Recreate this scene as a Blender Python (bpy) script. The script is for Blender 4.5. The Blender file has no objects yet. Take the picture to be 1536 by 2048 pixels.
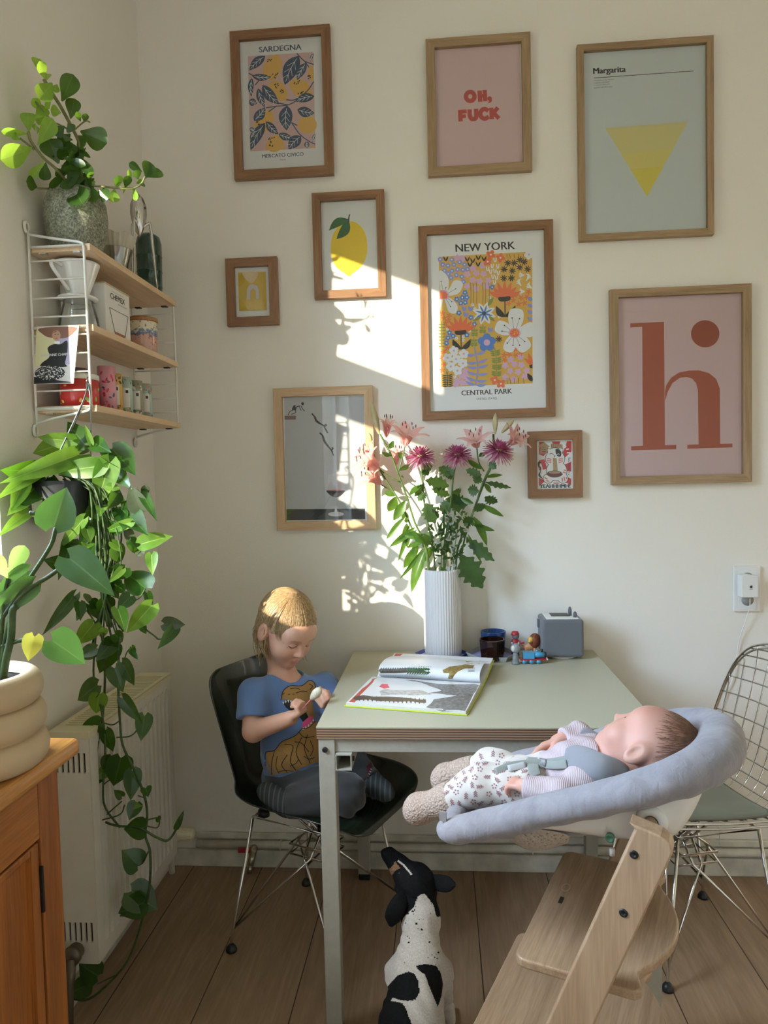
import bpy, bmesh, math, random
import numpy as np
from mathutils import Vector, Matrix, geometry
from mathutils.bvhtree import BVHTree
PI = math.pi
random.seed(7)
SC = bpy.context.scene
COL = SC.collection

# ------------------------------------------------------------------ camera
FPX, CAM = 1420.4, np.array([1.008, -2.45, 1.372])
_y, _p, _r = [math.radians(a) for a in (4.547, 2.551, -1.388)]
FW = np.array([-math.sin(_y)*math.cos(_p), math.cos(_y)*math.cos(_p), -math.sin(_p)])
_rt = np.array([math.cos(_y), math.sin(_y), 0.0]); _up = np.cross(_rt, FW)
RT = math.cos(_r)*_rt + math.sin(_r)*_up
UP = -math.sin(_r)*_rt + math.cos(_r)*_up
cd = bpy.data.cameras.new('camera'); co = bpy.data.objects.new('camera', cd); COL.objects.link(co)
cd.sensor_fit = 'VERTICAL'; cd.sensor_height = 24.0; cd.lens = 24.0*FPX/2048.0; cd.clip_start = 0.02
co.matrix_world = Matrix(((RT[0], UP[0], -FW[0], CAM[0]), (RT[1], UP[1], -FW[1], CAM[1]),
                          (RT[2], UP[2], -FW[2], CAM[2]), (0, 0, 0, 1)))
SC.camera = co

# ------------------------------------------------------------------ light
SC.view_settings.view_transform = 'Standard'; SC.view_settings.look = 'None'
SC.view_settings.gamma = 1.0; SC.view_settings.use_curve_mapping = False
SC.view_settings.exposure = 0.42
SUN_DIR = Vector((0.74, 1.0, -0.30)).normalized()
sl = bpy.data.lights.new('sun', 'SUN'); so = bpy.data.objects.new('sun', sl); COL.objects.link(so)
sl.energy = 9.0; sl.angle = math.radians(0.55); sl.color = (1.0, 0.86, 0.66)
so.rotation_euler = SUN_DIR.to_track_quat('-Z', 'Y').to_euler(); so.location = (-6, -8, 5)
W = bpy.data.worlds.new('sky'); SC.world = W; W.use_nodes = True
_wt = W.node_tree; _bg = _wt.nodes['Background']; _bg.inputs[1].default_value = 30.0
_tc = _wt.nodes.new('ShaderNodeTexCoord'); _sx = _wt.nodes.new('ShaderNodeSeparateXYZ'); _wt.links.new(_tc.outputs['Generated'], _sx.inputs[0])
_cr = _wt.nodes.new('ShaderNodeValToRGB'); _wt.links.new(_sx.outputs[2], _cr.inputs[0]); _wt.links.new(_cr.outputs[0], _bg.inputs[0])   # street and trees below, clear sky above
_el = _cr.color_ramp.elements
for _p0, _c0 in ((0.03, (0.10, 0.10, 0.07)), (0.16, (0.30, 0.34, 0.34)), (0.34, (0.55, 0.77, 1.14)), (1.0, (0.37, 0.62, 1.14))):
    _e = _el.new(_p0); _e.color = (*_c0, 1)
_el.remove(_el[0]); _el.remove(_el[-1])
def portal(name, x, y0, y1, z0, z1):
    l = bpy.data.lights.new(name, 'AREA'); l.shape = 'RECTANGLE'; l.size = y1-y0; l.size_y = z1-z0
    l.cycles.is_portal = True
    o = bpy.data.objects.new(name, l); COL.objects.link(o); o.location = (x, (y0+y1)/2, (z0+z1)/2)
    o.rotation_euler = Matrix(((0, 0, -1), (-1, 0, 0), (0, 1, 0))).to_euler()
WIN1 = (-1.70, -0.895, 1.17, 2.54)
WIN_FILL = (-5.60, -3.75, 0.85, 2.85)  # unseen second window behind the camera, added to fill the room with light
portal('window_daylight', -0.20, *WIN1)
portal('window_daylight', -0.20, *WIN_FILL)  # sky light through the added fill window
SC.cycles.max_bounces = 10; SC.cycles.diffuse_bounces = 6; SC.cycles.transparent_max_bounces = 24
SC.cycles.caustics_reflective = False; SC.cycles.caustics_refractive = False
SC.cycles.sample_clamp_indirect = 6.0

# ------------------------------------------------------------------ pixel -> point on a known plane
def ray(px, py): return FW + RT*(px-768.0)/FPX - UP*(py-1024.0)/FPX
def onp(px, py, n, c):
    d = ray(px, py); n = np.array(n, float); s = (c-n@CAM)/(n@d); return Vector(CAM+d*s)
def atY(px, py, y): return onp(px, py, (0, 1, 0), y)
def atX(px, py, x): return onp(px, py, (1, 0, 0), x)
def atZ(px, py, z): return onp(px, py, (0, 0, 1), z)
def proj(p):
    d = np.array(p)-CAM; z = d@FW; return (768+FPX*(d@RT)/z, 1024-FPX*(d@UP)/z)
V = Vector
def lerp(a, b, t): return a+(b-a)*t

# ------------------------------------------------------------------ materials
def new_mat(name):
    m = bpy.data.materials.new(name); m.use_nodes = True
    nt = m.node_tree; b = nt.nodes['Principled BSDF']; return m, nt, b
def srgb(r, g, b):
    return tuple(((c/255)/12.92 if c/255 <= 0.04045 else ((c/255+0.055)/1.055)**2.4) for c in (r, g, b))
def nd(nt, t, **kw):
    n = nt.nodes.new(t)
    for k, v in kw.items(): setattr(n, k, v)
    return n
def setc(sock, c): sock.default_value = (c[0], c[1], c[2], 1.0)
def coords(nt, scale=(1, 1, 1), rot=(0, 0, 0), kind='Object'):
    t = nd(nt, 'ShaderNodeTexCoord'); mp = nd(nt, 'ShaderNodeMapping')
    mp.inputs['Scale'].default_value = scale; mp.inputs['Rotation'].default_value = rot
    nt.links.new(t.outputs[kind], mp.inputs[0]); return mp.outputs[0]
def bump(nt, b, h, strength=0.2, dist=0.002):
    bp = nd(nt, 'ShaderNodeBump'); bp.inputs['Strength'].default_value = strength; bp.inputs['Distance'].default_value = dist
    nt.links.new(h, bp.inputs['Height']); nt.links.new(bp.outputs[0], b.inputs['Normal'])
def noise(nt, vec, scale, detail=3.0, dist=0.0, rough=0.5):
    n = nd(nt, 'ShaderNodeTexNoise'); n.inputs['Scale'].default_value = scale; n.inputs['Detail'].default_value = detail
    n.inputs['Distortion'].default_value = dist; n.inputs['Roughness'].default_value = rough
    nt.links.new(vec, n.inputs['Vector']); return n.outputs[0]
def ramp(nt, fac, stops):
    r = nd(nt, 'ShaderNodeValToRGB'); e = r.color_ramp.elements
    while len(e) < len(stops): e.new(0.5)
    for i, (p, c) in enumerate(stops):
        e[i].position = p; e[i].color = (c[0], c[1], c[2], 1)
    nt.links.new(fac, r.inputs[0]); return r.outputs[0]
MATS = {}
def plain(name, c, rough=0.5, metal=0.0, coat=0.0, nz=0.0, nscale=40, bmp=0.0, spec=0.5, sub=0.0, sheen=0.0):
    """a plain surface with optional fine colour noise and bump"""
    if name in MATS: return MATS[name]
    m, nt, b = new_mat(name)
    setc(b.inputs['Base Color'], c); b.inputs['Roughness'].default_value = rough; b.inputs['Metallic'].default_value = metal
    b.inputs['Coat Weight'].default_value = coat; b.inputs['Specular IOR Level'].default_value = spec
    b.inputs['Coat Roughness'].default_value = 0.08
    if sub: b.inputs['Subsurface Weight'].default_value = sub; b.inputs['Subsurface Radius'].default_value = (0.6, 0.25, 0.15); b.inputs['Subsurface Scale'].default_value = 0.01
    if sheen: b.inputs['Sheen Weight'].default_value = sheen
    if nz or bmp:
        v = coords(nt); n = noise(nt, v, nscale, 4)
        if nz:
            lo = [max(0, x*(1-nz)) for x in c]; hi = [min(1, x*(1+nz)) for x in c]
            nt.links.new(ramp(nt, n, [(0.3, lo), (0.7, hi)]), b.inputs['Base Color'])
        if bmp: bump(nt, b, n, bmp)
    MATS[name] = m; return m
def wood(name, c0, c1, axis='Z', scale=1.0, rough=0.45, coat=0.0, ring=9.0, dist=3.0, bmp=0.08):
    """wood grain stretched along an axis"""
    if name in MATS: return MATS[name]
    m, nt, b = new_mat(name)
    s = {'X': (0.06, 1, 1), 'Y': (1, 0.06, 1), 'Z': (1, 1, 0.06)}[axis]
    v = coords(nt, tuple(x*scale for x in s))
    n1 = noise(nt, v, 30, 4, 1.2)
    n2 = noise(nt, v, 260, 2, 0.0)
    mx = nd(nt, 'ShaderNodeMath', operation='MULTIPLY_ADD'); mx.inputs[1].default_value = 0.35
    nt.links.new(n2, mx.inputs[0]); 
    m2 = nd(nt, 'ShaderNodeMath', operation='MULTIPLY'); m2.inputs[1].default_value = 0.65
    nt.links.new(n1, m2.inputs[0]); nt.links.new(m2.outputs[0], mx.inputs[2])
    col = ramp(nt, mx.outputs[0], [(0.34, c0), (0.62, c1)])
    nt.links.new(col, b.inputs['Base Color']); b.inputs['Roughness'].default_value = rough; b.inputs['Coat Weight'].default_value = coat
    bump(nt, b, mx.outputs[0], bmp, 0.002)
    MATS[name] = m; return m
def fabric(name, c, scale=900, amt=0.25, bmp=0.3, rough=0.9, sheen=0.3):
    if name in MATS: return MATS[name]
    m, nt, b = new_mat(name); v = coords(nt)
    n = noise(nt, v, scale, 2); n2 = noise(nt, v, 14, 3)
    mx = nd(nt, 'ShaderNodeMath', operation='ADD'); nt.links.new(n, mx.inputs[0]); nt.links.new(n2, mx.inputs[1])
    lo = [x*(1-amt) for x in c]; hi = [min(1, x*(1+amt)) for x in c]
    nt.links.new(ramp(nt, mx.outputs[0], [(0.7/2+0.3, lo), (0.85, hi)]), b.inputs['Base Color'])
    b.inputs['Roughness'].default_value = rough; b.inputs['Sheen Weight'].default_value = sheen; b.inputs['Specular IOR Level'].default_value = 0.2
    bump(nt, b, mx.outputs[0], bmp, 0.0015); MATS[name] = m; return m
def thin_glass(name, tint=(1, 1, 1), base=0.05, rough=0.0):
    """a thin pane: mostly clear, mirror-like at grazing angles"""
    if name in MATS: return MATS[name]
    m, nt, b = new_mat(name); nt.nodes.remove(b)
    o = nt.nodes['Material Output']; t = nd(nt, 'ShaderNodeBsdfTransparent'); g = nd(nt, 'ShaderNodeBsdfGlossy')
    setc(t.inputs[0], tint); g.inputs['Roughness'].default_value = rough
    fr = nd(nt, 'ShaderNodeLayerWeight'); fr.inputs[0].default_value = 0.12
    ma = nd(nt, 'ShaderNodeMath', operation='MULTIPLY_ADD'); ma.inputs[1].default_value = 0.8; ma.inputs[2].default_value = base
    nt.links.new(fr.outputs['Fresnel'], ma.inputs[0])
    mx = nd(nt, 'ShaderNodeMixShader'); nt.links.new(ma.outputs[0], mx.inputs[0])
    nt.links.new(t.outputs[0], mx.inputs[1]); nt.links.new(g.outputs[0], mx.inputs[2]); nt.links.new(mx.outputs[0], o.inputs[0])
    MATS[name] = m; return m
def leaf_mat(name, c0, c1, trans, rough=0.35, scale=25, tw=0.35):
    """leaf: glossy on top, lets light through"""
    if name in MATS: return MATS[name]
    m, nt, b = new_mat(name); o = nt.nodes['Material Output']; v = coords(nt)
    n = noise(nt, v, scale, 4, 0.6)
    nt.links.new(ramp(nt, n, [(0.35, c0), (0.68, c1)]), b.inputs['Base Color']); b.inputs['Roughness'].default_value = rough
    t = nd(nt, 'ShaderNodeBsdfTranslucent'); setc(t.inputs[0], trans)
    mx = nd(nt, 'ShaderNodeMixShader'); mx.inputs[0].default_value = tw
    nt.links.new(b.outputs[0], mx.inputs[1]); nt.links.new(t.outputs[0], mx.inputs[2]); nt.links.new(mx.outputs[0], o.inputs[0])
    MATS[name] = m; return m

# ------------------------------------------------------------------ mesh builder
class MB:
    def __init__(s): s.v = []; s.f = []; s.m = []; s.sm = []
    def add(s, vs, fs, mi=0, smooth=False):
        k = len(s.v); s.v += [tuple(x) for x in vs]
        for f in fs: s.f.append(tuple(i+k for i in f)); s.m.append(mi); s.sm.append(smooth)
        return s
    def box(s, x0, x1, y0, y1, z0, z1, mi=0):
        vs = [(x, y, z) for z in (z0, z1) for y in (y0, y1) for x in (x0, x1)]
        return s.add(vs, [(0, 2, 3, 1), (4, 5, 7, 6), (0, 1, 5, 4), (2, 6, 7, 3), (0, 4, 6, 2), (1, 3, 7, 5)], mi)
    def obox(s, c, ax, ay, az, hx, hy, hz, mi=0):
        c, ax, ay, az = V(c), V(ax), V(ay), V(az)
        vs = [c+ax*hx*i+ay*hy*j+az*hz*k for k in (-1, 1) for j in (-1, 1) for i in (-1, 1)]
        return s.add(vs, [(0, 2, 3, 1), (4, 5, 7, 6), (0, 1, 5, 4), (2, 6, 7, 3), (0, 4, 6, 2), (1, 3, 7, 5)], mi)
    def tube(s, pts, r, n=8, mi=0, cap=True, closed=False, flat=None):
        """sweep a circle along a polyline; r one radius or one per point"""
        P = [V(p) for p in pts]; N = len(P)
        R = list(r) if hasattr(r, '__len__') else [r]*N
        T = []
        for i in range(N):
            a = P[(i-1) % N] if (closed or i > 0) else P[i]; b = P[(i+1) % N] if (closed or i < N-1) else P[i]
            t = (b-a); T.append(t.normalized() if t.length > 1e-9 else V((0, 0, 1)))
        u = T[0].cross(V((0, 0, 1)))
        if u.length < 1e-3: u = T[0].cross(V((0, 1, 0)))
        u.normalize(); vs = []
        for i in range(N):
            u = (u-T[i]*u.dot(T[i])); u.normalize(); w = T[i].cross(u)
            fl = flat or (1, 1)
            for k in range(n):
                a = 2*PI*k/n; vs.append(P[i]+u*math.cos(a)*R[i]*fl[0]+w*math.sin(a)*R[i]*fl[1])
        fs = []
        for i in range(N if closed else N-1):
            j = (i+1) % N
            for k in range(n): l = (k+1) % n; fs.append((i*n+k, i*n+l, j*n+l, j*n+k))
        if cap and not closed: fs += [tuple(range(n-1, -1, -1)), tuple((N-1)*n+k for k in range(n))]
        return s.add(vs, fs, mi, True)
    def lathe(s, c, prof, n=32, axis=(0, 0, 1), mi=0, smooth=True, closed=False):
        """prof = [(radius, height)]"""
        c = V(c); az = V(axis).normalized(); ax = az.orthogonal().normalized(); ay = az.cross(ax); vs = []; fs = []
        for (r, h) in prof:
            for k in range(n):
                a = 2*PI*k/n; vs.append(c+az*h+ax*r*math.cos(a)+ay*r*math.sin(a))
        m = len(prof)
        for i in range(m if closed else m-1):
            j = (i+1) % m
            for k in range(n): l = (k+1) % n; fs.append((i*n+k, i*n+l, j*n+l, j*n+k))
        if not closed:
            if prof[0][0] > 1e-6: fs.append(tuple(range(n-1, -1, -1)))
            if prof[-1][0] > 1e-6: fs.append(tuple((m-1)*n+k for k in range(n)))
        return s.add(vs, fs, mi, smooth)
    def cyl(s, a, b, r, n=16, mi=0, r2=None):
        a, b = V(a), V(b); return s.lathe(a, [(r, 0), (r if r2 is None else r2, (b-a).length)], n, b-a, mi, True)
    def ell(s, c, r, n=16, m=10, mi=0, rot=None):
        c = V(c); vs = []; fs = []
        for i in range(m+1):
            th = PI*i/m
            for k in range(n):
                a = 2*PI*k/n; p = V((r[0]*math.sin(th)*math.cos(a), r[1]*math.sin(th)*math.sin(a), r[2]*math.cos(th)))
                vs.append(c+(rot @ p if rot else p))
        for i in range(m):
            for k in range(n): l = (k+1) % n; fs.append((i*n+k, (i+1)*n+k, (i+1)*n+l, i*n+l))
        return s.add(vs, fs, mi, True)
    def prism(s, poly, d, mi=0, smooth=False):
        """polygon of 3D points swept by vector d"""
        d = V(d); P = [V(p) for p in poly]; n = len(P)
        fs = [tuple(range(n-1, -1, -1)), tuple(range(n, 2*n))]+[(i, (i+1) % n, n+(i+1) % n, n+i) for i in range(n)]
        return s.add(P+[p+d for p in P], fs, mi, smooth)
    def grid(s, rows, mi=0, smooth=True, wrap=False):
        """rows of points -> quads"""
        n = len(rows[0]); vs = [p for r in rows for p in r]; fs = []
        for i in range(len(rows)-1):
            for k in range(n if wrap else n-1): l = (k+1) % n; fs.append((i*n+k, i*n+l, (i+1)*n+l, (i+1)*n+k))
        return s.add(vs, fs, mi, smooth)
    def poly(s, pts, mi=0):
        return s.add(pts, [tuple(range(len(pts)))], mi)
    def mesh(s, name, mats, off=(0, 0, 0)):
        me = bpy.data.meshes.new(name); o = V(off)
        me.from_pydata([V(p)-o for p in s.v], [], s.f)
        for m in (mats if isinstance(mats, (list, tuple)) else [mats]): me.materials.append(m)
        me.polygons.foreach_set('material_index', s.m); me.polygons.foreach_set('use_smooth', s.sm); me.update(); return me

def root_of(o):
    loc = V((0, 0, 0))
    while o is not None: loc += o.location; o = o.parent
    return loc
def part(name, mb, mats, parent=None, bevel=0.0, seg=2, label=None, kind=None, solid=0.0, sub=0, fix=True, auto=None, loc=None):
    """one mesh object; points of mb are world points"""
    base = root_of(parent) if parent is not None else V((0, 0, 0))
    if loc is not None: base = V(loc)
    me = mb.mesh(name, mats, base)
    if fix:
        bm = bmesh.new(); bm.from_mesh(me); bmesh.ops.remove_doubles(bm, verts=bm.verts, dist=1e-6)
        bmesh.ops.recalc_face_normals(bm, faces=bm.faces); bm.to_mesh(me); bm.free()
    o = bpy.data.objects.new(name, me); COL.objects.link(o)
    if parent is not None: o.parent = parent
    elif loc is not None: o.location = base
    if solid: d = o.modifiers.new('thickness', 'SOLIDIFY'); d.thickness = solid; d.offset = 0
    if bevel: d = o.modifiers.new('bevel', 'BEVEL'); d.width = bevel; d.segments = seg; d.limit_method = 'ANGLE'; d.angle_limit = 0.6
    if sub: d = o.modifiers.new('sub', 'SUBSURF'); d.levels = sub; d.render_levels = sub
    if label: o['label'] = label
    if kind: o['kind'] = kind
    return o
def tag(o, label, cat, group=None):
    o['label'] = label; o['category'] = cat
    if group: o['group'] = group
    return o
def thing(name, loc, label, cat, group=None):
    o = bpy.data.objects.new(name, None); COL.objects.link(o); o.location = loc; o.empty_display_size = 0.05
    return tag(o, label, cat, group)
def struct(name, mb, mats, **k): return part(name, mb, mats, kind='structure', **k)

def catmull(pts, n=6, closed=False):
    P = [V(p) for p in pts]; N = len(P); out = []
    for i in range(N if closed else N-1):
        p0 = P[(i-1) % N] if (closed or i > 0) else P[0]*2-P[1]; p1 = P[i]; p2 = P[(i+1) % N]
        p3 = P[(i+2) % N] if (closed or i < N-2) else P[-1]*2-P[-2]
        for k in range(n):
            t = k/n; out.append(0.5*((2*p1)+(p2-p0)*t+(2*p0-5*p1+4*p2-p3)*t*t+(3*p1-p0-3*p2+p3)*t**3))
    if not closed: out.append(P[-1])
    return out
def interp(xs, ys, x): return float(np.interp(x, xs, ys))

# ------------------------------------------------------------------ text as mesh outlines
_TX = {}
def text_shape(body, bold=0.0, spacing=1.0, squeeze=1.0):
    """triangulated flat letters; returns points (x,y) scaled so that height of capitals = 1, faces, width"""
    key = (body, bold, spacing)
    if key not in _TX:
        c = bpy.data.curves.new('t', 'FONT'); c.body = body; c.size = 1.0; c.offset = bold; c.space_character = spacing; c.resolution_u = 3; c.fill_mode = 'BOTH'
        o = bpy.data.objects.new('t', c); COL.objects.link(o); dg = bpy.context.evaluated_depsgraph_get(); dg.update()
        me = o.evaluated_get(dg).to_mesh(); vs = [(v.co.x, v.co.y) for v in me.vertices]; fs = [tuple(p.vertices) for p in me.polygons]
        o.evaluated_get(dg).to_mesh_clear(); bpy.data.objects.remove(o); bpy.data.curves.remove(c)
        _TX[key] = (vs, fs)
    vs, fs = _TX[key]
    x0 = min(v[0] for v in vs); x1 = max(v[0] for v in vs); y0 = min(v[1] for v in vs); y1 = max(v[1] for v in vs)
    return [((x-x0)/(x1-x0), (y-y0)/(y1-y0)) for x, y in vs], fs
def text_quad(mb, body, bl, br, tl, mi=0, bold=0.0, spacing=1.0):
    """lay the word into the parallelogram bottom-left, bottom-right, top-left"""
    vs, fs = text_shape(body, bold, spacing); bl, br, tl = V(bl), V(br), V(tl)
    mb.add([bl+(br-bl)*x+(tl-bl)*y for x, y in vs], fs, mi)

# ------------------------------------------------------------------ smooth solids from distance fields (one continuous surface)
def capsule(P, a, b, ra, rb):
    a = np.array(a, float); b = np.array(b, float); ab = b-a; t = np.clip(((P-a)@ab)/(ab@ab+1e-12), 0, 1)
    return np.linalg.norm(P-(a+t[:, None]*ab), axis=1)-(ra+(rb-ra)*t)
def ellip(P, c, r, M=None):
    q = P-np.array(c, float)
    if M is not None: q = q@np.array(M)          # columns of M = local axes
    r = np.array(r, float); k0 = np.linalg.norm(q/r, axis=1); k1 = np.linalg.norm(q/(r*r), axis=1)
    return k0*(k0-1)/np.maximum(k1, 1e-9)
def smin(a, b, k):
    h = np.clip(0.5+0.5*(b-a)/k, 0, 1); return b+(a-b)*h-k*h*(1-h)
def smax(a, b, k): return -smin(-a, -b, k)
def surface(f, lo, hi, h, relax=1):
    """surface nets over a grid"""
    lo = np.array(lo, float); hi = np.array(hi, float); n = np.ceil((hi-lo)/h).astype(int)+1
    ax = [lo[i]+h*np.arange(n[i]) for i in range(3)]
    F = np.empty(n, float)
    B = 12; nb = np.ceil(n/B).astype(int)
    ib = np.stack(np.meshgrid(*[np.arange(k) for k in nb], indexing='ij'), -1).reshape(-1, 3)
    cen = lo+h*(ib*B+(B-1)/2); fc = f(cen); rad = h*B*0.866*1.7
    loc = np.stack(np.meshgrid(*[np.arange(B)]*3, indexing='ij'), -1).reshape(-1, 3)
    for q, v in zip(ib, fc):
        a = q*B; e = np.minimum(a+B, n)
        if abs(v) > rad: F[a[0]:e[0], a[1]:e[1], a[2]:e[2]] = v
    near = ib[np.abs(fc) <= rad]
    for k in range(0, len(near), 160):
        ch = near[k:k+160]; P = (lo+h*((ch*B)[:, None, :]+loc[None])).reshape(-1, 3); val = f(P).reshape(len(ch), B, B, B)
        for q, v in zip(ch, val):
            a = q*B; e = np.minimum(a+B, n); F[a[0]:e[0], a[1]:e[1], a[2]:e[2]] = v[:e[0]-a[0], :e[1]-a[1], :e[2]-a[2]]
    S = F < 0; m = n-1
    cnt = np.zeros(m); acc = np.zeros((*m, 3))
    cor = [(i, j, k) for i in (0, 1) for j in (0, 1) for k in (0, 1)]
    sl = lambda c: tuple(slice(c[a], c[a]+m[a]) for a in range(3))
    for c0 in cor:
        for a in range(3):
            if c0[a]: continue
            c1 = list(c0); c1[a] = 1; c1 = tuple(c1)
            f0, f1 = F[sl(c0)], F[sl(c1)]; x = (f0 < 0) != (f1 < 0)
            t = np.where(x, f0/np.where(x, f0-f1, 1), 0)
            cnt += x
            for b in range(3): acc[..., b] += np.where(x, c0[b]+(t if b == a else 0), 0)
    on = cnt > 0; idx = -np.ones(m, int); idx[on] = np.arange(on.sum())
    ijk = np.argwhere(on); vs = lo+h*(ijk+acc[on]/cnt[on][:, None]); quads = []
    for a in range(3):
        b, c = (a+1) % 3, (a+2) % 3
        s0 = [slice(None)]*3; s1 = [slice(None)]*3; s0[a] = slice(0, n[a]-1); s1[a] = slice(1, n[a])
        X = S[tuple(s0)] != S[tuple(s1)]
        p = np.argwhere(X); p = p[(p[:, b] > 0) & (p[:, c] > 0) & (p[:, b] < n[b]-1) & (p[:, c] < n[c]-1)]
        q = []
        for db, dc in ((-1, -1), (0, -1), (0, 0), (-1, 0)):
            t = p.copy(); t[:, b] += db; t[:, c] += dc; q.append(idx[t[:, 0], t[:, 1], t[:, 2]])
        q = np.stack(q, 1); out = ~S[p[:, 0], p[:, 1], p[:, 2]]; q[out] = q[out][:, ::-1]; quads.append(q)
    quads = np.concatenate(quads)
    for _ in range(relax):
        s = np.zeros_like(vs); k = np.zeros(len(vs))
        for e in range(4):
            a, b = quads[:, e], quads[:, (e+1) % 4]
            np.add.at(s, a, vs[b]); np.add.at(s, b, vs[a]); np.add.at(k, a, 1); np.add.at(k, b, 1)
        vs = 0.4*vs+0.6*s/np.maximum(k, 1)[:, None]
    return vs, quads
def surf_part(name, f, lo, hi, h, mats, parent, pick=None, relax=1, **kw):
    """pick(face centres) -> material index"""
    vs, q = surface(f, lo, hi, h, relax); mb = MB(); mb.v = [tuple(v) for v in vs]; mb.f = [tuple(int(i) for i in x) for x in q]
    mb.sm = [True]*len(q); c = vs[q].mean(1)
    mb.m = [int(i) for i in pick(c)] if pick else [0]*len(q)
    o = part(name, mb, mats, parent, fix=False, **kw)
    return o, mb
def bvh_of(mb): return BVHTree.FromPolygons([V(v) for v in mb.v], mb.f)
def decal_poly(mb, bvh, pts, mi=0, lift=0.0008, step=3.0, depth=99):
    """a printed patch: outline given in picture pixels, laid onto the surface under it"""
    pts = [V((float(x), float(y))) for x, y in pts]
    x0, x1 = min(p.x for p in pts), max(p.x for p in pts); y0, y1 = min(p.y for p in pts), max(p.y for p in pts)
    ins = []; B = list(pts)
    edges = [(i, (i+1) % len(pts)) for i in range(len(pts))]
    x = x0+step
    while x < x1:
        y = y0+step
        while y < y1:
            ins.append(V((x, y))); y += step
        x += step
    r = geometry.delaunay_2d_cdt(B+ins, edges, [], 1, 1e-5)
    vs = []; ok = []
    for p in r[0]:
        d = V(ray(p.x, p.y)).normalized(); h = bvh.ray_cast(V(CAM), d)
        if h[0] is None: ok.append(False); vs.append(V((0, 0, 0)))
        else: ok.append(True); vs.append(h[0]-d*lift)
    fs = [tuple(f) for f in r[2] if all(ok[i] for i in f) and max((vs[f[i]]-vs[f[i-1]]).length for i in range(len(f))) < 0.03]
    mb.add(vs, fs, mi, True)
def decal_stroke(mb, bvh, pts, w, mi=0, lift=0.0012, n=4):
    c = catmull([(x, y, 0) for x, y in pts], n); L = []
    for i, p in enumerate(c):
        a, b = c[max(0, i-1)], c[min(len(c)-1, i+1)]; t = (b-a); t = t.normalized() if t.length > 0 else V((1, 0, 0))
        q = V((-t.y, t.x, 0))*w*0.5; row = []
        for s in (-1, 1):
            x = p+q*s; d = V(ray(x.x, x.y)).normalized(); h = bvh.ray_cast(V(CAM), d)
            row.append(None if h[0] is None else h[0]-d*lift)
        L.append(row)
    for a, b in zip(L, L[1:]):
        if None in a or None in b: continue
        if (a[0]-b[0]).length > 0.03 or (a[0]-a[1]).length > 0.03: continue
        mb.add([a[0], a[1], b[1], b[0]], [(0, 1, 2, 3)], mi, True)
# ================================================================== the room
RX, RY, RZ = 4.2, -5.9, 3.2
m_wall, nt, b = new_mat('wall_paint')
setc(b.inputs['Base Color'], (0.80, 0.765, 0.69)); b.inputs['Roughness'].default_value = 0.75; b.inputs['Specular IOR Level'].default_value = 0.25
_v = coords(nt); bump(nt, b, noise(nt, _v, 220, 5, 0.3), 0.18, 0.003)
m_white = plain('white_lacquer', (0.80, 0.79, 0.75), 0.4)
m_trim = plain('old_white_paint', (0.62, 0.59, 0.50), 0.5, nz=0.22, nscale=14, bmp=0.15)
m_ceil = plain('ceiling_paint', (0.82, 0.81, 0.78), 0.9)
# laminate oak planks running away from the camera
m_floor, nt, b = new_mat('oak_planks')
tc = nd(nt, 'ShaderNodeTexCoord'); sx = nd(nt, 'ShaderNodeSeparateXYZ'); nt.links.new(tc.outputs['Object'], sx.inputs[0])
def M_(op, a, bb=None, c=None):
    n = nd(nt, 'ShaderNodeMath', operation=op)
    for i, x in enumerate((a, bb, c)):
        if x is None: continue
        if isinstance(x, (int, float)): n.inputs[i].default_value = x
        else: nt.links.new(x, n.inputs[i])
    return n.outputs[0]
px_ = M_('DIVIDE', M_('SUBTRACT', sx.outputs[0], 0.0965), 0.25); pid = M_('FLOOR', px_); fr = M_('FRACT', px_)
pyo = M_('ADD', M_('ADD', sx.outputs[1], 4.6), M_('MULTIPLY', M_('FRACT', M_('MULTIPLY', pid, 0.377)), 1.3)); py_ = M_('DIVIDE', pyo, 6.5); fy = M_('FRACT', py_); pid2 = M_('FLOOR', py_)
cmb = nd(nt, 'ShaderNodeCombineXYZ'); nt.links.new(M_('ADD', M_('MULTIPLY', sx.outputs[0], 1.0), M_('MULTIPLY', pid, 7.31)), cmb.inputs[0])
nt.links.new(M_('ADD', M_('MULTIPLY', sx.outputs[1], 0.09), M_('MULTIPLY', pid2, 3.7)), cmb.inputs[1])
g1 = noise(nt, cmb.outputs[0], 16, 5, 2.6); g2 = noise(nt, cmb.outputs[0], 150, 3, 0.4)
mixn = M_('ADD', M_('MULTIPLY', g1, 0.68), M_('MULTIPLY', g2, 0.32))
colr = ramp(nt, mixn, [(0.30, (0.26, 0.165, 0.098)), (0.5, (0.335, 0.222, 0.138)), (0.68, (0.405, 0.28, 0.18))])
seam = M_('MAXIMUM', M_('LESS_THAN', M_('ABSOLUTE', M_('SUBTRACT', fr, 0.5)), -1), M_('GREATER_THAN', M_('ABSOLUTE', M_('SUBTRACT', fr, 0.5)), 0.4935))
seam = M_('MAXIMUM', seam, M_('GREATER_THAN', M_('ABSOLUTE', M_('SUBTRACT', fy, 0.5)), 0.4990))
mxc = nd(nt, 'ShaderNodeMix', data_type='RGBA'); nt.links.new(seam, mxc.inputs[0]); nt.links.new(colr, mxc.inputs[6]); setc(mxc.inputs[7], (0.05, 0.028, 0.016))
nt.links.new(mxc.outputs[2], b.inputs['Base Color']); b.inputs['Roughness'].default_value = 0.5
bump(nt, b, M_('SUBTRACT', mixn, M_('MULTIPLY', seam, 1.5)), 0.15, 0.002)

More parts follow.
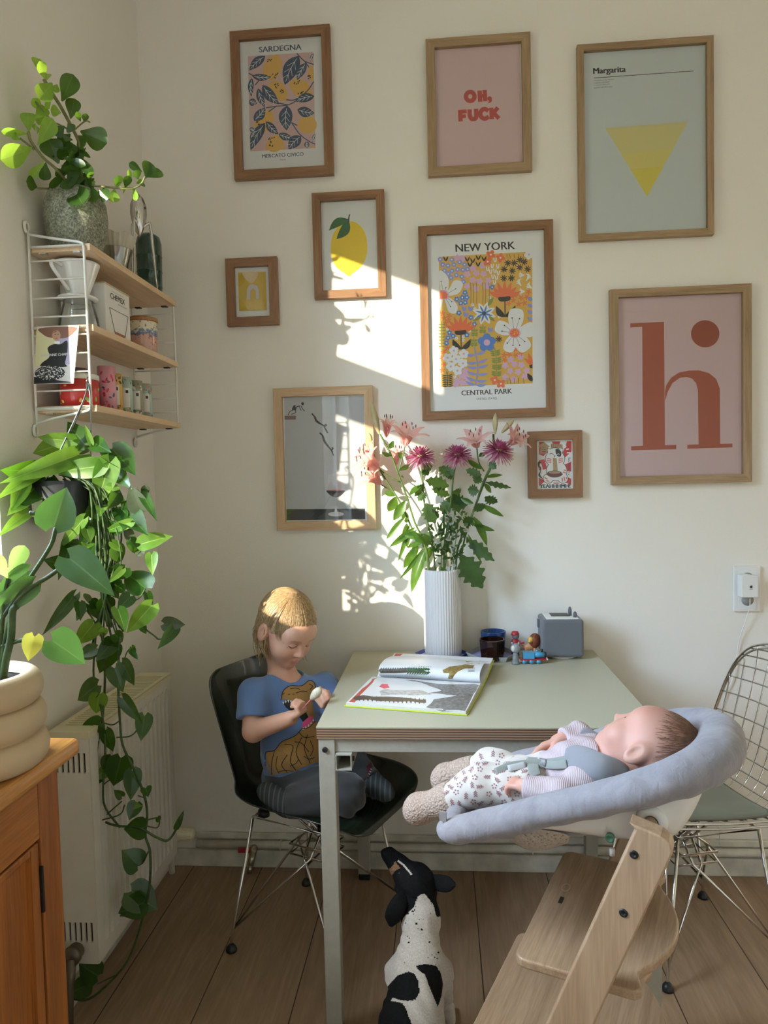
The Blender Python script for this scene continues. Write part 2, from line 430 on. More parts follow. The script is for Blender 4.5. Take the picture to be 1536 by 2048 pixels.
struct('floor', MB().box(-0.02, RX, RY, 0.0, -0.06, 0.0), m_floor)
struct('ceiling', MB().box(-0.02, RX, RY, 0.0, RZ, RZ+0.08), m_ceil)
struct('wall_back', MB().box(-0.25, RX+0.1, 0.0, 0.15, -0.06, RZ+0.08), m_wall)
struct('wall_right', MB().box(RX, RX+0.1, RY, 0.0, -0.06, RZ+0.08), m_wall)
struct('wall_front', MB().box(-0.25, RX+0.1, RY-0.1, RY, -0.06, RZ+0.08), m_wall)
mb = MB()                                   # left wall around its window and the opening added for fill
TH = 0.20
def wall_strip(y0, y1, z0, z1): mb.box(-TH, 0.0, y0, y1, z0, z1)
ys = [RY, WIN_FILL[0], WIN_FILL[1], WIN1[0], WIN1[1], 0.0]
for i in (0, 2, 4): wall_strip(ys[i], ys[i+1], -0.06, RZ+0.08)
for w in (WIN1, WIN_FILL): wall_strip(w[0], w[1], -0.06, w[2]); wall_strip(w[0], w[1], w[3], RZ+0.08)
struct('wall_left', mb, m_wall)
m_pane = thin_glass('window_glass', (0.97, 0.99, 0.98), 0.04)
for i, w in enumerate((WIN1, WIN_FILL)):  # second pass builds the added fill window with its pane and sill
    y0, y1, z0, z1 = w; f = 0.05; mb = MB(); x0, x1 = -TH+0.005, -TH+0.055
    mb.box(x0, x1, y0, y0+f, z0, z1); mb.box(x0, x1, y1-f, y1, z0, z1); mb.box(x0, x1, y0+f, y1-f, z0, z0+f); mb.box(x0, x1, y0+f, y1-f, z1-f, z1)
    if i == 0: mb.box(x0, x1, y0+f, y1-f, 1.945, 2.135)          # deep transom between the upper and lower lights
    o = struct('window_%d' % (i+1), mb, m_white, bevel=0.004)
    part('pane', MB().box(x0+0.02, x0+0.026, y0+f, y1-f, z0+f, z1-f), m_pane, o)
    struct('trim_%d' % (i+1), MB().box(-TH+0.06, 0.03, y0, y1, z0-0.001, z0+0.022), m_white, bevel=0.004)
struct('baseboard_back', MB().box(0.016, RX, -0.014, 0.0, 0.0, 0.062), m_trim, bevel=0.003)
struct('baseboard_left', MB().box(0.0, 0.016, RY, 0.0, 0.0, 0.062), m_trim, bevel=0.003)
struct('trim_3', MB().box(0.016, RX, -0.012, 0.0, 0.100, 0.124), m_trim, bevel=0.004)     # ledge the pipe runs under

# heating pipe with its drain valve
t = thing('heating_pipe', (1.0, -0.036, 0.0), 'old white painted heating pipe running along the bottom of the back wall', 'pipe')
part('pipe', MB().tube([(0.115, -0.028, 0.090)]+[(0.115+i*0.3, -0.028, 0.090+0.0015*math.sin(i*2.1)) for i in range(1, 13)], 0.0135, 14), m_trim, t)
for x in (0.42, 1.30, 2.1):
    mb = MB(); mb.tube([(x+0.022*0, -0.028+0.015*math.cos(a), 0.090+0.015*math.sin(a)) for a in np.linspace(0, 2*PI, 13)[:-1]], 0.003, 6, closed=True); mb.box(x-0.008, x+0.008, -0.03, 0.0, 0.084, 0.096)
    part('pipe_clip', mb, m_trim, t)
q = atY(505, 1722, -0.075)
mb = MB(); mb.cyl((q.x, -0.04, 0.088), (q.x, -0.062, 0.085), 0.011); mb.cyl((q.x, -0.06, 0.085), (q.x-0.006, -0.085, 0.045), 0.0115); mb.cyl((q.x-0.006, -0.085, 0.047), (q.x-0.008, -0.09, 0.022), 0.008); mb.cyl((q.x+0.01, -0.062, 0.086), (q.x-0.014, -0.062, 0.086), 0.009)
v = part('drain_valve', mb, plain('dull_brass', (0.42, 0.38, 0.28), 0.35, 0.9), t, label='dull metal drain valve')
mb = MB(); mb.obox((q.x-0.03, -0.07, 0.093), (1, 0, 0.02), (0, 1, 0), (0, 0, 1), 0.022, 0.005, 0.009)
part('valve_handle', mb, plain('red_handle', (0.32, 0.02, 0.025), 0.4), v, bevel=0.003, label='red lever handle')
# ================================================================== framed prints on the back wall
m_cherry = wood('cherry_frame', (0.175, 0.082, 0.034), (0.30, 0.155, 0.072), 'Z', 1.2, 0.42)
m_cherryX = wood('cherry_frame_rail', (0.175, 0.082, 0.034), (0.30, 0.155, 0.072), 'X', 1.2, 0.42)
m_oak = wood('oak_frame', (0.24, 0.15, 0.072), (0.40, 0.27, 0.15), 'Z', 1.4, 0.5)
m_oakX = wood('oak_frame_rail', (0.24, 0.15, 0.072), (0.40, 0.27, 0.15), 'X', 1.4, 0.5)
m_light = wood('light_oak_frame', (0.46, 0.30, 0.16), (0.62, 0.43, 0.25), 'Z', 1.2, 0.45)
m_lightX = wood('light_oak_frame_rail', (0.46, 0.30, 0.16), (0.62, 0.43, 0.25), 'X', 1.2, 0.45)
m_glaze = thin_glass('picture_glass', (1, 1, 1), 0.03)
INK = dict(white=(0.80, 0.80, 0.78), paper=(0.74, 0.74, 0.71), black=(0.02, 0.02, 0.022), navy=(0.050, 0.085, 0.15), lemon=(0.72, 0.43, 0.10), pink=(0.62, 0.43, 0.40),
           mustard=(0.72, 0.42, 0.07), orange=(0.82, 0.17, 0.06), blue=(0.08, 0.22, 0.60), peri=(0.27, 0.31, 0.66), lilac=(0.70, 0.42, 0.60), olive=(0.27, 0.30, 0.06),
           red=(0.55, 0.03, 0.035), ohpink=(0.66, 0.47, 0.46), ohred=(0.50, 0.075, 0.055), rust=(0.40, 0.095, 0.055), rust2=(0.32, 0.07, 0.04), hipink=(0.64, 0.46, 0.46), mint=(0.60, 0.66, 0.64),
           marg1=(0.68, 0.62, 0.25), marg2=(0.72, 0.64, 0.18), marg3=(0.72, 0.62, 0.09), grey=(0.50, 0.515, 0.52), wine=(0.05, 0.035, 0.045), dark=(0.028, 0.032, 0.035), glassy=(0.60, 0.57, 0.58), brownink=(0.21, 0.13, 0.10),
           yellow=(0.85, 0.60, 0.03), yellow2=(0.80, 0.50, 0.025), green=(0.045, 0.16, 0.055), greenD=(0.03, 0.12, 0.045), ochre=(0.62, 0.42, 0.05), peach=(0.70, 0.52, 0.30), noodle=(0.42, 0.28, 0.13), maroon=(0.12, 0.02, 0.03), lemonD=(0.80, 0.52, 0.17), salmon=(0.66, 0.16, 0.14))
def ink(n): return plain('ink_'+n, INK[n], 0.55, spec=0.3)
class Art:
    """flat printed artwork on a plane y = const; shapes given in pixels of a close-up (ox, oy, scale)"""
    def __init__(s, y, rect, base, crop):
        s.mb = MB(); s.y = y; s.k = 0; s.n = 0; s.cols = []; s.crop = crop; x0, x1, z0, z1 = rect
        s.mb.box(x0, x1, y, y+0.002, z0, z1, s.ci(base))
    def ci(s, c):
        if c not in s.cols: s.cols.append(c)
        return s.cols.index(c)
    def w(s, x, y, lay=None):
        ox, oy, sc = s.crop; return atY(ox+x*sc, oy+y*sc, s.y-1.2e-6*s.n)
    def top(s, n=1): s.k += n; return s
    def poly(s, pts, c): s.n += 1; s.mb.poly([s.w(*p) for p in pts], s.ci(c)); return s
    def hard(s, pts, c):           # any simple polygon, also concave
        s.n += 1; P = [V((x, y, 0)) for x, y in pts]; tr = geometry.tessellate_polygon([P]); s.mb.add([s.w(*p) for p in pts], [tuple(t) for t in tr], s.ci(c)); return s
    def smooth(s, pts, c, n=5): return s.hard([(p.x, p.y) for p in catmull([(x, y, 0) for x, y in pts], n, True)], c)
    def ell(s, x, y, rx, ry, c, a=0.0, n=20):
        ca, sa = math.cos(a), math.sin(a)
        return s.poly([(x+rx*math.cos(t)*ca-ry*math.sin(t)*sa, y+rx*math.cos(t)*sa+ry*math.sin(t)*ca) for t in np.linspace(0, 2*PI, n, endpoint=False)], c)
    def stroke(s, pts, wd, c, n=4, sharp=False):
        s.n += 1; q = [V((x, y, 0)) for x, y in pts] if sharp else catmull([(x, y, 0) for x, y in pts], n); L, R = [], []
        for i, p in enumerate(q):
            t = q[min(i+1, len(q)-1)]-q[max(i-1, 0)]; t.normalize(); d = V((-t.y, t.x, 0))*wd/2; L.append(p+d); R.append(p-d)
        vs = [s.w(a.x, a.y) for a in L+R]; k = len(L); s.mb.add(vs, [(i, i+1, k+i+1, k+i) for i in range(k-1)], s.ci(c)); return s
    def leaf(s, a, b, wd, c, bend=0.0, vein=None, vw=3, n=9):
        a, b = V((*a, 0)), V((*b, 0)); d = b-a; nn = V((-d.y, d.x, 0)); nn.normalize(); up, dn, mid = [], [], []
        for i in range(n+1):
            t = i/n; m = a+d*t+nn*bend*math.sin(PI*t)*d.length; h = wd*0.5*math.sin(PI*t**0.85)**0.9 if 0 < t < 1 else 0
            up.append(m+nn*h); dn.append(m-nn*h); mid.append(m)
        pts = up+dn[-2:0:-1]; s.hard([(p.x, p.y) for p in pts], c)
        if vein:
            s.k += 1; s.stroke([(p.x, p.y) for p in mid[1:-1]], vw, vein, 2)
            for t in (3, 5, 7):
                for sd in (1, -1):
                    e = mid[t]+nn*sd*wd*0.30+d*0.10; s.stroke([(mid[t-1].x, mid[t-1].y), (e.x, e.y)], vw*0.8, vein, 1)
            s.k -= 1
        return s
    def flower(s, x, y, r, n, c, cc=None, pw=0.42, a0=0.0, rc=0.3):
        for i in range(n):
            a = a0+2*PI*i/n; s.ell(x+r*0.55*math.cos(a), y+r*0.55*math.sin(a), r*0.5, r*pw, c, a, 10)
        if cc: s.k += 1; s.ell(x, y, r*rc, r*rc, cc, 0, 10); s.k -= 1
        return s
    def text(s, body, bl, br, tl, c, bold=0.0, sp=1.0):
        for dx in ((-bold, 0, bold) if bold else (0,)):
            s.n += 1; text_quad(s.mb, body, s.w(bl[0]+dx, bl[1]), s.w(br[0]+dx, br[1]), s.w(tl[0]+dx, tl[1]), s.ci(c), 0.0, sp)
        return s
    def done(s, name, parent): return part(name, s.mb, [ink(c) for c in s.cols], parent, fix=False)

def frame(name, rect, border, mats, label, depth=0.024, fy=None):
    """rect = outer x0,x1,z0,z1 on the wall; mitred moulding, glass; the print is added by the caller"""
    x0, x1, z0, z1 = rect
    t = thing(name, ((x0+x1)/2, -0.001, z0), label, 'picture', 'framed prints on the back wall')
    b = border; i0, i1, k0, k1 = x0+b, x1-b, z0+b, z1-b; mb = MB(); y = -depth; lip = 0.003
    O = [(x0, z0), (x1, z0), (x1, z1), (x0, z1)]; I = [(i0, k0), (i1, k0), (i1, k1), (i0, k1)]
    for e in range(4):
        a, c = O[e], O[(e+1) % 4]; d, f = I[(e+1) % 4], I[e]
        P = [(a[0], y, a[1]), (c[0], y, c[1]), (d[0], y, d[1]), (f[0], y, f[1])]
        mb.prism(P, (0, depth-0.001, 0), 1 if e % 2 == 0 else 0)
    part('frame', mb, mats, t, bevel=0.0012)
    part('glass_pane', MB().box(i0-0.004, i1+0.004, -0.0150, -0.0132, k0-0.004, k1+0.004), m_glaze, t)
    return t, (i0-0.004, i1+0.004, k0-0.004, k1+0.004)
def R4(n):
    d = dict(sard=(-.678, -.336, 1.038, 1.53), ny=(-.055, .391, .201, .849), oh=(-.017, .326, 1.012, 1.457), marg=(.476, .907, .774, 1.404), lemon=(-.413, -.167, .623, .978),
             small=(-.72, -.54, .544, .774), diver=(-.567, -.222, -.166, .325), hi=(.573, 1.024, -.034, .611), cat=(.298, .478, -.073, .152))[n]
    return (d[0]+1.008, d[1]+1.008, d[2]+1.372, d[3]+1.372)
YP = -0.0085
# --- citrus branches on blush
t, r = frame('framed_print', R4('sard'), 0.030, [m_cherry, m_cherryX], 'dark wood framed print of lemons and navy leaves, top left on wall')
A = Art(YP, r, 'paper', (440, 20, 0.234375))
A.text('SARDEGNA', (335, 362), (695, 338), (333, 315), 'navy', 1.6).text('MERCATO CIVICO', (362, 1263), (713, 1244), (361, 1232), 'navy', 1.0).text('ITALIA', (513, 1285), (562, 1282), (513, 1272), 'navy')
A.top().poly([(238, 395), (797, 358), (815, 1178), (257, 1206)], 'pink').top()
for x, y, rx, ry, a in [(448, 495, 112, 76, -1.2), (495, 690, 95, 70, 0.9), (685, 665, 100, 70, 0.55), (375, 955, 108, 72, -1.05), (745, 980, 82, 76, 0.0), (470, 1140, 78, 66, -1.0), (777, 540, 24, 66, 0)]:
    A.ell(x, y, rx, ry, 'lemon', a); nx, ny_ = x+rx*0.97*math.cos(a), y+rx*0.97*math.sin(a)
    if x < 700: A.ell(nx, ny_, 20, 16, 'lemon')
A.hard([(388, 1198), (548, 1190), (548, 1140), (392, 1140)], 'lemon').ell(795, 1168, 18, 8, 'lemon')
A.top()
for x, y in [(430, 440), (468, 560), (490, 650), (527, 690), (655, 620), (690, 705), (350, 910), (333, 960), (440, 1105), (428, 1150), (775, 580)]:
    for i in range(6): A.ell(x+random.uniform(-24, 24), y+random.uniform(-22, 22), 5, 8, 'black', 0.6, 6)
for P in [[(245, 540), (330, 590), (300, 640)], [(655, 370), (720, 435), (800, 465)], [(720, 435), (760, 490)], [(800, 610), (745, 690), (640, 765), (565, 766)], [(390, 835), (480, 822), (580, 810), (660, 770)], [(580, 810), (500, 795)], [(610, 960), (680, 1060), (760, 1120), (812, 1145)], [(610, 960), (660, 985)], [(480, 822), (415, 868)], [(390, 955), (460, 990)]]: A.stroke(P, 9, 'navy')
A.top()
for a, b_, w in [((385, 392), (250, 516), 78), ((672, 390), (552, 640), 130), ((735, 452), (660, 598), 74), ((275, 565), (438, 570), 60), ((272, 580), (268, 740), 50), ((362, 640), (505, 805), 92), ((325, 668), (382, 830), 62), ((250, 770), (315, 800), 64), ((290, 945), (385, 830), 84), ((805, 735), (640, 780), 78), ((660, 850), (806, 880), 88), ((572, 815), (568, 1028), 118), ((395, 952), (498, 1060), 70), ((385, 962), (262, 1196), 92), ((500, 1058), (622, 1095), 64), ((252, 1010), (300, 1030), 40), ((690, 1075), (585, 1188), 100), ((798, 370), (770, 440), 24), ((742, 1122), (745, 1182), 46), ((812, 1055), (790, 1125), 24), ((256, 1100), (300, 1020), 36)]: A.leaf(a, b_, w, 'navy', 0.05, 'paper', 4)
A.done('print', t)
# --- OH, ...
t, r = frame('framed_print', R4('oh'), 0.029, [m_oak, m_oakX], 'oak framed pink print with two short lines of bold red words')
A = Art(YP, r, 'ohpink', (820, 40, 0.416667)); A.top()
A.poly([(527, 105), (533, 105), (549, 672), (543, 672)], 'white')
def bold(P, w=21): A.stroke(P, w, 'ohred', 1, True)
A.ell(289, 367, 31, 32, 'ohred', 0, 40).ell(289, 367, 10, 11, 'ohpink', 0, 24)
bold([(337, 393), (334, 339)]); bold([(361, 390), (358, 336)]); bold([(335, 365), (360, 363)], 18); A.ell(382, 377, 11, 11, 'ohred').leaf((390, 374), (376, 400), 14, 'ohred', -0.1)
bold([(243, 487), (240, 432)]); bold([(238, 441), (272, 438)], 19); bold([(240, 464), (268, 461)], 18)
A.stroke([(286, 429), (287, 458), (295, 474), (307, 475), (316, 470), (318, 455), (317, 426)], 21, 'ohred')
A.stroke([(376, 437), (362, 428), (347, 431), (338, 445), (339, 460), (349, 471), (362, 473), (378, 464)], 21, 'ohred')
bold([(393, 476), (390, 421)]); bold([(396, 452), (422, 420)], 20); bold([(400, 444), (427, 473)], 20)
A.done('print', t)
# --- cocktail diagram
t, r = frame('framed_print', R4('marg'), 0.021, [m_oak, m_oakX], 'large oak framed pale print of a yellow upside down triangle')
A = Art(YP, r, 'mint', (820, 40, 0.416667)); A.top()
A.text('Margarita', (881, 268), (1035, 258), (880, 231), 'black', 1.8)
A.poly([(883, 277), (1361, 243), (1361, 246), (883, 280)], 'black')
for i, (s_, w_) in enumerate([('2 OUNCES SILVER TEQUILA', 98), ('1 OUNCE COINTREAU', 76), ('1 OUNCE LIME JUICE', 76), ('GARNISH RIM WITH SALT', 90)]): A.text(s_, (882, 295+i*11.5), (882+w_, 288+i*11.5), (882, 289+i*11.5), 'black')
def tri(f): return (937+(1138-937)*f, 518+(848-518)*f), (1334+(1138-1334)*f, 487+(848-487)*f)
for f0, f1, c in ((0, 0.37, 'marg1'), (0.37, 0.60, 'marg2'), (0.60, 0.998, 'marg3')):
    a, b_ = tri(f0); d, e = tri(f1); A.poly([a, b_, e, d], c)
A.top()
for row in range(4):
    for i in range(56): x = 937+row*4+(397-row*8)*i/55; A.ell(x, 510+row*5.5-(x-937)*0.078, 1.7, 1.5, 'grey', 0, 5)
A.done('print', t)
# --- big lemon
t, r = frame('framed_print', R4('lemon'), 0.028, [m_cherry, m_cherryX], 'dark wood framed print of one big lemon with two leaves on the back wall')
A = Art(YP, r, 'paper', (440, 370, 0.2734375)); A.top()
A.smooth([(945, 265), (1010, 285), (1060, 350), (1078, 440), (1068, 530), (1030, 600), (975, 645), (945, 668), (910, 645), (850, 600), (818, 530), (810, 450), (828, 360), (880, 290)], 'yellow').top()
A.leaf((940, 252), (797, 332), 62, 'green', 0.12).leaf((940, 258), (852, 396), 70, 'greenD', -0.10).stroke([(948, 215), (942, 242), (942, 272)], 9, 'black').stroke([(938, 248), (905, 255)], 5, 'black')
A.done('print', t)
# --- small ochre print
t, r = frame('framed_print', R4('small'), 0.030, [m_cherry, m_cherryX], 'small dark wood framed ochre abstract print with an arch')
A = Art(YP, r, 'white', (440, 370, 0.2734375)); A.top()
A.poly([(130, 640), (335, 634), (343, 915), (140, 922)], 'ochre').top().smooth([(165, 640), (270, 636), (268, 680), (232, 718), (190, 690)], 'peach')
A.hard([(196, 838), (198, 760), (215, 733), (240, 726), (268, 735), (283, 762), (286, 832)], 'glassy').top().hard([(222, 836), (222, 775), (242, 755), (262, 775), (264, 833)], 'ochre')
A.done('print', t)
# --- flower meadow
t, r = frame('framed_print', R4('ny'), 0.029, [m_cherry, m_cherryX], 'big dark wood framed mustard meadow flower print in the middle of the back wall')
A = Art(YP, r, 'white', (820, 420, 0.21)); A.top()
A.text('NEW YORK', (437, 400), (1000, 372), (433, 327), 'black', 2.6).text('CENTRAL PARK', (492, 1767), (972, 1747), (490, 1720), 'black', 1.8).text('UNITED STATES', (634, 1808), (829, 1803), (633, 1789), 'black')
A.poly([(275, 446), (1163, 396), (1168, 1650), (297, 1688)], 'mustard').top()
def daisies(L, r0, n, c, cc, rc=0.3, pw=0.42):
    for x, y in L: A.flower(x, y, r0, n, c, cc, pw, random.random(), rc)
daisies([(312, 520), (398, 472), (472, 496), (362, 530), (418, 520), (520, 520), (328, 578), (400, 580), (452, 566), (503, 570), (442, 620), (390, 645), (494, 635), (365, 607), (548, 563), (510, 683), (288, 470)], 25, 6, 'peri', 'white')
daisies([(524, 786), (498, 834), (446, 850), (542, 832), (484, 886), (526, 880), (466, 980), (580, 1024), (614, 1088), (784, 735), (542, 1190), (376, 1168), (410, 1200), (362, 1218), (348, 1268)], 26, 5, 'blue', 'white')
daisies([(598, 902), (620, 940), (760, 835), (850, 1018), (444, 1222), (506, 1208), (568, 1150), (428, 1590), (356, 1134), (506, 1240)], 15, 5, 'white', 'peri')
daisies([(600, 555), (690, 530), (545, 612), (632, 600), (702, 608), (598, 668), (664, 680), (746, 672), (545, 725), (628, 748), (730, 725), (505, 460), (450, 455), (958, 1424), (1052, 1398), (908, 1480), (995, 1468), (1062, 1476), (955, 1534), (1030, 1542), (1112, 1530), (908, 1592), (986, 1612), (1090, 1586), (525, 1535), (490, 1580), (535, 1590), (450, 1625), (498, 1645), (545, 1640), (440, 1660)], 32, 5, 'lilac', None)
for x in (575, 600, 630, 690, 715, 750): A.stroke([(x, 690), (x+6, 790), (x+16-0.02*x, 890)], 3.5, 'black')
for x in (922, 950, 990, 1030, 1080): A.stroke([(x, 1600), (x+4, 1630), (x+6, 1655)], 3.5, 'black'); A.stroke([(x, 420), (x+4, 460)], 3.5, 'black')
daisies([(770, 425), (862, 455), (740, 492), (808, 1620), (866, 1655)], 45, 4, 'orange', 'white', 0.2)
daisies([(985, 860), (1058, 838), (1112, 830), (1035, 894), (1090, 886), (940, 890), (1128, 780), (1008, 808), (310, 985), (326, 1030), (372, 1008), (366, 1052), (340, 1078), (1000, 1325), (945, 1376), (1005, 1380), (900, 1426), (1055, 1362), (896, 1382), (318, 1350), (322, 1468), (356, 1312), (306, 1410), (306, 1525)], 28, 5, 'orange', None, 0.3, 0.2)
daisies([(896, 565), (974, 578), (1045, 546), (1120, 562), (990, 504), (1088, 494), (892, 650), (966, 648), (930, 506), (1048, 474), (846, 1230)], 34, 8, 'black', None, 0.3, 0.14)
for x, y in [(740, 560), (783, 532), (836, 536), (768, 586), (808, 578), (840, 598), (790, 634), (824, 644), (804, 688), (810, 474)]: A.stroke([(x-12, y-20), (x-6, y+14), (x+6, y+14), (x+12, y-20)], 10, 'white', 3)
for x, y, a in [(1060, 620, 0), (1125, 650, 2.2), (1040, 700, .9), (1135, 730, .5), (1062, 776, 0)]:
    for k in range(5): th = a+PI+(k-2)*0.42; A.stroke([(x+30*math.cos(a), y+30*math.sin(a)), (x+10*math.cos(th), y+26*math.sin(th)), (x+44*math.cos(th)+20*math.cos(a), y+44*math.sin(th))], 8, 'white', 3)
for x, y in [(545, 465), (598, 478), (650, 450), (705, 460), (570, 515), (648, 512), (340, 462)]: A.leaf((x, y+28), (x-24, y-24), 15, 'black').leaf((x, y+28), (x+24, y-24), 15, 'black')
def bloom(x, y, s):
    for k in range(-3, 4):
        a = -PI/2+k*0.36; L = (185 if k % 2 else 175)*s*(1-0.05*abs(k)); A.leaf((x+k*9*s, y), (x+k*9*s+L*math.cos(a), y+L*math.sin(a)), 44*s, 'orange')
    A.top(); A.smooth([(x-62*s, y-8*s), (x, y-16*s), (x+55*s, y-20*s), (x+50*s, y+20*s), (x-42*s, y+30*s)], 'black'); A.stroke([(x+4*s, y+20*s), (x+6*s, y+180*s)], 10*s, 'black')
    A.leaf((x+4*s, y+185*s), (x-85*s, y+75*s), 62*s, 'black', -0.12).leaf((x+4*s, y+185*s), (x+110*s, y+70*s), 54*s, 'black', 0.12)
bloom(900, 842, 0.95); bloom(482, 1162, 0.9)
A.leaf((1165, 1480), (1088, 1410), 32, 'orange').leaf((1165, 1480), (1125, 1360), 36, 'orange').hard([(1132, 1480), (1167, 1470), (1167, 1508), (1145, 1506)], 'black').leaf((1166, 1632), (1118, 1556), 44, 'black')
def magnolia(x, y, pet):
    for dx, dy, L, w in pet:
        A.smooth([(x, y), (x+dx*0.45-dy*w*0.8, y+dy*0.45+dx*w*0.8), (x+dx*0.9-dy*w*0.75, y+dy*0.9+dx*w*0.75), (x+dx, y+dy), (x+dx*0.9+dy*w*0.75, y+dy*0.9-dx*w*0.75), (x+dx*0.45+dy*w*0.8, y+dy*0.45-dx*w*0.8)], 'white')
    A.top()
    for dx, dy, L, w in pet:
        for s in (-0.25, 0.25): e = (x+dx*0.6-dy*s*0.6, y+dy*0.6+dx*s*0.6); A.stroke([(x, y), e], 3, 'maroon', 1).ell(e[0], e[1], 7, 7, 'maroon', 0, 8)
    A.ell(x, y, 58, 48, 'lilac').top().ell(x, y, 46, 40, 'orange').top()
    for i in range(14): A.ell(x+random.uniform(-34, 34), y+random.uniform(-28, 28), 4, 4, 'yellow', 0, 6)
A.k = 2; A.smooth([(1000, 1170), (1090, 1090), (1166, 1075), (1167, 1200), (1080, 1205)], 'white')
A.k = 2; magnolia(996, 1172, [(20, -235, 1, .36), (-180, -75, 1, .38), (-70, 178, 1, .34), (120, 165, 1, .40)])
A.k = 2; A.smooth([(305, 815), (283, 700), (281, 580), (330, 600), (366, 660), (360, 760)], 'white').smooth([(330, 815), (380, 740), (420, 672), (490, 680), (500, 730), (450, 800)], 'white').smooth([(330, 830), (400, 850), (455, 920), (430, 985), (370, 970), (345, 900)], 'white').smooth([(284, 850), (310, 850), (300, 920), (292, 960)], 'white').top()
for e in [(296, 680), (342, 740), (436, 750), (398, 872), (386, 920)]: A.stroke([(325, 815), e], 3, 'maroon', 1).ell(e[0], e[1], 6, 6, 'maroon', 0, 8)
A.hard([(282, 762), (340, 762), (372, 800), (365, 845), (330, 856), (285, 852)], 'lilac').top().hard([(283, 772), (335, 775), (360, 805), (350, 842), (288, 848)], 'orange').top()
A.k = 3
for a in range(8): th = a*PI/4+0.3; A.leaf((706, 985), (706+115*math.cos(th), 985+112*math.sin(th)), 52, 'white')
A.leaf((740, 915), (798, 830), 34, 'olive').leaf((680, 1015), (598, 1058), 30, 'olive').leaf((750, 1010), (808, 1062), 30, 'olive').top()
for a in range(8): th = a*PI/4+0.3; A.leaf((706, 985), (706+88*math.cos(th), 985+86*math.sin(th)), 18, 'blue')
A.top().ell(706, 985, 20, 20, 'navy')
A.k = 3; A.flower(732, 1262, 86, 5, 'blue', 'lilac', 0.46, -PI/2, 0.36)
def sprig(pts, c, wl, ll, n, both=True, w0=7):
    A.stroke(pts, w0, c); q = catmull([(x, y, 0) for x, y in pts], 8)
    for i in range(n):
        p = q[int(i*(len(q)-1)/n)]; t_ = q[min(len(q)-1, int(i*(len(q)-1)/n)+2)]-p; t_.normalize(); d = V((-t_.y, t_.x, 0))
        for s in ((1, -1) if both else (1,)): e = p+d*s*ll-t_*ll*0.1*(-1)*2; A.leaf((p.x, p.y), (e.x, e.y), wl, c, 0.08*s)
sprig([(822, 1575), (826, 1450), (806, 1310)], 'olive', 18, 50, 12); sprig([(615, 1195), (615, 1120)], 'olive', 22, 34, 3); sprig([(692, 1165), (694, 1095)], 'olive', 22, 34, 3); sprig([(610, 1290), (608, 1215)], 'olive', 22, 36, 3)
sprig([(300, 1300), (300, 1060)], 'olive', 12, 36, 9); sprig([(625, 1665), (645, 1500), (612, 1300)], 'peri', 30, 105, 6, True, 12); sprig([(360, 1680), (352, 1540)], 'black', 12, 55, 7)
for x, y in [(515, 940), (575, 940), (530, 995), (764, 1140)]: A.leaf((x, y+25), (x-18, y-28), 28, 'peri').leaf((x, y+25), (x+22, y-22), 28, 'peri')
for y in (840, 905, 968, 1030): A.leaf((1166, y+20), (1118, y-10), 38, 'peri')
daisies([(418, 1340), (512, 1370), (358, 1408), (438, 1420), (504, 1460), (388, 1490), (452, 1530), (1132, 425)], 46, 5, 'white', 'lilac', 0.24, 0.46)
A.done('print', t)
# --- divers above a glass
t, r = frame('framed_print', R4('diver'), 0.030, [m_light, m_lightX], 'pale oak framed grey print of divers leaping above a glass, behind the flowers')
A = Art(YP, r, 'white', (530, 760, 0.16276)); A.top()
A.poly([(235, 210), (1216, 200), (1232, 1712), (265, 1724)], 'grey').top()
A.poly([(264, 1588), (1230, 1580), (1232, 1712), (265, 1724)], 'dark').poly([(240, 440), (380, 438), (380, 486), (242, 488)], 'brownink').top()
def man(L, w, c='dark'):
    for a in L: A.stroke(a, w, c)
A.ell(462, 292, 18, 19, 'dark').hard([(352, 312), (385, 306), (392, 330), (380, 372), (335, 372), (332, 350)], 'dark').stroke([(375, 320), (410, 322), (448, 300)], 22, 'glassy').stroke([(385, 330), (425, 318)], 14, 'dark')
man([[(360, 365), (310, 385), (282, 432)], [(372, 370), (375, 400), (322, 424)], [(425, 315), (430, 350), (446, 376)], [(440, 312), (460, 352), (486, 382)]], 9)
for P, hd in [([(575, 412), (612, 455), (630, 500), (668, 530), (720, 560), (742, 600), (770, 652)], (744, 555)), ([(672, 648), (712, 690), (735, 760), (780, 820), (815, 860), (842, 930)], (828, 842))]:
    man([P], 18); A.stroke(P[1:4], 26, 'dark').ell(hd[0], hd[1], 15, 17, 'dark').stroke([(P[3][0]+8, P[3][1]-14), (P[4][0]+4, P[4][1]-16)], 12, 'glassy')
A.smooth([(790, 1162), (945, 1158), (975, 1260), (980, 1350), (940, 1410), (870, 1440), (800, 1410), (755, 1355), (768, 1260)], 'glassy').top()
A.smooth([(755, 1360), (870, 1350), (980, 1358), (950, 1405), (900, 1436), (850, 1440), (800, 1415)], 'wine').hard([(846, 1445), (886, 1445), (874, 1480), (872, 1560), (892, 1625), (852, 1625), (864, 1560), (862, 1480)], 'glassy').ell(872, 1648, 98, 28, 'glassy').top().ell(872, 1640, 60, 14, 'grey').ell(868, 1357, 110, 8, 'salmon')
A.done('print', t)
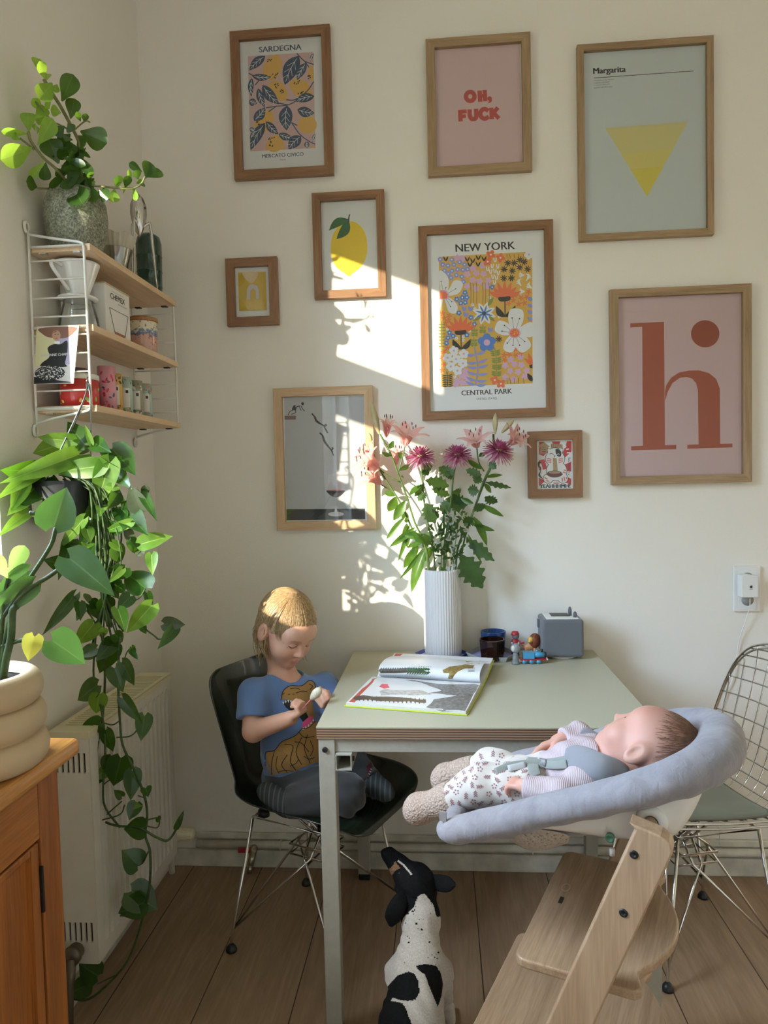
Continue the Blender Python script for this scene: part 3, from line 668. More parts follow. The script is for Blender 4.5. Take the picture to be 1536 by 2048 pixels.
# --- lettering
t, r = frame('framed_print', R4('hi'), 0.027, [m_oak, m_oakX], 'large oak framed pink print with giant rust red letters')
A = Art(YP, r, 'hipink', (1040, 540, 0.322917)); A.top()
A.hard([(683, 330), (892, 321), (898, 1084), (968, 1083), (968, 1110), (688, 1117), (688, 1092), (761, 1089), (757, 352), (683, 356)], 'rust')
arch = [(898, 752), (905, 715), (935, 668), (985, 635), (1045, 623), (1110, 622), (1170, 638), (1215, 675), (1238, 735), (1240, 1077), (1315, 1075), (1316, 1099), (1036, 1107), (1036, 1082), (1106, 1080), (1102, 745), (1090, 700), (1065, 672), (1030, 662), (990, 668), (945, 700), (915, 755), (900, 810)]
A.hard(arch, 'rust').ell(1147, 395, 88, 84, 'rust2', 0, 48).done('print', t)
# --- cat with noodles
t, r = frame('framed_print', R4('cat'), 0.030, [m_cherry, m_cherryX], 'small dark wood framed red and white print of a cat eating noodles')
A = Art(YP, r, 'white', (1040, 850, 0.097656)); A.top()
for P in [[(390, 345), (500, 345), (560, 560), (480, 640), (390, 600)], [(655, 335), (825, 335), (790, 480), (690, 480)], [(965, 330), (1055, 330), (1055, 540), (910, 680), (880, 560)], [(1050, 750), (1050, 950), (960, 940), (890, 820)], [(390, 720), (500, 700), (560, 900), (390, 930)], [(390, 1080), (520, 1140), (400, 1250), (390, 1230)], [(1050, 1100), (1045, 1230), (940, 1180), (980, 1070)], [(690, 1180), (790, 1180), (800, 1200), (680, 1200)]]: A.hard(P, 'red')
A.top().hard([(365, 440), (495, 350), (610, 440), (570, 470), (545, 585), (410, 585), (430, 460)], 'noodle').hard([(630, 385), (875, 400), (870, 475), (630, 470)], 'noodle').top()
for x in (650, 690, 735, 780, 830): A.stroke([(x-12, 460), (x+4, 390)], 8, 'maroon', 1)
A.stroke([(450, 455), (530, 450)], 9, 'maroon', 1).stroke([(440, 500), (535, 495)], 9, 'maroon', 1).stroke([(450, 545), (520, 545)], 16, 'maroon', 1)
for P in [[(915, 470), (945, 425)], [(945, 500), (1000, 490)], [(960, 570), (1025, 565)]]: A.stroke(P, 26, 'white', 1)
A.stroke([(400, 870), (385, 800), (400, 765), (440, 860), (430, 960), (400, 1030), (470, 1085)], 46, 'black').top().stroke([(415, 850), (420, 790), (450, 900), (425, 1010), (470, 1080)], 26, 'white').top()
for S, c in ((1.0, 'black'), (0.94, 'white')):
    for x, y, rx, ry in [(750, 940, 220, 210), (580, 1095, 112, 105), (880, 1095, 112, 105), (718, 690, 208, 170), (715, 590, 165, 130)]: A.ell(x, y, rx*S if S == 1 else rx-12, ry if S == 1 else ry-12, c)
    for P in ([(555, 560), (560, 465), (650, 500)], [(795, 500), (880, 460), (885, 570)]):
        cx_, cy_ = sum(p[0] for p in P)/3, sum(p[1] for p in P)/3; A.poly([(cx_+(p[0]-cx_)*(1 if S == 1 else .72), cy_+(p[1]-cy_)*(1 if S == 1 else .72)) for p in P], c)
    A.top()
A.smooth([(730, 495), (800, 500), (845, 560), (835, 640), (780, 645), (738, 590)], 'black').top()
for P in [[(605, 600), (640, 582), (690, 605)], [(750, 610), (780, 592), (815, 600)]]: A.stroke(P, 12, 'black' if P[0][0] < 700 else 'white')
for y in (695, 730, 765): A.stroke([(545, y-10), (590, y-5), (640, y+10)], 20, 'salmon').stroke([(790, y+10), (840, y-10), (880, y-15)], 20, 'salmon')
for P in [[(880, 960), (940, 985)], [(900, 920), (950, 935)], [(500, 1070), (560, 1110)], [(540, 1130), (590, 1160)], [(900, 1060), (920, 1150)], [(860, 1080), (875, 1160)], [(945, 1060), (960, 1110)]]: A.stroke(P, 24, 'salmon', 1)
A.hard([(685, 625), (735, 625), (710, 655)], 'black').hard([(672, 670), (750, 675), (775, 960), (680, 960)], 'noodle').top().ell(705, 985, 150, 52, 'black').smooth([(558, 990), (860, 990), (830, 1050), (700, 1075), (590, 1050)], 'maroon').top().ell(705, 972, 118, 26, 'noodle')
A.text('YEAHHHMH!', (410, 1292), (1028, 1285), (405, 1215), 'black', 6).text('IT IS RAMEN TIME', (1025, 1030), (1032, 665), (980, 1030), 'black', 2)
A.done('print', t)
# ================================================================== work table
m_lino = plain('pale_green_linoleum', (0.445, 0.43, 0.315), 0.45, nz=0.04, nscale=300, spec=0.4)
m_ply, nt, b = new_mat('plywood_edge')
_tc = nd(nt, 'ShaderNodeTexCoord'); _wv = nd(nt, 'ShaderNodeTexWave', wave_type='BANDS', bands_direction='Z'); _wv.inputs['Scale'].default_value = 52; _wv.inputs['Distortion'].default_value = 0.6; _wv.inputs['Detail Scale'].default_value = 0.3
nt.links.new(_tc.outputs['Object'], _wv.inputs['Vector']); nt.links.new(ramp(nt, _wv.outputs[0], [(0.3, (0.10, 0.055, 0.032)), (0.75, (0.34, 0.215, 0.13))]), b.inputs['Base Color']); b.inputs['Roughness'].default_value = 0.6
m_steel = plain('warm_grey_steel', (0.40, 0.385, 0.325), 0.42, nz=0.05, nscale=60)
m_blackp = plain('black_plastic', (0.012, 0.012, 0.013), 0.4)
m_chrome = plain('chrome', (0.62, 0.61, 0.59), 0.12, 1.0)
TX0, TX1, TY0, TY1, TZ = 0.697, 1.514, -0.775, -0.014, 0.78
tbl = thing('work_table', ((TX0+TX1)/2, (TY0+TY1)/2, 0), 'pale green topped work table with plywood edge and grey steel legs against the wall', 'table')
part('tabletop', MB().box(TX0, TX1, TY0, TY1, TZ-0.004, TZ), m_lino, tbl, bevel=0.0008, label='pale green linoleum surface')
part('plywood_core', MB().box(TX0+0.0006, TX1-0.0006, TY0+0.0006, TY1-0.0006, TZ-0.030, TZ-0.004), m_ply, tbl, label='layered brown plywood edge')
lw = 0.040
for (x, y) in ((TX0+0.004, TY0+0.004), (TX1-0.004-lw, TY0+0.004), (TX0+0.004, TY1-0.030-lw), (TX1-0.004-lw, TY1-0.030-lw)):
    l = part('leg', MB().box(x, x+lw, y, y+lw, 0.022, TZ-0.030), m_steel, tbl, bevel=0.002)
    part('foot_cap', MB().box(x+0.001, x+lw-0.001, y+0.001, y+lw-0.001, 0.0, 0.022), m_blackp, l, bevel=0.003)
    if y < -0.5: part('bolt', MB().cyl((x+0.016, y, TZ-0.057), (x+0.016, y-0.005, TZ-0.057), 0.0068, 14), m_blackp, l, bevel=0.001)
h = 0.035
for y in (TY0+0.010, TY1-0.048): part('apron', MB().box(TX0+0.004+lw, TX1-0.004-lw, y, y+0.012, TZ-0.030-h, TZ-0.030), m_steel, tbl, bevel=0.001)
for x in (TX0+0.010, TX1-0.022): part('apron', MB().box(x, x+0.012, TY0+0.004+lw, TY1-0.030-lw, TZ-0.030-h, TZ-0.030), m_steel, tbl, bevel=0.001)
def sq_tube(x0, z1, s=0.039, w=0.0025):     # square hollow rail under the top, open ends
    mb = MB(); a, c = x0, x0+s; z0 = z1-s; y0, y1 = TY0-0.005, TY1-0.075
    for q in ((a, c, z1-w, z1), (a, c, z0, z0+w), (a, a+w, z0+w, z1-w), (c-w, c, z0+w, z1-w)): mb.box(q[0], q[1], y0, y1, q[2], q[3])
    return mb
rl = part('rail', sq_tube(TX0+0.046, TZ-0.066), m_steel, tbl, fix=False)
part('bolt', MB().cyl((TX0+0.085, TY0+0.02, TZ-0.085), (TX0+0.089, TY0+0.02, TZ-0.085), 0.006, 12), m_blackp, rl)
part('rail', sq_tube(TX1-0.085, TZ-0.066), m_steel, tbl, fix=False)

# ================================================================== pine sideboard
m_pine = wood('pine_top', (0.34, 0.125, 0.022), (0.58, 0.28, 0.07), 'Y', 0.9, 0.28, 0.35)
m_pineZ = wood('pine_upright', (0.225, 0.066, 0.012), (0.41, 0.145, 0.030), 'Z', 0.9, 0.4, 0.15)
m_pineY = wood('pine_rail', (0.26, 0.085, 0.015), (0.45, 0.175, 0.038), 'Y', 0.9, 0.4, 0.15)
DX, DY, DZ = 0.385, -1.295, 0.946
sb = thing('pine_sideboard', (0.18, -1.9, 0), 'orange pine sideboard with panelled doors along the left wall', 'sideboard')
part('sideboard_top', MB().box(0.02, DX, -2.36, DY, DZ-0.030, DZ), m_pine, sb, bevel=0.010, seg=4)
mb = MB(); mb.box(0.03, 0.335, -2.34, DY-0.028, 0.06, DZ-0.031); part('carcass', mb, m_pineZ, sb, bevel=0.002)
part('plinth', MB().box(0.04, 0.345, -2.34, DY-0.03, 0.0, 0.06), m_pineZ, sb)
mb = MB(); mb.box(0.335, 0.357, DY-0.085, DY-0.028, 0.06, DZ-0.031); part('corner_post', mb, m_pineZ, sb, bevel=0.002)
part('top_rail', MB().box(0.335, 0.356, -2.34, DY-0.086, DZ-0.135, DZ-0.031), m_pineY, sb, bevel=0.002)
for k in range(2):
    y1 = DY-0.090-k*0.46; y0 = y1-0.45; mb = MB(); z0, z1 = 0.075, DZ-0.140; s = 0.062
    mb.box(0.336, 0.355, y0, y0+s, z0, z1); mb.box(0.336, 0.355, y1-s*0.35, y1, z0, z1); mb.box(0.336, 0.355, y0+s, y1-s*0.35, z0, z0+s); mb.box(0.336, 0.355, y0+s, y1-s*0.35, z1-0.012, z1)
    d = part('door', mb, m_pineZ, sb, bevel=0.002); part('door_panel', MB().box(0.336, 0.346, y0+s-0.003, y1-s*0.35+0.003, z0+s-0.003, z1-0.009), m_pineZ, d, bevel=0.001)
    part('knob', MB().lathe((0.355, y0+0.03, 0.55), [(0.006, 0), (0.006, 0.008), (0.014, 0.015), (0.011, 0.023), (0.0, 0.025)], 16, (1, 0, 0)), m_pineZ, d)
    for zz in (0.17, 0.69): part('hinge', MB().box(0.354, 0.3585, y1+0.001, y1+0.006, zz, zz+0.075), m_blackp, d, label='dark metal hinge')

# ================================================================== radiator
m_rad = plain('radiator_enamel', (0.66, 0.63, 0.55), 0.35, nz=0.03, nscale=20)
m_radtop = plain('yellowed_enamel', (0.66, 0.60, 0.40), 0.4)
m_dk = plain('dark_gap', (0.015, 0.014, 0.012), 0.8)
rz0, rz1 = 0.190, 0.772; ry0, ry1 = -0.800, -0.275; rx0, rx1 = 0.040, 0.140
rad = thing('radiator', (0.1, (ry0+ry1)/2, 0.0), 'white ribbed panel radiator under the wall shelf', 'radiator')
rows = []; npr = 15; prof = [(ry0, 0.0)]                      # front panel with pressed vertical ribs
y = ry0+0.028; pw = (ry1-ry0-0.056)/npr
for k in range(npr):
    prof += [(y, 0.0), (y+pw*0.20, 0.0), (y+pw*0.32, 0.012), (y+pw*0.72, 0.012), (y+pw*0.84, 0.0)]; y += pw
prof += [(ry1, 0.0)]
for z, k in ((rz0, 0), (rz0+0.035, 0), (rz0+0.055, 1), (rz1-0.055, 1), (rz1-0.035, 0), (rz1-0.004, 0)): rows.append([(rx1-d*k, yy, z) for yy, d in prof])
part('front_panel', MB().grid(rows, smooth=False), m_rad, rad, solid=0.003)
mb = MB(); mb.box(rx0+0.02, rx1-0.025, ry0+0.006, ry1-0.006, rz0+0.02, rz1-0.03); part('convector_core', mb, m_dk, rad)
part('back_panel', MB().box(rx0, rx0+0.012, ry0+0.004, ry1-0.004, rz0, rz1-0.01), m_rad, rad)
for y0 in (ry0-0.002, ry1-0.004):
    mb = MB(); s0 = mb
    ya, yb = y0, y0+0.006
    def strip(x0, x1, z0, z1): mb.box(x0, x1, ya, yb, z0, z1)
    sl_x = [rx0+0.012+i*0.0140 for i in range(6)]
    for (za, zb) in ((rz0, rz0+0.055), (rz0+0.105, rz1-0.100), (rz1-0.050, rz1-0.012)): strip(rx0, rx1-0.002, za, zb)
    for (za, zb) in ((rz0+0.055, rz0+0.105), (rz1-0.100, rz1-0.050)):
        e = [rx0]+[v for x in sl_x for v in (x, x+0.006)]+[rx1-0.002]
        for i in range(0, len(e), 2): strip(e[i], e[i+1], za, zb)
    part('end_panel', mb, m_rad, rad)
mb = MB(); z = rz1
mb.box(rx0-0.004, rx1+0.002, ry0-0.006, ry0+0.040, z-0.014, z+0.004); mb.box(rx0-0.004, rx1+0.002, ry1-0.034, ry1+0.006, z-0.014, z+0.004)
mb.box(rx0-0.004, rx0+0.010, ry0+0.04, ry1-0.034, z-0.014, z+0.004); mb.box(rx1-0.012, rx1+0.002, ry0+0.04, ry1-0.034, z-0.014, z+0.004)
n = 30
for i in range(n): yy = ry0+0.045+(ry1-ry0-0.085)*i/(n-1); mb.box(rx0+0.009, rx1-0.011, yy-0.0035, yy+0.0035, z-0.012, z+0.002)
part('top_grille', mb, m_radtop, rad, bevel=0.0015)
mb = MB(); mb.cyl((0.10, ry1-0.02, rz0+0.045), (0.10, ry1+0.05, rz0+0.045), 0.011); mb.cyl((0.10, ry1+0.05, rz0+0.058), (0.10, ry1+0.05, 0.095), 0.010); mb.cyl((0.085, ry1+0.05, rz0+0.045), (0.175, ry1+0.05, rz0+0.045), 0.010)
vb = part('valve', mb, m_trim, rad)
th = atY(356, 1668, ry1+0.05)
mb = MB().lathe((th.x-0.012, ry1+0.05, th.z), [(0.020, 0), (0.0245, 0.006), (0.0245, 0.016), (0.020, 0.026), (0.020, 0.058), (0.016, 0.066), (0.0, 0.068)], 32, (1, 0, 0.02))
for i in range(16):
    a = 2*PI*i/16; cy, cz = math.cos(a)*0.0205, math.sin(a)*0.0205; mb.obox((th.x+0.032, ry1+0.05+cy, th.z+cz), (1, 0, 0), (0, math.cos(a), math.sin(a)), (0, -math.sin(a), math.cos(a)), 0.017, 0.0022, 0.0024)
part('thermostat_head', mb, plain('cream_plastic', (0.74, 0.68, 0.50), 0.4), rad, label='cream ribbed thermostat knob')
mb = MB(); mb.cyl((0.085, ry0-0.030, rz0+0.035), (0.085, ry0+0.01, rz0+0.035), 0.020); mb.tube([(0.085, ry0-0.028, rz0+0.03), (0.083, ry0-0.038, rz0-0.02), (0.08, ry0-0.045, rz0-0.09), (0.08, ry0-0.05, 0.01)], 0.012, 10); mb.cyl((0.085, ry0-0.034, rz0+0.035), (0.085, ry0-0.02, rz0+0.035), 0.023)
part('return_valve', mb, plain('grimy_brass', (0.14, 0.115, 0.08), 0.45, 0.6), rad, label='dark grimy valve')
mb = MB(); mb.cyl((0.085, ry0-0.014, rz1-0.035), (0.085, ry0+0.002, rz1-0.035), 0.012); part('end_plug', mb, plain('grimy_brass', (0.14, 0.115, 0.08)), rad)

# ================================================================== ladder shelf
m_sh = wood('pale_ash_board', (0.58, 0.40, 0.235), (0.72, 0.53, 0.34), 'Y', 1.1, 0.5)
m_wire = plain('white_wire', (0.70, 0.69, 0.64), 0.35)
SH = thing('wall_shelf', (0.08, -0.45, 1.52), 'three tier wall shelf of pale wood boards between white wire ladders', 'shelf')
BZ = (1.972, 1.775, 1.577); SY0, SY1, SD = -0.738, -0.165, 0.163
for Yl in (SY0-0.006, SY1+0.006):
    mb = MB(); xb, xf = 0.010, 0.150
    mb.tube(catmull([(xb, Yl, 1.53), (xb, Yl, 1.75), (xb, Yl, 2.005)], 3), 0.0034, 8)
    mb.tube([(xb, Yl, 1.998), (0.06, Yl, 1.988), (xf-0.012, Yl, 1.974), (xf-0.003, Yl, 1.970), (xf, Yl, 1.962), (xf+0.002, Yl, 1.75), (xf+0.002, Yl, 1.575), (xf, Yl, 1.566), (xf-0.008, Yl, 1.562), (0.05, Yl, 1.545), (xb, Yl, 1.535)], 0.0034, 8)
    for k in range(9): z = 1.932-k*0.0455; mb.tube([(xb, Yl, z), (xf+0.001, Yl, z)], 0.0024, 6)
    for zc in (2.017, 1.517): mb.tube([(0.006, Yl+0.0085*math.cos(a), zc+0.0125*math.sin(a)) for a in np.linspace(0, 2*PI, 15)[:-1]], 0.0042, 6, closed=True)
    part('side_ladder', mb, m_wire, SH)
for z in BZ:
    b_ = part('shelf_board', MB().box(0.004, SD, SY0, SY1, z-0.017, z), m_sh, SH, bevel=0.0012)
    for Yl in (SY0+0.001, SY1-0.016):
        for x in (0.030, 0.118): part('shelf_clip', MB().box(x, x+0.018, Yl, Yl+0.015, z-0.0205, z-0.0168), m_blackp if Yl > -0.5 else m_steel, b_)
    part('end_rod', MB().tube([(0.012, SY0-0.007, z-0.006), (0.148, SY0-0.007, z-0.006)], 0.0034, 8), m_wire, b_)

# ------------------------------------------------------------------ what stands on the shelf
def on_shelf(px, py, x): p = atX(px, py, x); return p.y
m_white_cer = plain('white_glazed_ceramic', (0.78, 0.79, 0.78), 0.12, coat=0.6)
m_glass = thin_glass('clear_glass', (0.97, 0.98, 0.975), 0.06)
m_tealw = thin_glass('ribbed_clear_glass', (0.90, 0.91, 0.88), 0.16, 0.05)
# clear coffee dripper
y = on_shelf(234, 520, 0.085)-0.01; z = BZ[0]
t = thing('glass_dripper', (0.085, y, z), 'clear ribbed glass coffee dripper with a pleated paper filter on the top shelf', 'dripper')
mb = MB(); N = 48; rows = []
for r, h in ((0.026, 0.003), (0.028, 0.02), (0.036, 0.05), (0.046, 0.082), (0.047, 0.084)): rows.append([(0.085+(r+0.0012*(k % 2))*math.cos(2*PI*k/N), y+(r+0.0012*(k % 2))*math.sin(2*PI*k/N), z+h) for k in range(N)])
mb.grid(rows, wrap=True); part('dripper_cone', mb, m_tealw, t, solid=0.002)
rows = []
for r, h in ((0.026, 0.035), (0.040, 0.075), (0.056, 0.118), (0.058, 0.121)): rows.append([(0.085+r*(1+0.05*(k % 2))*math.cos(2*PI*k/N), y+r*(1+0.05*(k % 2))*math.sin(2*PI*k/N), z+h+0.004*math.sin(k*0.9)*(h > .1)) for k in range(N)])
part('paper_filter', MB().grid(rows, wrap=True, smooth=False), leaf_mat('filter_paper', (0.62, 0.58, 0.50), (0.70, 0.66, 0.57), (0.7, 0.65, 0.55), 0.8), t)
# chrome squeezer
y = on_shelf(272, 560, 0.115)+0.035; bx = 0.116
t = thing('citrus_squeezer', (bx, y, z), 'tall three legged chrome citrus squeezer on the top shelf', 'squeezer')
mb = MB(); N = 24; rows = []
for r, h in ((0.001, 0.155), (0.010, 0.170), (0.018, 0.195), (0.0225, 0.222), (0.0215, 0.248), (0.014, 0.270), (0.005, 0.281), (0.0005, 0.284)): rows.append([(bx+r*(1+0.10*math.cos(k*PI))*math.cos(2*PI*k/N), y+r*(1+0.10*math.cos(k*PI))*math.sin(2*PI*k/N), z+h) for k in range(N)])
part('squeezer_head', MB().grid(rows, wrap=True), m_chrome, t)
for k in range(3):
    a = 2*PI*k/3+0.5; c, s_ = math.cos(a), math.sin(a)
    part('leg', MB().tube(catmull([(bx+c*0.006, y+s_*0.006, z+0.18), (bx+c*0.026, y+s_*0.026, z+0.196), (bx+c*0.034, y+s_*0.034, z+0.180), (bx+c*0.046, y+s_*0.046, z+0.0015)], 5), [0.0042]*10+[0.0046]*2+[0.004]*2+[0.0024]*2, 8), m_chrome, t)
# dark green fluted tumbler-like jar
y = on_shelf(300, 560, 0.07); bx = 0.070
t = thing('green_jar', (bx, y, z), 'tall dark green fluted jar behind the squeezer on the top shelf', 'jar')
mb = MB(); N = 56; rows = []
for i, (r, h) in enumerate([(0.030, 0.0), (0.034, 0.004), (0.037, 0.050), (0.039, 0.052), (0.0375, 0.056), (0.038, 0.100), (0.040, 0.102), (0.0385, 0.106), (0.039, 0.150), (0.0405, 0.152), (0.039, 0.156), (0.039, 0.195), (0.034, 0.215), (0.020, 0.226), (0.001, 0.229)]): rows.append([(bx+r*(1+0.035*(k % 2))*math.cos(2*PI*k/N), y+r*(1+0.035*(k % 2))*math.sin(2*PI*k/N), z+h) for k in range(N)])
mb.grid(rows, wrap=True); part('jar_body', mb, plain('dark_green_glass', (0.010, 0.045, 0.028), 0.12, coat=0.5), t)
# carafe with white dripper
z = BZ[1]; y = on_shelf(158, 640, 0.085); bx = 0.085
t = thing('coffee_carafe', (bx, y, z), 'clear glass coffee carafe on the middle shelf', 'carafe')
mb = MB().lathe((bx, y, z+0.001), [(0.0, 0), (0.046, 0.0), (0.051, 0.006), (0.047, 0.035), (0.040, 0.062), (0.036, 0.072), (0.038, 0.076), (0.036, 0.076), (0.034, 0.071), (0.038, 0.060), (0.045, 0.034), (0.048, 0.007), (0.044, 0.003), (0.0, 0.003)], 40)
part('carafe_body', mb, m_glass, t)
t = thing('ceramic_dripper', (bx, y, z+0.078), 'white ceramic coffee dripper with a loop handle sitting on the glass carafe', 'dripper')
zz = z+0.0785
part('saucer', MB().lathe((bx, y, zz), [(0.0, 0.004), (0.030, 0), (0.049, 0.003), (0.051, 0.006), (0.049, 0.009), (0.034, 0.0105), (0.0, 0.0105)], 40), m_white_cer, t)
part('cone', MB().lathe((bx, y, zz+0.010), [(0.026, 0), (0.028, 0.008), (0.056, 0.080), (0.0575, 0.084), (0.055, 0.084), (0.052, 0.078), (0.025, 0.010), (0.0, 0.008)], 48), m_white_cer, t)
part('handle', MB().tube(catmull([(bx-0.012, y-0.052, zz+0.078), (bx-0.020, y-0.076, zz+0.082), (bx-0.022, y-0.082, zz+0.070), (bx-0.014, y-0.058, zz+0.044), (bx-0.008, y-0.030, zz+0.022)], 6), 0.0055, 10, flat=(1, 0.8)), m_white_cer, t)
# paper filter box
m_card = plain('white_card', (0.72, 0.71, 0.67), 0.6); m_inkk = plain('print_black', (0.02, 0.02, 0.02), 0.5); m_boxtop = plain('card_edge', (0.50, 0.43, 0.28), 0.6)
ya, yb = on_shelf(212, 640, 0.135), on_shelf(262, 690, 0.135)
t = thing('filter_box', (0.08, (ya+yb)/2, z), 'white box of coffee filters with black lettering on the middle shelf', 'box')
part('box_body', MB().box(0.012, 0.135, ya, yb, z+0.0005, z+0.138), m_card, t, bevel=0.001)
part('box_lid_edge', MB().box(0.011, 0.136, ya-0.001, yb+0.001, z+0.136, z+0.140), m_boxtop, t)
mb = MB(); L = yb-ya; xx = 0.1362
def bq(u, v): return V((xx, ya+u*L, z+v*0.138))
text_quad(mb, 'CHEMEX', bq(0.20, 0.755), bq(0.78, 0.765), bq(0.20, 0.865)); text_quad(mb, 'bonded filters', bq(0.50, 0.70), bq(0.86, 0.70), bq(0.50, 0.725)); text_quad(mb, 'coffee filters squares', bq(0.25, 0.90), bq(0.75, 0.90), bq(0.25, 0.918))
for P in ([(0.14, 0.56), (0.34, 0.06), (0.72, 0.06), (0.90, 0.56)], [(0.14, 0.56), (0.90, 0.56)]): mb.tube([bq(*p)+V((0.0002, 0, 0)) for p in P], 0.0006, 4)
part('box_lettering', mb, m_inkk, t, fix=False)
mb = MB(); mb.poly([bq(*p)+V((0.0002, 0, 0)) for p in ((0.32, 0.14), (0.74, 0.14), (0.70, 0.06), (0.36, 0.06))]); part('printed_wood_band', mb, plain('print_brown', (0.34, 0.15, 0.07), 0.5), t, fix=False)
mb = MB()
for k, v in enumerate((0.80, 0.72, 0.60, 0.50, 0.36)): mb.poly([(x, ya-0.0004, z+v*0.138+dz) for x, dz in ((0.04, 0), (0.075+0.006*(k % 2), 0), (0.075+0.006*(k % 2), 0.003), (0.04, 0.003))])
part('side_print', mb, plain('print_grey', (0.2, 0.2, 0.2), 0.5), t, fix=False)
# painted canister
y = on_shelf(285, 690, 0.095); bx = 0.096
m_can, nt, b = new_mat('painted_landscape')
_v = coords(nt); sp = nd(nt, 'ShaderNodeSeparateXYZ'); nt.links.new(_v, sp.inputs[0]); _n = noise(nt, _v, 60, 4, 0.5); _n2 = noise(nt, _v, 130, 4, 1.0)
hh = nd(nt, 'ShaderNodeMath', operation='MULTIPLY_ADD'); nt.links.new(_n, hh.inputs[0]); hh.inputs[1].default_value = 0.045; nt.links.new(sp.outputs[2], hh.inputs[2])
band = ramp(nt, hh.outputs[0], [(0.0, (0.62, 0.36, 0.28)), (0.078, (0.60, 0.33, 0.26)), (0.080, (0.16, 0.19, 0.30)), (0.092, (0.24, 0.34, 0.46)), (0.096, (0.72, 0.66, 0.50))])
for e in band.node.color_ramp.elements: pass
band.node.color_ramp.interpolation = 'CONSTANT'
dk = nd(nt, 'ShaderNodeMix', data_type='RGBA'); nt.links.new(ramp(nt, _n2, [(0.60, (0, 0, 0)), (0.62, (0.75, 0.75, 0.75))]), dk.inputs[0]); nt.links.new(band, dk.inputs[6]); setc(dk.inputs[7], (0.06, 0.05, 0.09))
nt.links.new(dk.outputs[2], b.inputs['Base Color']); b.inputs['Roughness'].default_value = 0.12; b.inputs['Coat Weight'].default_value = 0.5
t = thing('storage_canister', (bx, y, z), 'ceramic canister with a painted landscape and wooden lid on the middle shelf', 'canister')
part('canister_body', MB().lathe((bx, y, z+0.0005), [(0.0, 0), (0.040, 0), (0.043, 0.003), (0.046, 0.100), (0.044, 0.104), (0, 0.104)], 40), m_can, t)
part('lid', MB().lathe((bx, y, z+0.1045), [(0.0, 0), (0.047, 0), (0.048, 0.002), (0.048, 0.009), (0.046, 0.011), (0, 0.011)], 40), wood('canister_lid', (0.30, 0.13, 0.04), (0.46, 0.23, 0.09), 'X'), t)
# tins on the lower shelf
z = BZ[2]
m_lab = plain('tin_label', (0.70, 0.68, 0.60), 0.5)
def tin(name, px, py, x, r, h, body, label, deco=(), lidc=None, lid=0.0, paper=True, y=None):
    y = on_shelf(px, py, x) if y is None else y; t = thing(name, (x, y, z), label, 'tin', 'tea tins on the lower shelf')
    a0 = math.atan2(CAM[1]-y, CAM[0]-x); B = MB().lathe((x, y, z+0.0005), [(0, 0), (r, 0), (r, h), (0, h)], 32); ms = [body]
    if deco:                                            # painted pattern stays in the body's own mesh
        rnd = random.Random(name+str(px)); ms += [plain('deco_%d%d%d' % tuple(int(255*q) for q in c), c, 0.5) for c in deco[0]]
        for i in range(deco[1]):
            da = rnd.uniform(-1.3, 1.3); v = rnd.choice([rnd.uniform(0.03, 0.2), rnd.uniform(0.75, 0.96)] if paper else [rnd.uniform(0.05, 0.95)]); s = rnd.uniform(0.004, 0.008); th = rnd.uniform(0, PI)
            pts = []
            for k in range(8):
                e = 2*PI*k/8; du, dv = s*math.cos(e), s*0.5*math.sin(e); u2 = du*math.cos(th)-dv*math.sin(th); v2 = du*math.sin(th)+dv*math.cos(th)
                A_ = a0+da+u2/r; pts.append((x+r*(1.01+0.0006*i)*math.cos(A_), y+r*(1.01+0.0006*i)*math.sin(A_), min(z+h*0.99, max(z+0.002, z+h*v+v2))))
            B.poly(pts, 1+i % len(deco[0]))
    part('tin_body', B, ms, t, fix=False)
    if lidc: part('lid', MB().lathe((x, y, z+h+0.0006), [(0, 0), (r*1.03, 0), (r*1.03, lid), (r*0.98, lid+0.002), (0, lid+0.002)], 32), lidc, t)
    def patch(da0, da1, v0, v1, m, nm, rr=1.012):
        mb = MB(); K = 8; mb.grid([[(x+r*rr*math.cos(a0+lerp(da0, da1, k/K)), y+r*rr*math.sin(a0+lerp(da0, da1, k/K)), z+h*v) for k in range(K+1)] for v in (v0, v1)]); return part(nm, mb, m, t, fix=False)
    if paper: patch(-0.55, 0.62, 0.22, 0.72, m_lab, 'paper_label', 1.03); patch(0.05, 0.42, 0.58, 0.66, m_inkk, 'black_badge', 1.04)
    return t
tin('tea_tin', 152, 805, 0.092, 0.047, 0.068, plain('red_tin', (0.56, 0.035, 0.03), 0.3, coat=0.3), 'wide red tin with a pale lid at the near end of the lower shelf', (((0.75, 0.5, 0.1), (0.25, 0.5, 0.1), (0.75, 0.70, 0.6)), 10), m_lab, 0.012, False, -0.683)
tin('tea_tin', 176, 800, 0.040, 0.033, 0.112, plain('purple_grey_tin', (0.17, 0.11, 0.16), 0.4), 'dark purple patterned tin behind the wide red tin', (((0.02, 0.02, 0.03), (0.45, 0.40, 0.42)), 26), None, 0, True, -0.606)
tin('tea_tin', 206, 812, 0.118, 0.0235, 0.118, plain('pink_tin', (0.66, 0.30, 0.36), 0.4), 'pink tin with red fruit pictures on the lower shelf', (((0.50, 0.02, 0.05), (0.06, 0.08, 0.12), (0.6, 0.05, 0.1)), 18), None, 0, False, -0.584)
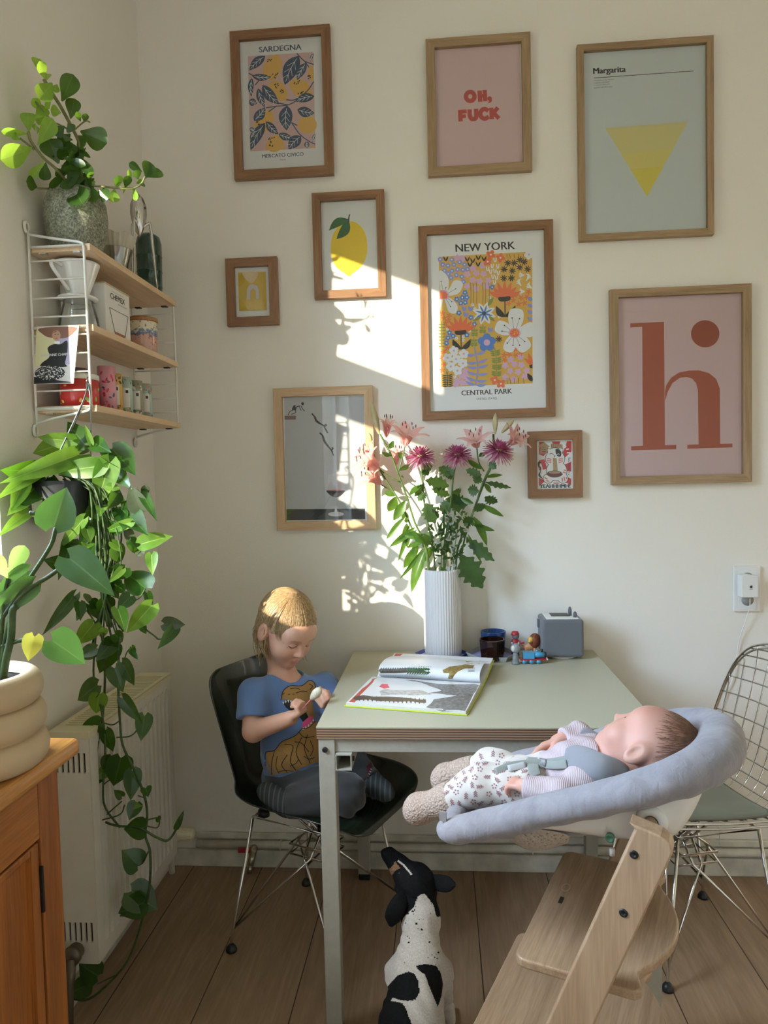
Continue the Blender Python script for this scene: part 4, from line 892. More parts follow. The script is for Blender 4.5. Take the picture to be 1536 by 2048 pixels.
for px, py, c, lab, deco in [(231, 820, (0.70, 0.42, 0.10), 'slim yellow tea tube with a white label, beside the pink tin', ((0.05, 0.04, 0.03), (0.7, 0.5, 0.2))), (252, 826, (0.42, 0.56, 0.50), 'slim pale teal tea tube right of the yellow one', ((0.5, 0.3, 0.12), (0.12, 0.25, 0.2))), (273, 831, (0.36, 0.34, 0.24), 'slim olive tea tube with white flowers between two teal ones', ((0.75, 0.72, 0.66), (0.1, 0.16, 0.08))), (292, 836, (0.42, 0.56, 0.50), 'slim teal tea tube at the far end of the lower shelf', ((0.6, 0.2, 0.15), (0.15, 0.28, 0.2)))]:
    tin('tea_tube', px, py, 0.098, 0.0205, 0.112, plain('tube_%d' % px, c, 0.5), lab, (deco, 22))
# art card clipped on the near ladder
yc = SY0-0.0135
def cq(px, py): return atY(px, py, yc)
t = thing('art_card', cq(110, 768), 'art postcard of a seated person in black with huge hair, clipped on the near ladder', 'postcard')
C4 = [cq(68, 768), cq(147, 767), cq(158, 650), cq(74, 653)]
mb = MB(); mb.prism(C4, (0, 0.0008, 0)); part('card', mb, plain('card_bg', (0.58, 0.55, 0.52), 0.4), t)
class CardArt(Art):
    def __init__(s): s.mb = MB(); s.y = yc-0.0003; s.k = 0; s.n = 0; s.cols = []; s.crop = (40, 380, 0.249)
INK.update(cream=(0.62, 0.60, 0.36), mauve=(0.42, 0.38, 0.55), hair=(0.20, 0.10, 0.07), skin=(0.44, 0.26, 0.17), blackish=(0.016, 0.016, 0.018))
A = CardArt(); A.poly([(132, 1120), (300, 1112), (260, 1400), (118, 1420)], 'cream').poly([(300, 1112), (470, 1100), (432, 1400), (260, 1400)], 'mauve')
A.smooth([(160, 1110), (440, 1100), (428, 1150), (360, 1190), (240, 1185), (185, 1160)], 'hair').ell(292, 1168, 34, 42, 'skin').hard([(262, 1150), (285, 1128), (322, 1148), (300, 1135)], 'hair').hard([(276, 1215), (318, 1212), (320, 1245), (275, 1245)], 'white').stroke([(278, 1162), (288, 1160)], 5, 'blackish', 1).stroke([(300, 1159), (312, 1160)], 5, 'blackish', 1).stroke([(284, 1193), (302, 1192)], 5, 'red', 1)
A.smooth([(222, 1270), (270, 1238), (325, 1238), (378, 1210), (380, 1300), (362, 1390), (370, 1420), (180, 1420), (175, 1390), (235, 1340)], 'blackish').ell(240, 1470, 122, 60, 'dark', -0.02).hard([(112, 1500), (350, 1535), (432, 1545), (112, 1558)], 'blackish')
rr = random.Random(3)
for i in range(150): a, q = rr.uniform(0, 2*PI), math.sqrt(rr.random()); x, y = 240+118*q*math.cos(a), 1470+56*q*math.sin(a); A.stroke([(x, y), (x+rr.uniform(-16, 16), y+rr.uniform(-10, 10))], 4, 'white' if i % 3 else 'grey', 1)
A.text('FABIENNE CHAPOT', (172, 1338), (418, 1326), (172, 1318), 'grey', 1.2)
A.done('card_print', t)
# ================================================================== on the table
LEAFP = {}
for _n, _q in dict(lance=[(0, .10), (.1, .45), (.3, .9), (.5, 1), (.75, .7), (.9, .35), (1, 0)], heart=[(0, .30), (.04, .72), (.15, .98), (.32, 1), (.5, .86), (.7, .56), (.86, .25), (1, 0)], obov=[(0, .08), (.2, .36), (.45, .80), (.65, 1), (.82, .95), (.94, .60), (1, .05)]).items():
    _c = catmull([(a, b, 0) for a, b in _q], 6); LEAFP[_n] = ([p.x for p in _c], [max(0, p.y) for p in _c])
def leaf3(mb, a, b, w, prof='lance', n=9, fold=0.25, droop=0.12, face=None, tilt=0.0, mi=0, wave=0.0, lobes=None, vein=False):
    """a leaf from base a to tip b; folded along the midrib, sagging towards the tip"""
    a, b = V(a), V(b); d = b-a; L = d.length
    if L < 1e-5: return
    d = d/L; f = V(face) if face is not None else (V(CAM)-(a+b)/2).normalized()
    s = d.cross(f)
    if s.length < 1e-3: s = d.cross(V((0, 0, 1)))
    s.normalize(); s = Matrix.Rotation(tilt, 3, d) @ s; nn = s.cross(d); nn.normalize()
    if nn.dot(f) < 0: nn = -nn
    P = LEAFP[prof]
    rows = []; VW = 0.045 if vein else 0.05
    for i in range(n+1):
        t = i/n; h = 0.5*w*interp(P[0], P[1], t)
        if lobes: h *= 1+lobes*math.cos(t*5*2*PI)
        m = a+d*L*t-nn*droop*L*(t*t)+nn*droop*L*0.55*t; r = []
        for k in (-1, -0.78, -0.42, -VW, VW, 0.42, 0.78, 1):
            back = d*(-0.16*L*(abs(k)**1.5)*(1-t)**3) if prof == 'heart' else V((0, 0, 0))
            r.append(m+s*h*k+nn*(fold*h*abs(k)**1.3+wave*w*math.sin(t*9+k*2))+back)
        rows.append(r)
    mb.grid(rows, mi)
    if vein:
        q = len(mb.m)-len(rows[0])*(len(rows)-1)+(len(rows)-1)
        for e in range((len(rows)-1)*7):
            if e % 7 == 3: mb.m[q+e] = mi+1
m_matte = plain('matte_white_vase', (0.66, 0.645, 0.63), 0.7)
q = atZ(887, 1314, TZ+0.004); VX, VY, VZ = 1.008, -0.088, TZ+0.0045
t = thing('vase', (VX, VY, VZ), 'tall white ribbed cylinder vase holding the bouquet', 'vase')
vh = atY(887, 1137, VY).z-VZ; mb = MB(); N = 176; rows = []
prof = [(0.0, 0.004), (0.056, 0.0), (0.060, 0.004)]+[(0.0615, 0.02+(vh-0.03)*i/10) for i in range(11)]+[(0.0605, vh-0.003), (0.057, vh), (0.054, vh-0.004), (0.053, vh-0.12), (0.0, vh-0.13)]
for r, h in prof: rows.append([(VX+(r+(0.0014*math.sin(44*2*PI*k/N+0.5*math.sin(h*22+k*0.3)) if 0.01 < h < vh-0.001 and r > 0.06 else 0))*math.cos(2*PI*k/N), VY+(r+(0.0014*math.sin(44*2*PI*k/N+0.5*math.sin(h*22+k*0.3)) if 0.01 < h < vh-0.001 and r > 0.06 else 0))*math.sin(2*PI*k/N), VZ+h) for k in range(N)])
part('vase_body', mb.grid(rows, wrap=True), m_matte, t)
# six sided trays
def hex_tray(cx, cy, R, h, m_out, m_in, label):
    t = thing('tray', (cx, cy, TZ), label, 'tray')
    def ring(r, z): return [(cx+r*math.cos(PI/3*k), cy+r*math.sin(PI/3*k), TZ+z) for k in range(6)]
    part('tray_rim', MB().grid([ring(R*0.90, 0.0006), ring(R, h), ring(R*0.975, h), ring(R*0.88, 0.0040)], wrap=True, smooth=False).poly(ring(R*0.90, 0.0006)), m_out, t)
    part('tray_inside', MB().poly(ring(R*0.885, 0.0038)), m_in, t)
m_lil = plain('lilac_lacquer', (0.36, 0.38, 0.66), 0.35)
hex_tray(1.003, -0.0935, 0.0905, 0.013, plain('deep_blue_lacquer', (0.04, 0.07, 0.30), 0.3), m_lil, 'blue and lilac hexagonal tray under the vase')
hex_tray(1.168, -0.105, 0.087, 0.017, plain('grey_lacquer', (0.42, 0.42, 0.40), 0.4), m_lil, 'grey hexagonal tray holding two glass candle holders')
def votive(x, y, r, h, sides, m, label, wax=None):
    t = thing('candle_holder', (x, y, TZ+0.0045), label, 'candle holder'); z = TZ+0.0045; N = sides; a0 = 0.3
    def ring(rr, zz): return [(x+rr*math.cos(a0+2*PI*k/N), y+rr*math.sin(a0+2*PI*k/N), z+zz) for k in range(N)]
    mb = MB().grid([ring(r*0.82, 0.0), ring(r*0.88, 0.006), ring(r, h-0.002), ring(r*0.99, h), ring(r*0.90, h), ring(r*0.80, 0.010)], wrap=True, smooth=sides > 12); mb.poly(ring(r*0.82, 0)); mb.poly(ring(r*0.80, 0.010))
    part('glass_body', mb, m, t)
    part('candle', MB().lathe((x, y, z+0.0105), [(0, 0), (r*0.55, 0), (r*0.55, 0.018), (0, 0.019)], 20), plain('white_wax', (0.75, 0.72, 0.66), 0.5), t)
    part('wick', MB().cyl((x, y, z+0.029), (x+0.001, y, z+0.038), 0.0009, 6), m_blackp, t)
def coloured_glass(name, c, rough=0.05):
    m, nt, b = new_mat(name); o = nt.nodes['Material Output']; tr = nd(nt, 'ShaderNodeBsdfTransparent'); setc(tr.inputs[0], c[1])
    setc(b.inputs['Base Color'], c[0]); b.inputs['Roughness'].default_value = rough; b.inputs['Coat Weight'].default_value = 0.6
    mx = nd(nt, 'ShaderNodeMixShader'); mx.inputs[0].default_value = c[2]; nt.links.new(tr.outputs[0], mx.inputs[1]); nt.links.new(b.outputs[0], mx.inputs[2]); nt.links.new(mx.outputs[0], o.inputs[0]); return m
votive(1.176, -0.066, 0.042, 0.074, 32, coloured_glass('blue_glass', ((0.02, 0.08, 0.22), (0.10, 0.30, 0.65), 0.5)), 'round blue glass candle holder at the back of the grey tray')
votive(1.166, -0.149, 0.043, 0.066, 8, coloured_glass('brown_glass', ((0.03, 0.010, 0.008), (0.20, 0.05, 0.03), 0.55)), 'dark red brown faceted glass candle holder at the front of the grey tray')

# speaker cube
m_felt = fabric('grey_felt', (0.115, 0.12, 0.13), 700, 0.15, 0.25)
BX0, BX1, BY0, BY1, BZ0 = 1.328, 1.459, -0.153, -0.030, TZ+0.009
t = thing('speaker_cube', ((BX0+BX1)/2, (BY0+BY1)/2, TZ), 'grey padded speaker cube with two little ears on the table', 'speaker')
part('cube_body', MB().box(BX0, BX1, BY0, BY1, BZ0, BZ0+0.122), m_felt, t, bevel=0.010, seg=4)
part('top_plate', MB().prism([(BX0+0.014, BY0+0.012, BZ0+0.1215), (BX1-0.014, BY0+0.012, BZ0+0.1215), (BX1-0.014, BY1-0.012, BZ0+0.1215), (BX0+0.014, BY1-0.012, BZ0+0.1215)], (0, 0, 0.0025)), m_white, t, bevel=0.002, label='white top plate')
part('dark_panel', MB().box(BX0+0.036, BX1-0.036, BY0+0.050, BY1-0.020, BZ0+0.1241, BZ0+0.1252), m_blackp, t)
for dx, hh in ((0.098, 0.030), (0.109, 0.019)):
    part('ear', MB().lathe((BX0+dx, BY0+0.035+0.03*(hh > .02), BZ0+0.124), [(0.0062, 0), (0.0062, hh*0.6), (0.004, hh*0.9), (0.0, hh)], 14), m_felt, t)
part('side_loop', MB().box(BX0-0.007, BX0+0.001, BY0+0.07, BY0+0.085, BZ0+0.083, BZ0+0.112), m_felt, t, bevel=0.002)
part('charging_base', MB().lathe(((BX0+BX1)/2, (BY0+BY1)/2, TZ+0.0003), [(0, 0), (0.048, 0), (0.046, 0.007), (0, 0.008)], 40), m_white, t)

# little toys
def toy(n, x, y, label): return thing(n, (x, y, TZ), label, 'toy', 'toy figures on the table')
def C_(n, c, r=0.4): return plain('toy_'+n, c, r)
p = atZ(1018, 1306, TZ); x, y = p.x, -0.085
t = toy('toy_figure', x+0.018, y, 'small toy figure in red and blue beside the blue glass candle holder'); x += 0.018; z = TZ+0.0004
mb = MB()
for s in (-1, 1): mb.cyl((x+s*0.007, y, z), (x+s*0.006, y, z+0.03), 0.006, 12)
part('trousers', mb, C_('blue', (0.03, 0.05, 0.22)), t)
f, mbb = None, MB(); mbb.lathe((x, y, z+0.026), [(0.0, 0), (0.013, 0.001), (0.0145, 0.012), (0.011, 0.026), (0.006, 0.031), (0, 0.032)], 20); mbb.tube([(x+0.009, y-0.002, z+0.050), (x+0.02, y-0.006, z+0.042), (x+0.028, y-0.010, z+0.044)], 0.0035, 8); part('coat', mbb, C_('red', (0.36, 0.02, 0.03)), t)
part('head', MB().ell((x+0.001, y-0.002, z+0.066), (0.0125, 0.012, 0.0125)), C_('grey', (0.15, 0.15, 0.16)), t)
part('cap', MB().lathe((x, y, z+0.068), [(0.0135, 0), (0.0135, 0.004), (0.010, 0.012), (0, 0.0145)], 20), C_('red', (0.36, 0.02, 0.03)), t)
p = atZ(1066, 1306, TZ); x, y = 1.302, -0.085; z = TZ+0.0004
t = toy('toy_lion', x, y, 'small toy lion with a big brown mane against the speaker cube')
mb = MB(); mb.ell((x-0.006, y, z+0.030), (0.024, 0.012, 0.013), rot=Matrix.Rotation(-0.3, 3, 'Y'))
for dx, dy in ((-0.024, 0.006), (-0.022, -0.007), (0.006, 0.006), (0.008, -0.007)): mb.cyl((x+dx, y+dy, z), (x+dx*0.9, y+dy*0.8, z+0.028), 0.0048, 10)
mb.tube([(x-0.028, y, z+0.030), (x-0.036, y, z+0.036), (x-0.037, y, z+0.046)], 0.002, 6); part('lion_body', mb, C_('tan', (0.55, 0.27, 0.12)), t)
part('mane', MB().ell((x+0.008, y, z+0.048), (0.020, 0.019, 0.026), rot=Matrix.Rotation(0.2, 3, 'Y')), plain('toy_mane', (0.20, 0.045, 0.018), 0.6, nz=0.4, nscale=160), t)
part('face', MB().ell((x-0.006, y-0.013, z+0.054), (0.0095, 0.008, 0.011)).ell((x-0.010, y-0.019, z+0.050), (0.005, 0.005, 0.004)), C_('gold', (0.72, 0.42, 0.08)), t)
x, y = 1.236, -0.196; z = TZ+0.0004
t = toy('toy_figure', x, y, 'small plain grey toy figure standing in front of the toy train')
part('toy_body', MB().lathe((x, y, z), [(0.0, 0), (0.0125, 0), (0.0125, 0.003), (0.0095, 0.012), (0.0085, 0.030), (0.006, 0.036), (0, 0.037)], 20), plain('toy_stone', (0.20, 0.21, 0.22), 0.6, nz=0.3, nscale=90), t)
part('head', MB().ell((x, y, z+0.050), (0.0155, 0.013, 0.0155)).cyl((x-0.009, y, z+0.060), (x-0.011, y, z+0.070), 0.003, 8).cyl((x+0.009, y, z+0.060), (x+0.011, y, z+0.070), 0.003, 8), C_('palegrey', (0.27, 0.29, 0.30)), t)
part('face_patch', MB().ell((x-0.008, y-0.0078, z+0.051), (0.0068, 0.005, 0.010), rot=Matrix.Rotation(-0.5, 3, 'Z')), C_('cream', (0.62, 0.60, 0.50)), t)
x, y = 1.290, -0.187; z = TZ+0.0004
t = toy('toy_train', x, y, 'blue toy steam engine with red running board in front of the speaker cube'); bl = C_('skyblue', (0.06, 0.30, 0.50), 0.3); rd = C_('crimson', (0.34, 0.015, 0.03), 0.3)
part('running_board', MB().box(x-0.040, x+0.042, y-0.014, y+0.014, z+0.012, z+0.0165), rd, t, bevel=0.001)
mb = MB(); mb.box(x-0.030, x+0.005, y-0.011, y+0.011, z+0.0166, z+0.036); mb.cyl((x+0.002, y, z+0.027), (x+0.036, y, z+0.027), 0.0095, 20); mb.cyl((x+0.014, y, z+0.034), (x+0.014, y, z+0.043), 0.0035, 12); part('engine_body', mb, bl, t)
part('smokebox', MB().cyl((x+0.0365, y, z+0.027), (x+0.043, y, z+0.027), 0.0092, 20).cyl((x+0.030, y, z+0.035), (x+0.030, y, z+0.045), 0.0034, 12), m_blackp, t)
part('cab_roof', MB().box(x-0.032, x-0.010, y-0.012, y+0.012, z+0.0362, z+0.0385), C_('bluegrey', (0.10, 0.24, 0.34)), t)
for dx in (-0.026, -0.004, 0.018):
    for s in (-1, 1): part('wheel', MB().cyl((x+dx, y+s*0.0095, z+0.0075), (x+dx, y+s*0.0135, z+0.0075), 0.0075, 18), bl, t)
for s in (-1, 1): part('buffer', MB().cyl((x+0.042, y+s*0.009, z+0.014), (x+0.047, y+s*0.009, z+0.014), 0.003, 10), m_white, t)

# open picture book, spine across, one page curling over
bk = thing('picture_book', (0.93, -0.42, TZ), 'large open dinosaur picture book with a lime cover on the table', 'book')
NL, NR = atZ(692, 1413, TZ), atZ(932, 1431, TZ); SL, SR = atZ(745, 1357, TZ), atZ(966, 1366, TZ); ex = (NR-NL).normalized(); ey = (SL-NL)-ex*(SL-NL).dot(ex)
wid = (NR-NL).length; hl = ey.length; ey.normalize(); FAR = hl*0.74
def bp(u, v, h): return NL+ex*u*wid+ey*v+V((0, 0, h+0.020*max(0, v-hl)/FAR))     # u across 0..1, v from near edge, h above the table
m_page = plain('glossy_page', (0.74, 0.745, 0.75), 0.28, spec=0.45); m_lime = plain('lime_cover', (0.52, 0.60, 0.03), 0.35); m_pedge = plain('page_edges', (0.60, 0.59, 0.56), 0.7, nz=0.12, nscale=900)
mb = MB()
for v0, v1 in ((-0.004, hl-0.006), (hl+0.008, hl+FAR+0.004)): mb.prism([bp(-0.012, v0, 0.0005), bp(1.012, v0, 0.0005), bp(1.012, v1, 0.0005), bp(-0.012, v1, 0.0005)], (0, 0, 0.0028))
mb.prism([bp(-0.012, hl-0.006, 0.0006), bp(1.012, hl-0.006, 0.0006), bp(1.012, hl+0.008, 0.0006), bp(-0.012, hl+0.008, 0.0006)], (0, 0, 0.002))
part('cover', mb, m_lime, bk, bevel=0.0006)
def near_h(v): t = v/hl; return 0.0105+0.007*math.sin(min(1, t)*PI*0.62)**2-(0.013*max(0, t-0.86)/0.14 if t > 0.86 else 0)
def far_h(v): t = v/FAR; return 0.0100+0.006*math.sin((1-t)*PI*0.62)**2-(0.013*max(0, 0.12-t)/0.12 if t < 0.12 else 0)
def block(v0, v1, hf, name):
    mb = MB(); K = 18; vs = [lerp(v0, v1, k/K) for k in range(K+1)]
    top = [[bp(0.0, v, hf(v-v0 if name == 'far_pages' else v)), bp(0.5, v, hf(v-v0 if name == 'far_pages' else v)), bp(1.0, v, hf(v-v0 if name == 'far_pages' else v))] for v in vs]
    bot = [[bp(0.0, v, 0.0034), bp(0.5, v, 0.0034), bp(1.0, v, 0.0034)] for v in vs]
    mb.grid(top, 0); mb.grid(bot, 1); mb.grid([[r[0] for r in top], [r[0] for r in bot]], 1, False); mb.grid([[r[2] for r in top], [r[2] for r in bot]], 1, False); mb.grid([top[0], bot[0]], 1, False); mb.grid([top[-1], bot[-1]], 1, False)
    return mb
mbn = block(0.0, hl, near_h, 'near_pages'); mbf = block(hl, hl+FAR, far_h, 'far_pages')
# curling page: rises from the spine, bulges over and lies back
mb = MB(); rows = []
path = catmull([(0, hl-0.010, 0.006), (0, hl-0.038, 0.026), (0, hl-0.030, 0.046), (0, hl+0.02, 0.050), (0, hl+0.09, 0.036), (0, hl+FAR*0.62, 0.024)], 6)
for p in path: rows.append([bp(u, p.y+0.012*u, p.z+0.004*math.sin(u*5)) for u in np.linspace(0.06, 0.985, 9)])
mbc = mb.grid(rows)
P_red = plain('print_red', (0.50, 0.075, 0.05), 0.35); P_grey = plain('print_skin_grey', (0.20, 0.185, 0.17), 0.3, nz=0.5, nscale=120); P_dk = plain('print_trunk', (0.075, 0.05, 0.035), 0.35, nz=0.4, nscale=200); P_grn = plain('print_fern', (0.035, 0.10, 0.03), 0.35); P_gold = plain('print_olive_gold', (0.25, 0.17, 0.05), 0.35, nz=0.5, nscale=150); P_pink = plain('print_pink', (0.75, 0.10, 0.14), 0.35); P_lgt = plain('print_pale_grey', (0.44, 0.43, 0.42), 0.3, nz=0.3, nscale=100)
def Z3(L, ox=680, oy=1180, s=0.390625): return [(ox+x*s, oy+y*s) for x, y in L]
bn, bf, bc = bvh_of(mbn), bvh_of(mbf), bvh_of(mbc)
decal_poly(mbn, bn, Z3([(30, 585), (165, 455), (190, 450), (75, 575)]), 2, 0.0005)
decal_poly(mbn, bn, Z3([(225, 455), (330, 452), (500, 480), (690, 480), (712, 488), (640, 620), (520, 622), (440, 600), (480, 560), (600, 540), (440, 530), (520, 515), (400, 470)]), 3, 0.0005)
decal_poly(mbn, bn, Z3([(200, 520), (230, 505), (420, 512), (470, 535), (380, 540), (210, 540)]), 4, 0.0005)
decal_poly(mbn, bn, Z3([(60, 548), (120, 538), (300, 548), (440, 560), (440, 578), (300, 572), (80, 565)]), 5, 0.0007)
for i in range(16): x = 90+i*22; decal_poly(mbn, bn, Z3([(x, 556+i*0.8), (x+9, 538+i), (x+16, 556+i*0.8), (x+10, 578+i*0.4)]), 5, 0.0009, 4)
decal_poly(mbn, bn, Z3([(200, 495), (215, 480), (245, 482), (255, 500), (225, 505)]), 6, 0.0006)
part('near_pages', mbn, [m_page, m_pedge, P_red, P_grey, P_lgt, P_dk, P_pink], bk, fix=False)
decal_poly(mbc, bc, Z3([(175, 395), (330, 400), (430, 402), (440, 420), (330, 424), (180, 430)]), 1, 0.0006)
for i in range(22):
    x = 200+i*12; decal_stroke(mbc, bc, Z3([(x, 415), (x+14, 398-6*(i > 15))]), 2.0, 2, 0.0009, 1); decal_stroke(mbc, bc, Z3([(x, 418), (x+12, 438+6*(i > 15))]), 2.2, 2, 0.0009, 1)
decal_poly(mbc, bc, Z3([(525, 410), (560, 392), (640, 380), (690, 384), (680, 400), (640, 402), (600, 420), (575, 455), (548, 455), (560, 425), (530, 425)]), 3, 0.0007)
decal_poly(mbc, bc, Z3([(172, 430), (200, 428), (200, 445), (174, 446)]), 4, 0.0007)
for i in range(9):
    x = 345+i*13; decal_poly(mbc, bc, Z3([(x, 412), (x-14, 396-4*(i % 2)), (x+2, 402), (x+10, 390), (x+12, 408)]), 2, 0.0010, 5); decal_poly(mbc, bc, Z3([(x, 416), (x-12, 436), (x+3, 430), (x+10, 452), (x+13, 420)]), 2, 0.0010, 5)
decal_poly(mbc, bc, Z3([(640, 362), (722, 360), (716, 378), (650, 384)]), 3, 0.0007)
for k in range(4): decal_stroke(mbc, bc, Z3([(655+k*0, 398+k*7), (690, 396+k*7)]), 0.8, 1, 0.0008, 1)
part('curled_page', mbc, [m_page, P_dk, P_grn, P_gold, P_red], bk, fix=False)
decal_poly(mbf, bf, Z3([(245, 366), (285, 325), (322, 326), (290, 366)]), 2, 0.0006); decal_poly(mbf, bf, Z3([(480, 350), (508, 345), (512, 368), (490, 366)]), 3, 0.0006)
for k in range(5): decal_stroke(mbf, bf, Z3([(330-k*8, 338+k*6), (440-k*10, 341+k*6)]), 0.8, 4, 0.0006, 1)
decal_poly(mbf, bf, Z3([(600, 372), (640, 360), (720, 362), (715, 385), (640, 384)]), 5, 0.0006)
part('far_pages', mbf, [m_page, m_pedge, P_red, P_pink, P_lgt, P_gold], bk, fix=False)
# ================================================================== double socket with phone charger
px0 = 1.978; pz0 = 0.905
t = thing('double_socket', (2.02, -0.001, pz0), 'white double wall socket on the right of the back wall', 'socket')
part('socket_plate', MB().box(px0, px0+0.087, -0.011, -0.0005, pz0, pz0+0.153), plain('white_plastic', (0.74, 0.74, 0.72), 0.35), t, bevel=0.003, seg=3)
for dz in (0.040, 0.112):
    mb = MB(); mb.box(px0+0.014, px0+0.073, -0.0125, -0.0108, pz0+dz-0.031, pz0+dz+0.031); s_ = part('socket_insert', mb, plain('white_plastic', (0.74, 0.74, 0.72)), t, bevel=0.001)
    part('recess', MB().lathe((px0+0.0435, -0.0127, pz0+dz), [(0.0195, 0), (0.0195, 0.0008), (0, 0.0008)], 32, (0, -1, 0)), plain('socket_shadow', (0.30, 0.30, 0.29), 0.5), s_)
t = thing('phone_charger', (2.03, -0.03, pz0+0.1), 'white plug-in charger with a thin cable in the wall socket', 'charger')
cx, cz = atY(1499, 1173, -0.045).x, atY(1499, 1173, -0.045).z
part('charger_body', MB().prism([(cx-0.027, -0.0138, cz-0.036), (cx+0.027, -0.0138, cz-0.036), (cx+0.027, -0.0138, cz+0.034), (cx-0.010, -0.0138, cz+0.040), (cx-0.027, -0.0138, cz+0.036)], (0, -0.036, 0)), plain('white_plastic', (0.74, 0.74, 0.72)), t, bevel=0.003)
mb = MB(); yy = -0.0502
mb.poly([(cx-0.001, yy, cz-0.004), (cx+0.007, yy, cz-0.004), (cx+0.007, yy, cz+0.003), (cx+0.005, yy, cz+0.005), (cx+0.003, yy, cz+0.003), (cx+0.001, yy, cz+0.003), (cx-0.001, yy, cz+0.005)]); mb.box(cx-0.002, cx+0.008, yy-0.0003, yy, cz-0.0085, cz-0.0072)
part('logo_mark', mb, m_inkk, t, fix=False)
cab = [atY(*q_, y_) for q_, y_ in (((1500, 1197), -0.032), ((1499, 1216), -0.028), ((1490, 1245), -0.018), ((1478, 1280), -0.010), ((1474, 1310), -0.008), ((1468, 1350), -0.007), ((1452, 1390), -0.006), ((1440, 1430), -0.006), ((1436, 1560), -0.006), ((1440, 1690), -0.055))]
part('cable', MB().tube(catmull(cab, 5), 0.0017, 8), plain('white_plastic', (0.74, 0.74, 0.72)), t)
# ================================================================== bouquet: every stem is a thing of its own
m_stem = leaf_mat('flower_stem', (0.055, 0.11, 0.02), (0.11, 0.18, 0.045), (0.2, 0.4, 0.05), 0.5, 60, 0.1)
m_lily_leaf = leaf_mat('lily_leaf', (0.020, 0.065, 0.010), (0.055, 0.13, 0.022), (0.32, 0.6, 0.05), 0.35, 40, 0.28)
m_mum_leaf = leaf_mat('chrysanthemum_leaf', (0.014, 0.040, 0.011), (0.035, 0.080, 0.022), (0.22, 0.42, 0.06), 0.55, 50, 0.28)
m_lily = leaf_mat('lily_petal', (0.78, 0.42, 0.42), (0.80, 0.60, 0.53), (0.95, 0.50, 0.42), 0.5, 30, 0.35)
m_bud = leaf_mat('lily_bud', (0.42, 0.38, 0.18), (0.60, 0.48, 0.30), (0.6, 0.6, 0.2), 0.5, 40, 0.15)
m_anther = plain('anther', (0.10, 0.018, 0.015), 0.7); m_filament = plain('filament', (0.72, 0.55, 0.42), 0.5)
m_mum = leaf_mat('chrysanthemum_petal', (0.36, 0.055, 0.17), (0.60, 0.20, 0.34), (0.70, 0.18, 0.36), 0.6, 160, 0.25)
m_mumL = leaf_mat('chrysanthemum_petal_back', (0.55, 0.22, 0.36), (0.72, 0.42, 0.50), (0.8, 0.4, 0.5), 0.6, 160, 0.3); m_mumc = plain('chrysanthemum_heart', (0.55, 0.42, 0.22), 0.7)
m_button = leaf_mat('button_petal', (0.74, 0.74, 0.68), (0.80, 0.80, 0.76), (0.7, 0.7, 0.6), 0.7, 90, 0.2); m_disc = plain('button_disc', (0.52, 0.46, 0.22), 0.8)
def FX(x, y, dy=0.0): return atY(680+x*0.26693, 780+y*0.26693, VY+dy)
rq = random.Random(11); SCL = {}; VEIN = {}
def flower_stem(name, pts, label, cat, group, r=0.0028, dy=0.0):
    t = thing(name, (VX, VY, VZ+0.15), label, cat, group)
    P = [FX(x, y, dy*lerp(1, 0, i/(len(pts)-1))) for i, (x, y) in enumerate(pts)]
    e = P[-1]; P.append(V((VX+(e.x-VX)*0.75, VY+(e.y-VY)*0.6, VZ+vh-0.10)))
    return t, MB().tube(catmull(P, 5), r, 7)
def lily_bloom(t, base, mouth, R=0.070, spread=1.0, name='bloom', roll=0.0):
    """six recurved petals round the line base -> mouth"""
    base, mouth = V(base), V(mouth); ax = (mouth-base); L = ax.length; ax.normalize(); u = ax.orthogonal().normalized(); w = ax.cross(u); mb = MB()
    for k in range(6):
        a = 2*PI*k/6+roll; d = u*math.cos(a)+w*math.sin(a); s = ax.cross(d); wd = (0.040 if k % 2 else 0.030)*R/0.07; rows = []
        for i in range(11):
            q = i/10; rr = R*spread*(0.05+0.95*q**2.35); hh = L*1.22*(1.05*q-0.22*q**3.2-0.12*max(0, q-.78)*4); h = 0.5*wd*(math.sin(PI*min(1, q*0.93+0.05))**0.8); m = base+ax*hh+d*rr
            rows.append([m+s*h*e-ax*0.010*(abs(e)**1.5)*q*(1-q)*2+ax*0.002*math.sin(q*12+e*3) for e in (-1, -.5, 0, .5, 1)])
        mb.grid(rows)
    b = part(name, mb, m_lily, t, fix=False, label='pink lily bloom'); st = MB(); an = MB()
    for k in range(6):
        a = 2*PI*k/6+0.4; d = u*math.cos(a)+w*math.sin(a); e = base+ax*L*1.12+d*R*0.30; st.tube([base+ax*0.01, base+ax*L*0.6+d*R*0.12, e], 0.0008, 5); an.ell(e, (0.0016, 0.0016, 0.0058), 8, 6)
    st.tube([base, base+ax*L*1.22], 0.0011, 5); part('stamens', st, m_filament, b); part('anthers', an, m_anther, b); return b
def lily_bud(t, a, b, r=0.011):
    a, b = V(a), V(b); d = (b-a); L = d.length; mb = MB(); N = 18; u = d.normalized().orthogonal().normalized(); w = d.normalized().cross(u); rows = []
    for q, k in ((0, .25), (.1, .5), (.25, .8), (.45, 1), (.65, .98), (.82, .75), (.93, .42), (1, .08)): rows.append([a+d*q+(u*math.cos(2*PI*i/N)+w*math.sin(2*PI*i/N))*r*k*(1+0.09*math.cos(3*2*PI*i/N)) for i in range(N)])
    return part('bud', mb.grid(rows, wrap=True), m_bud, t)
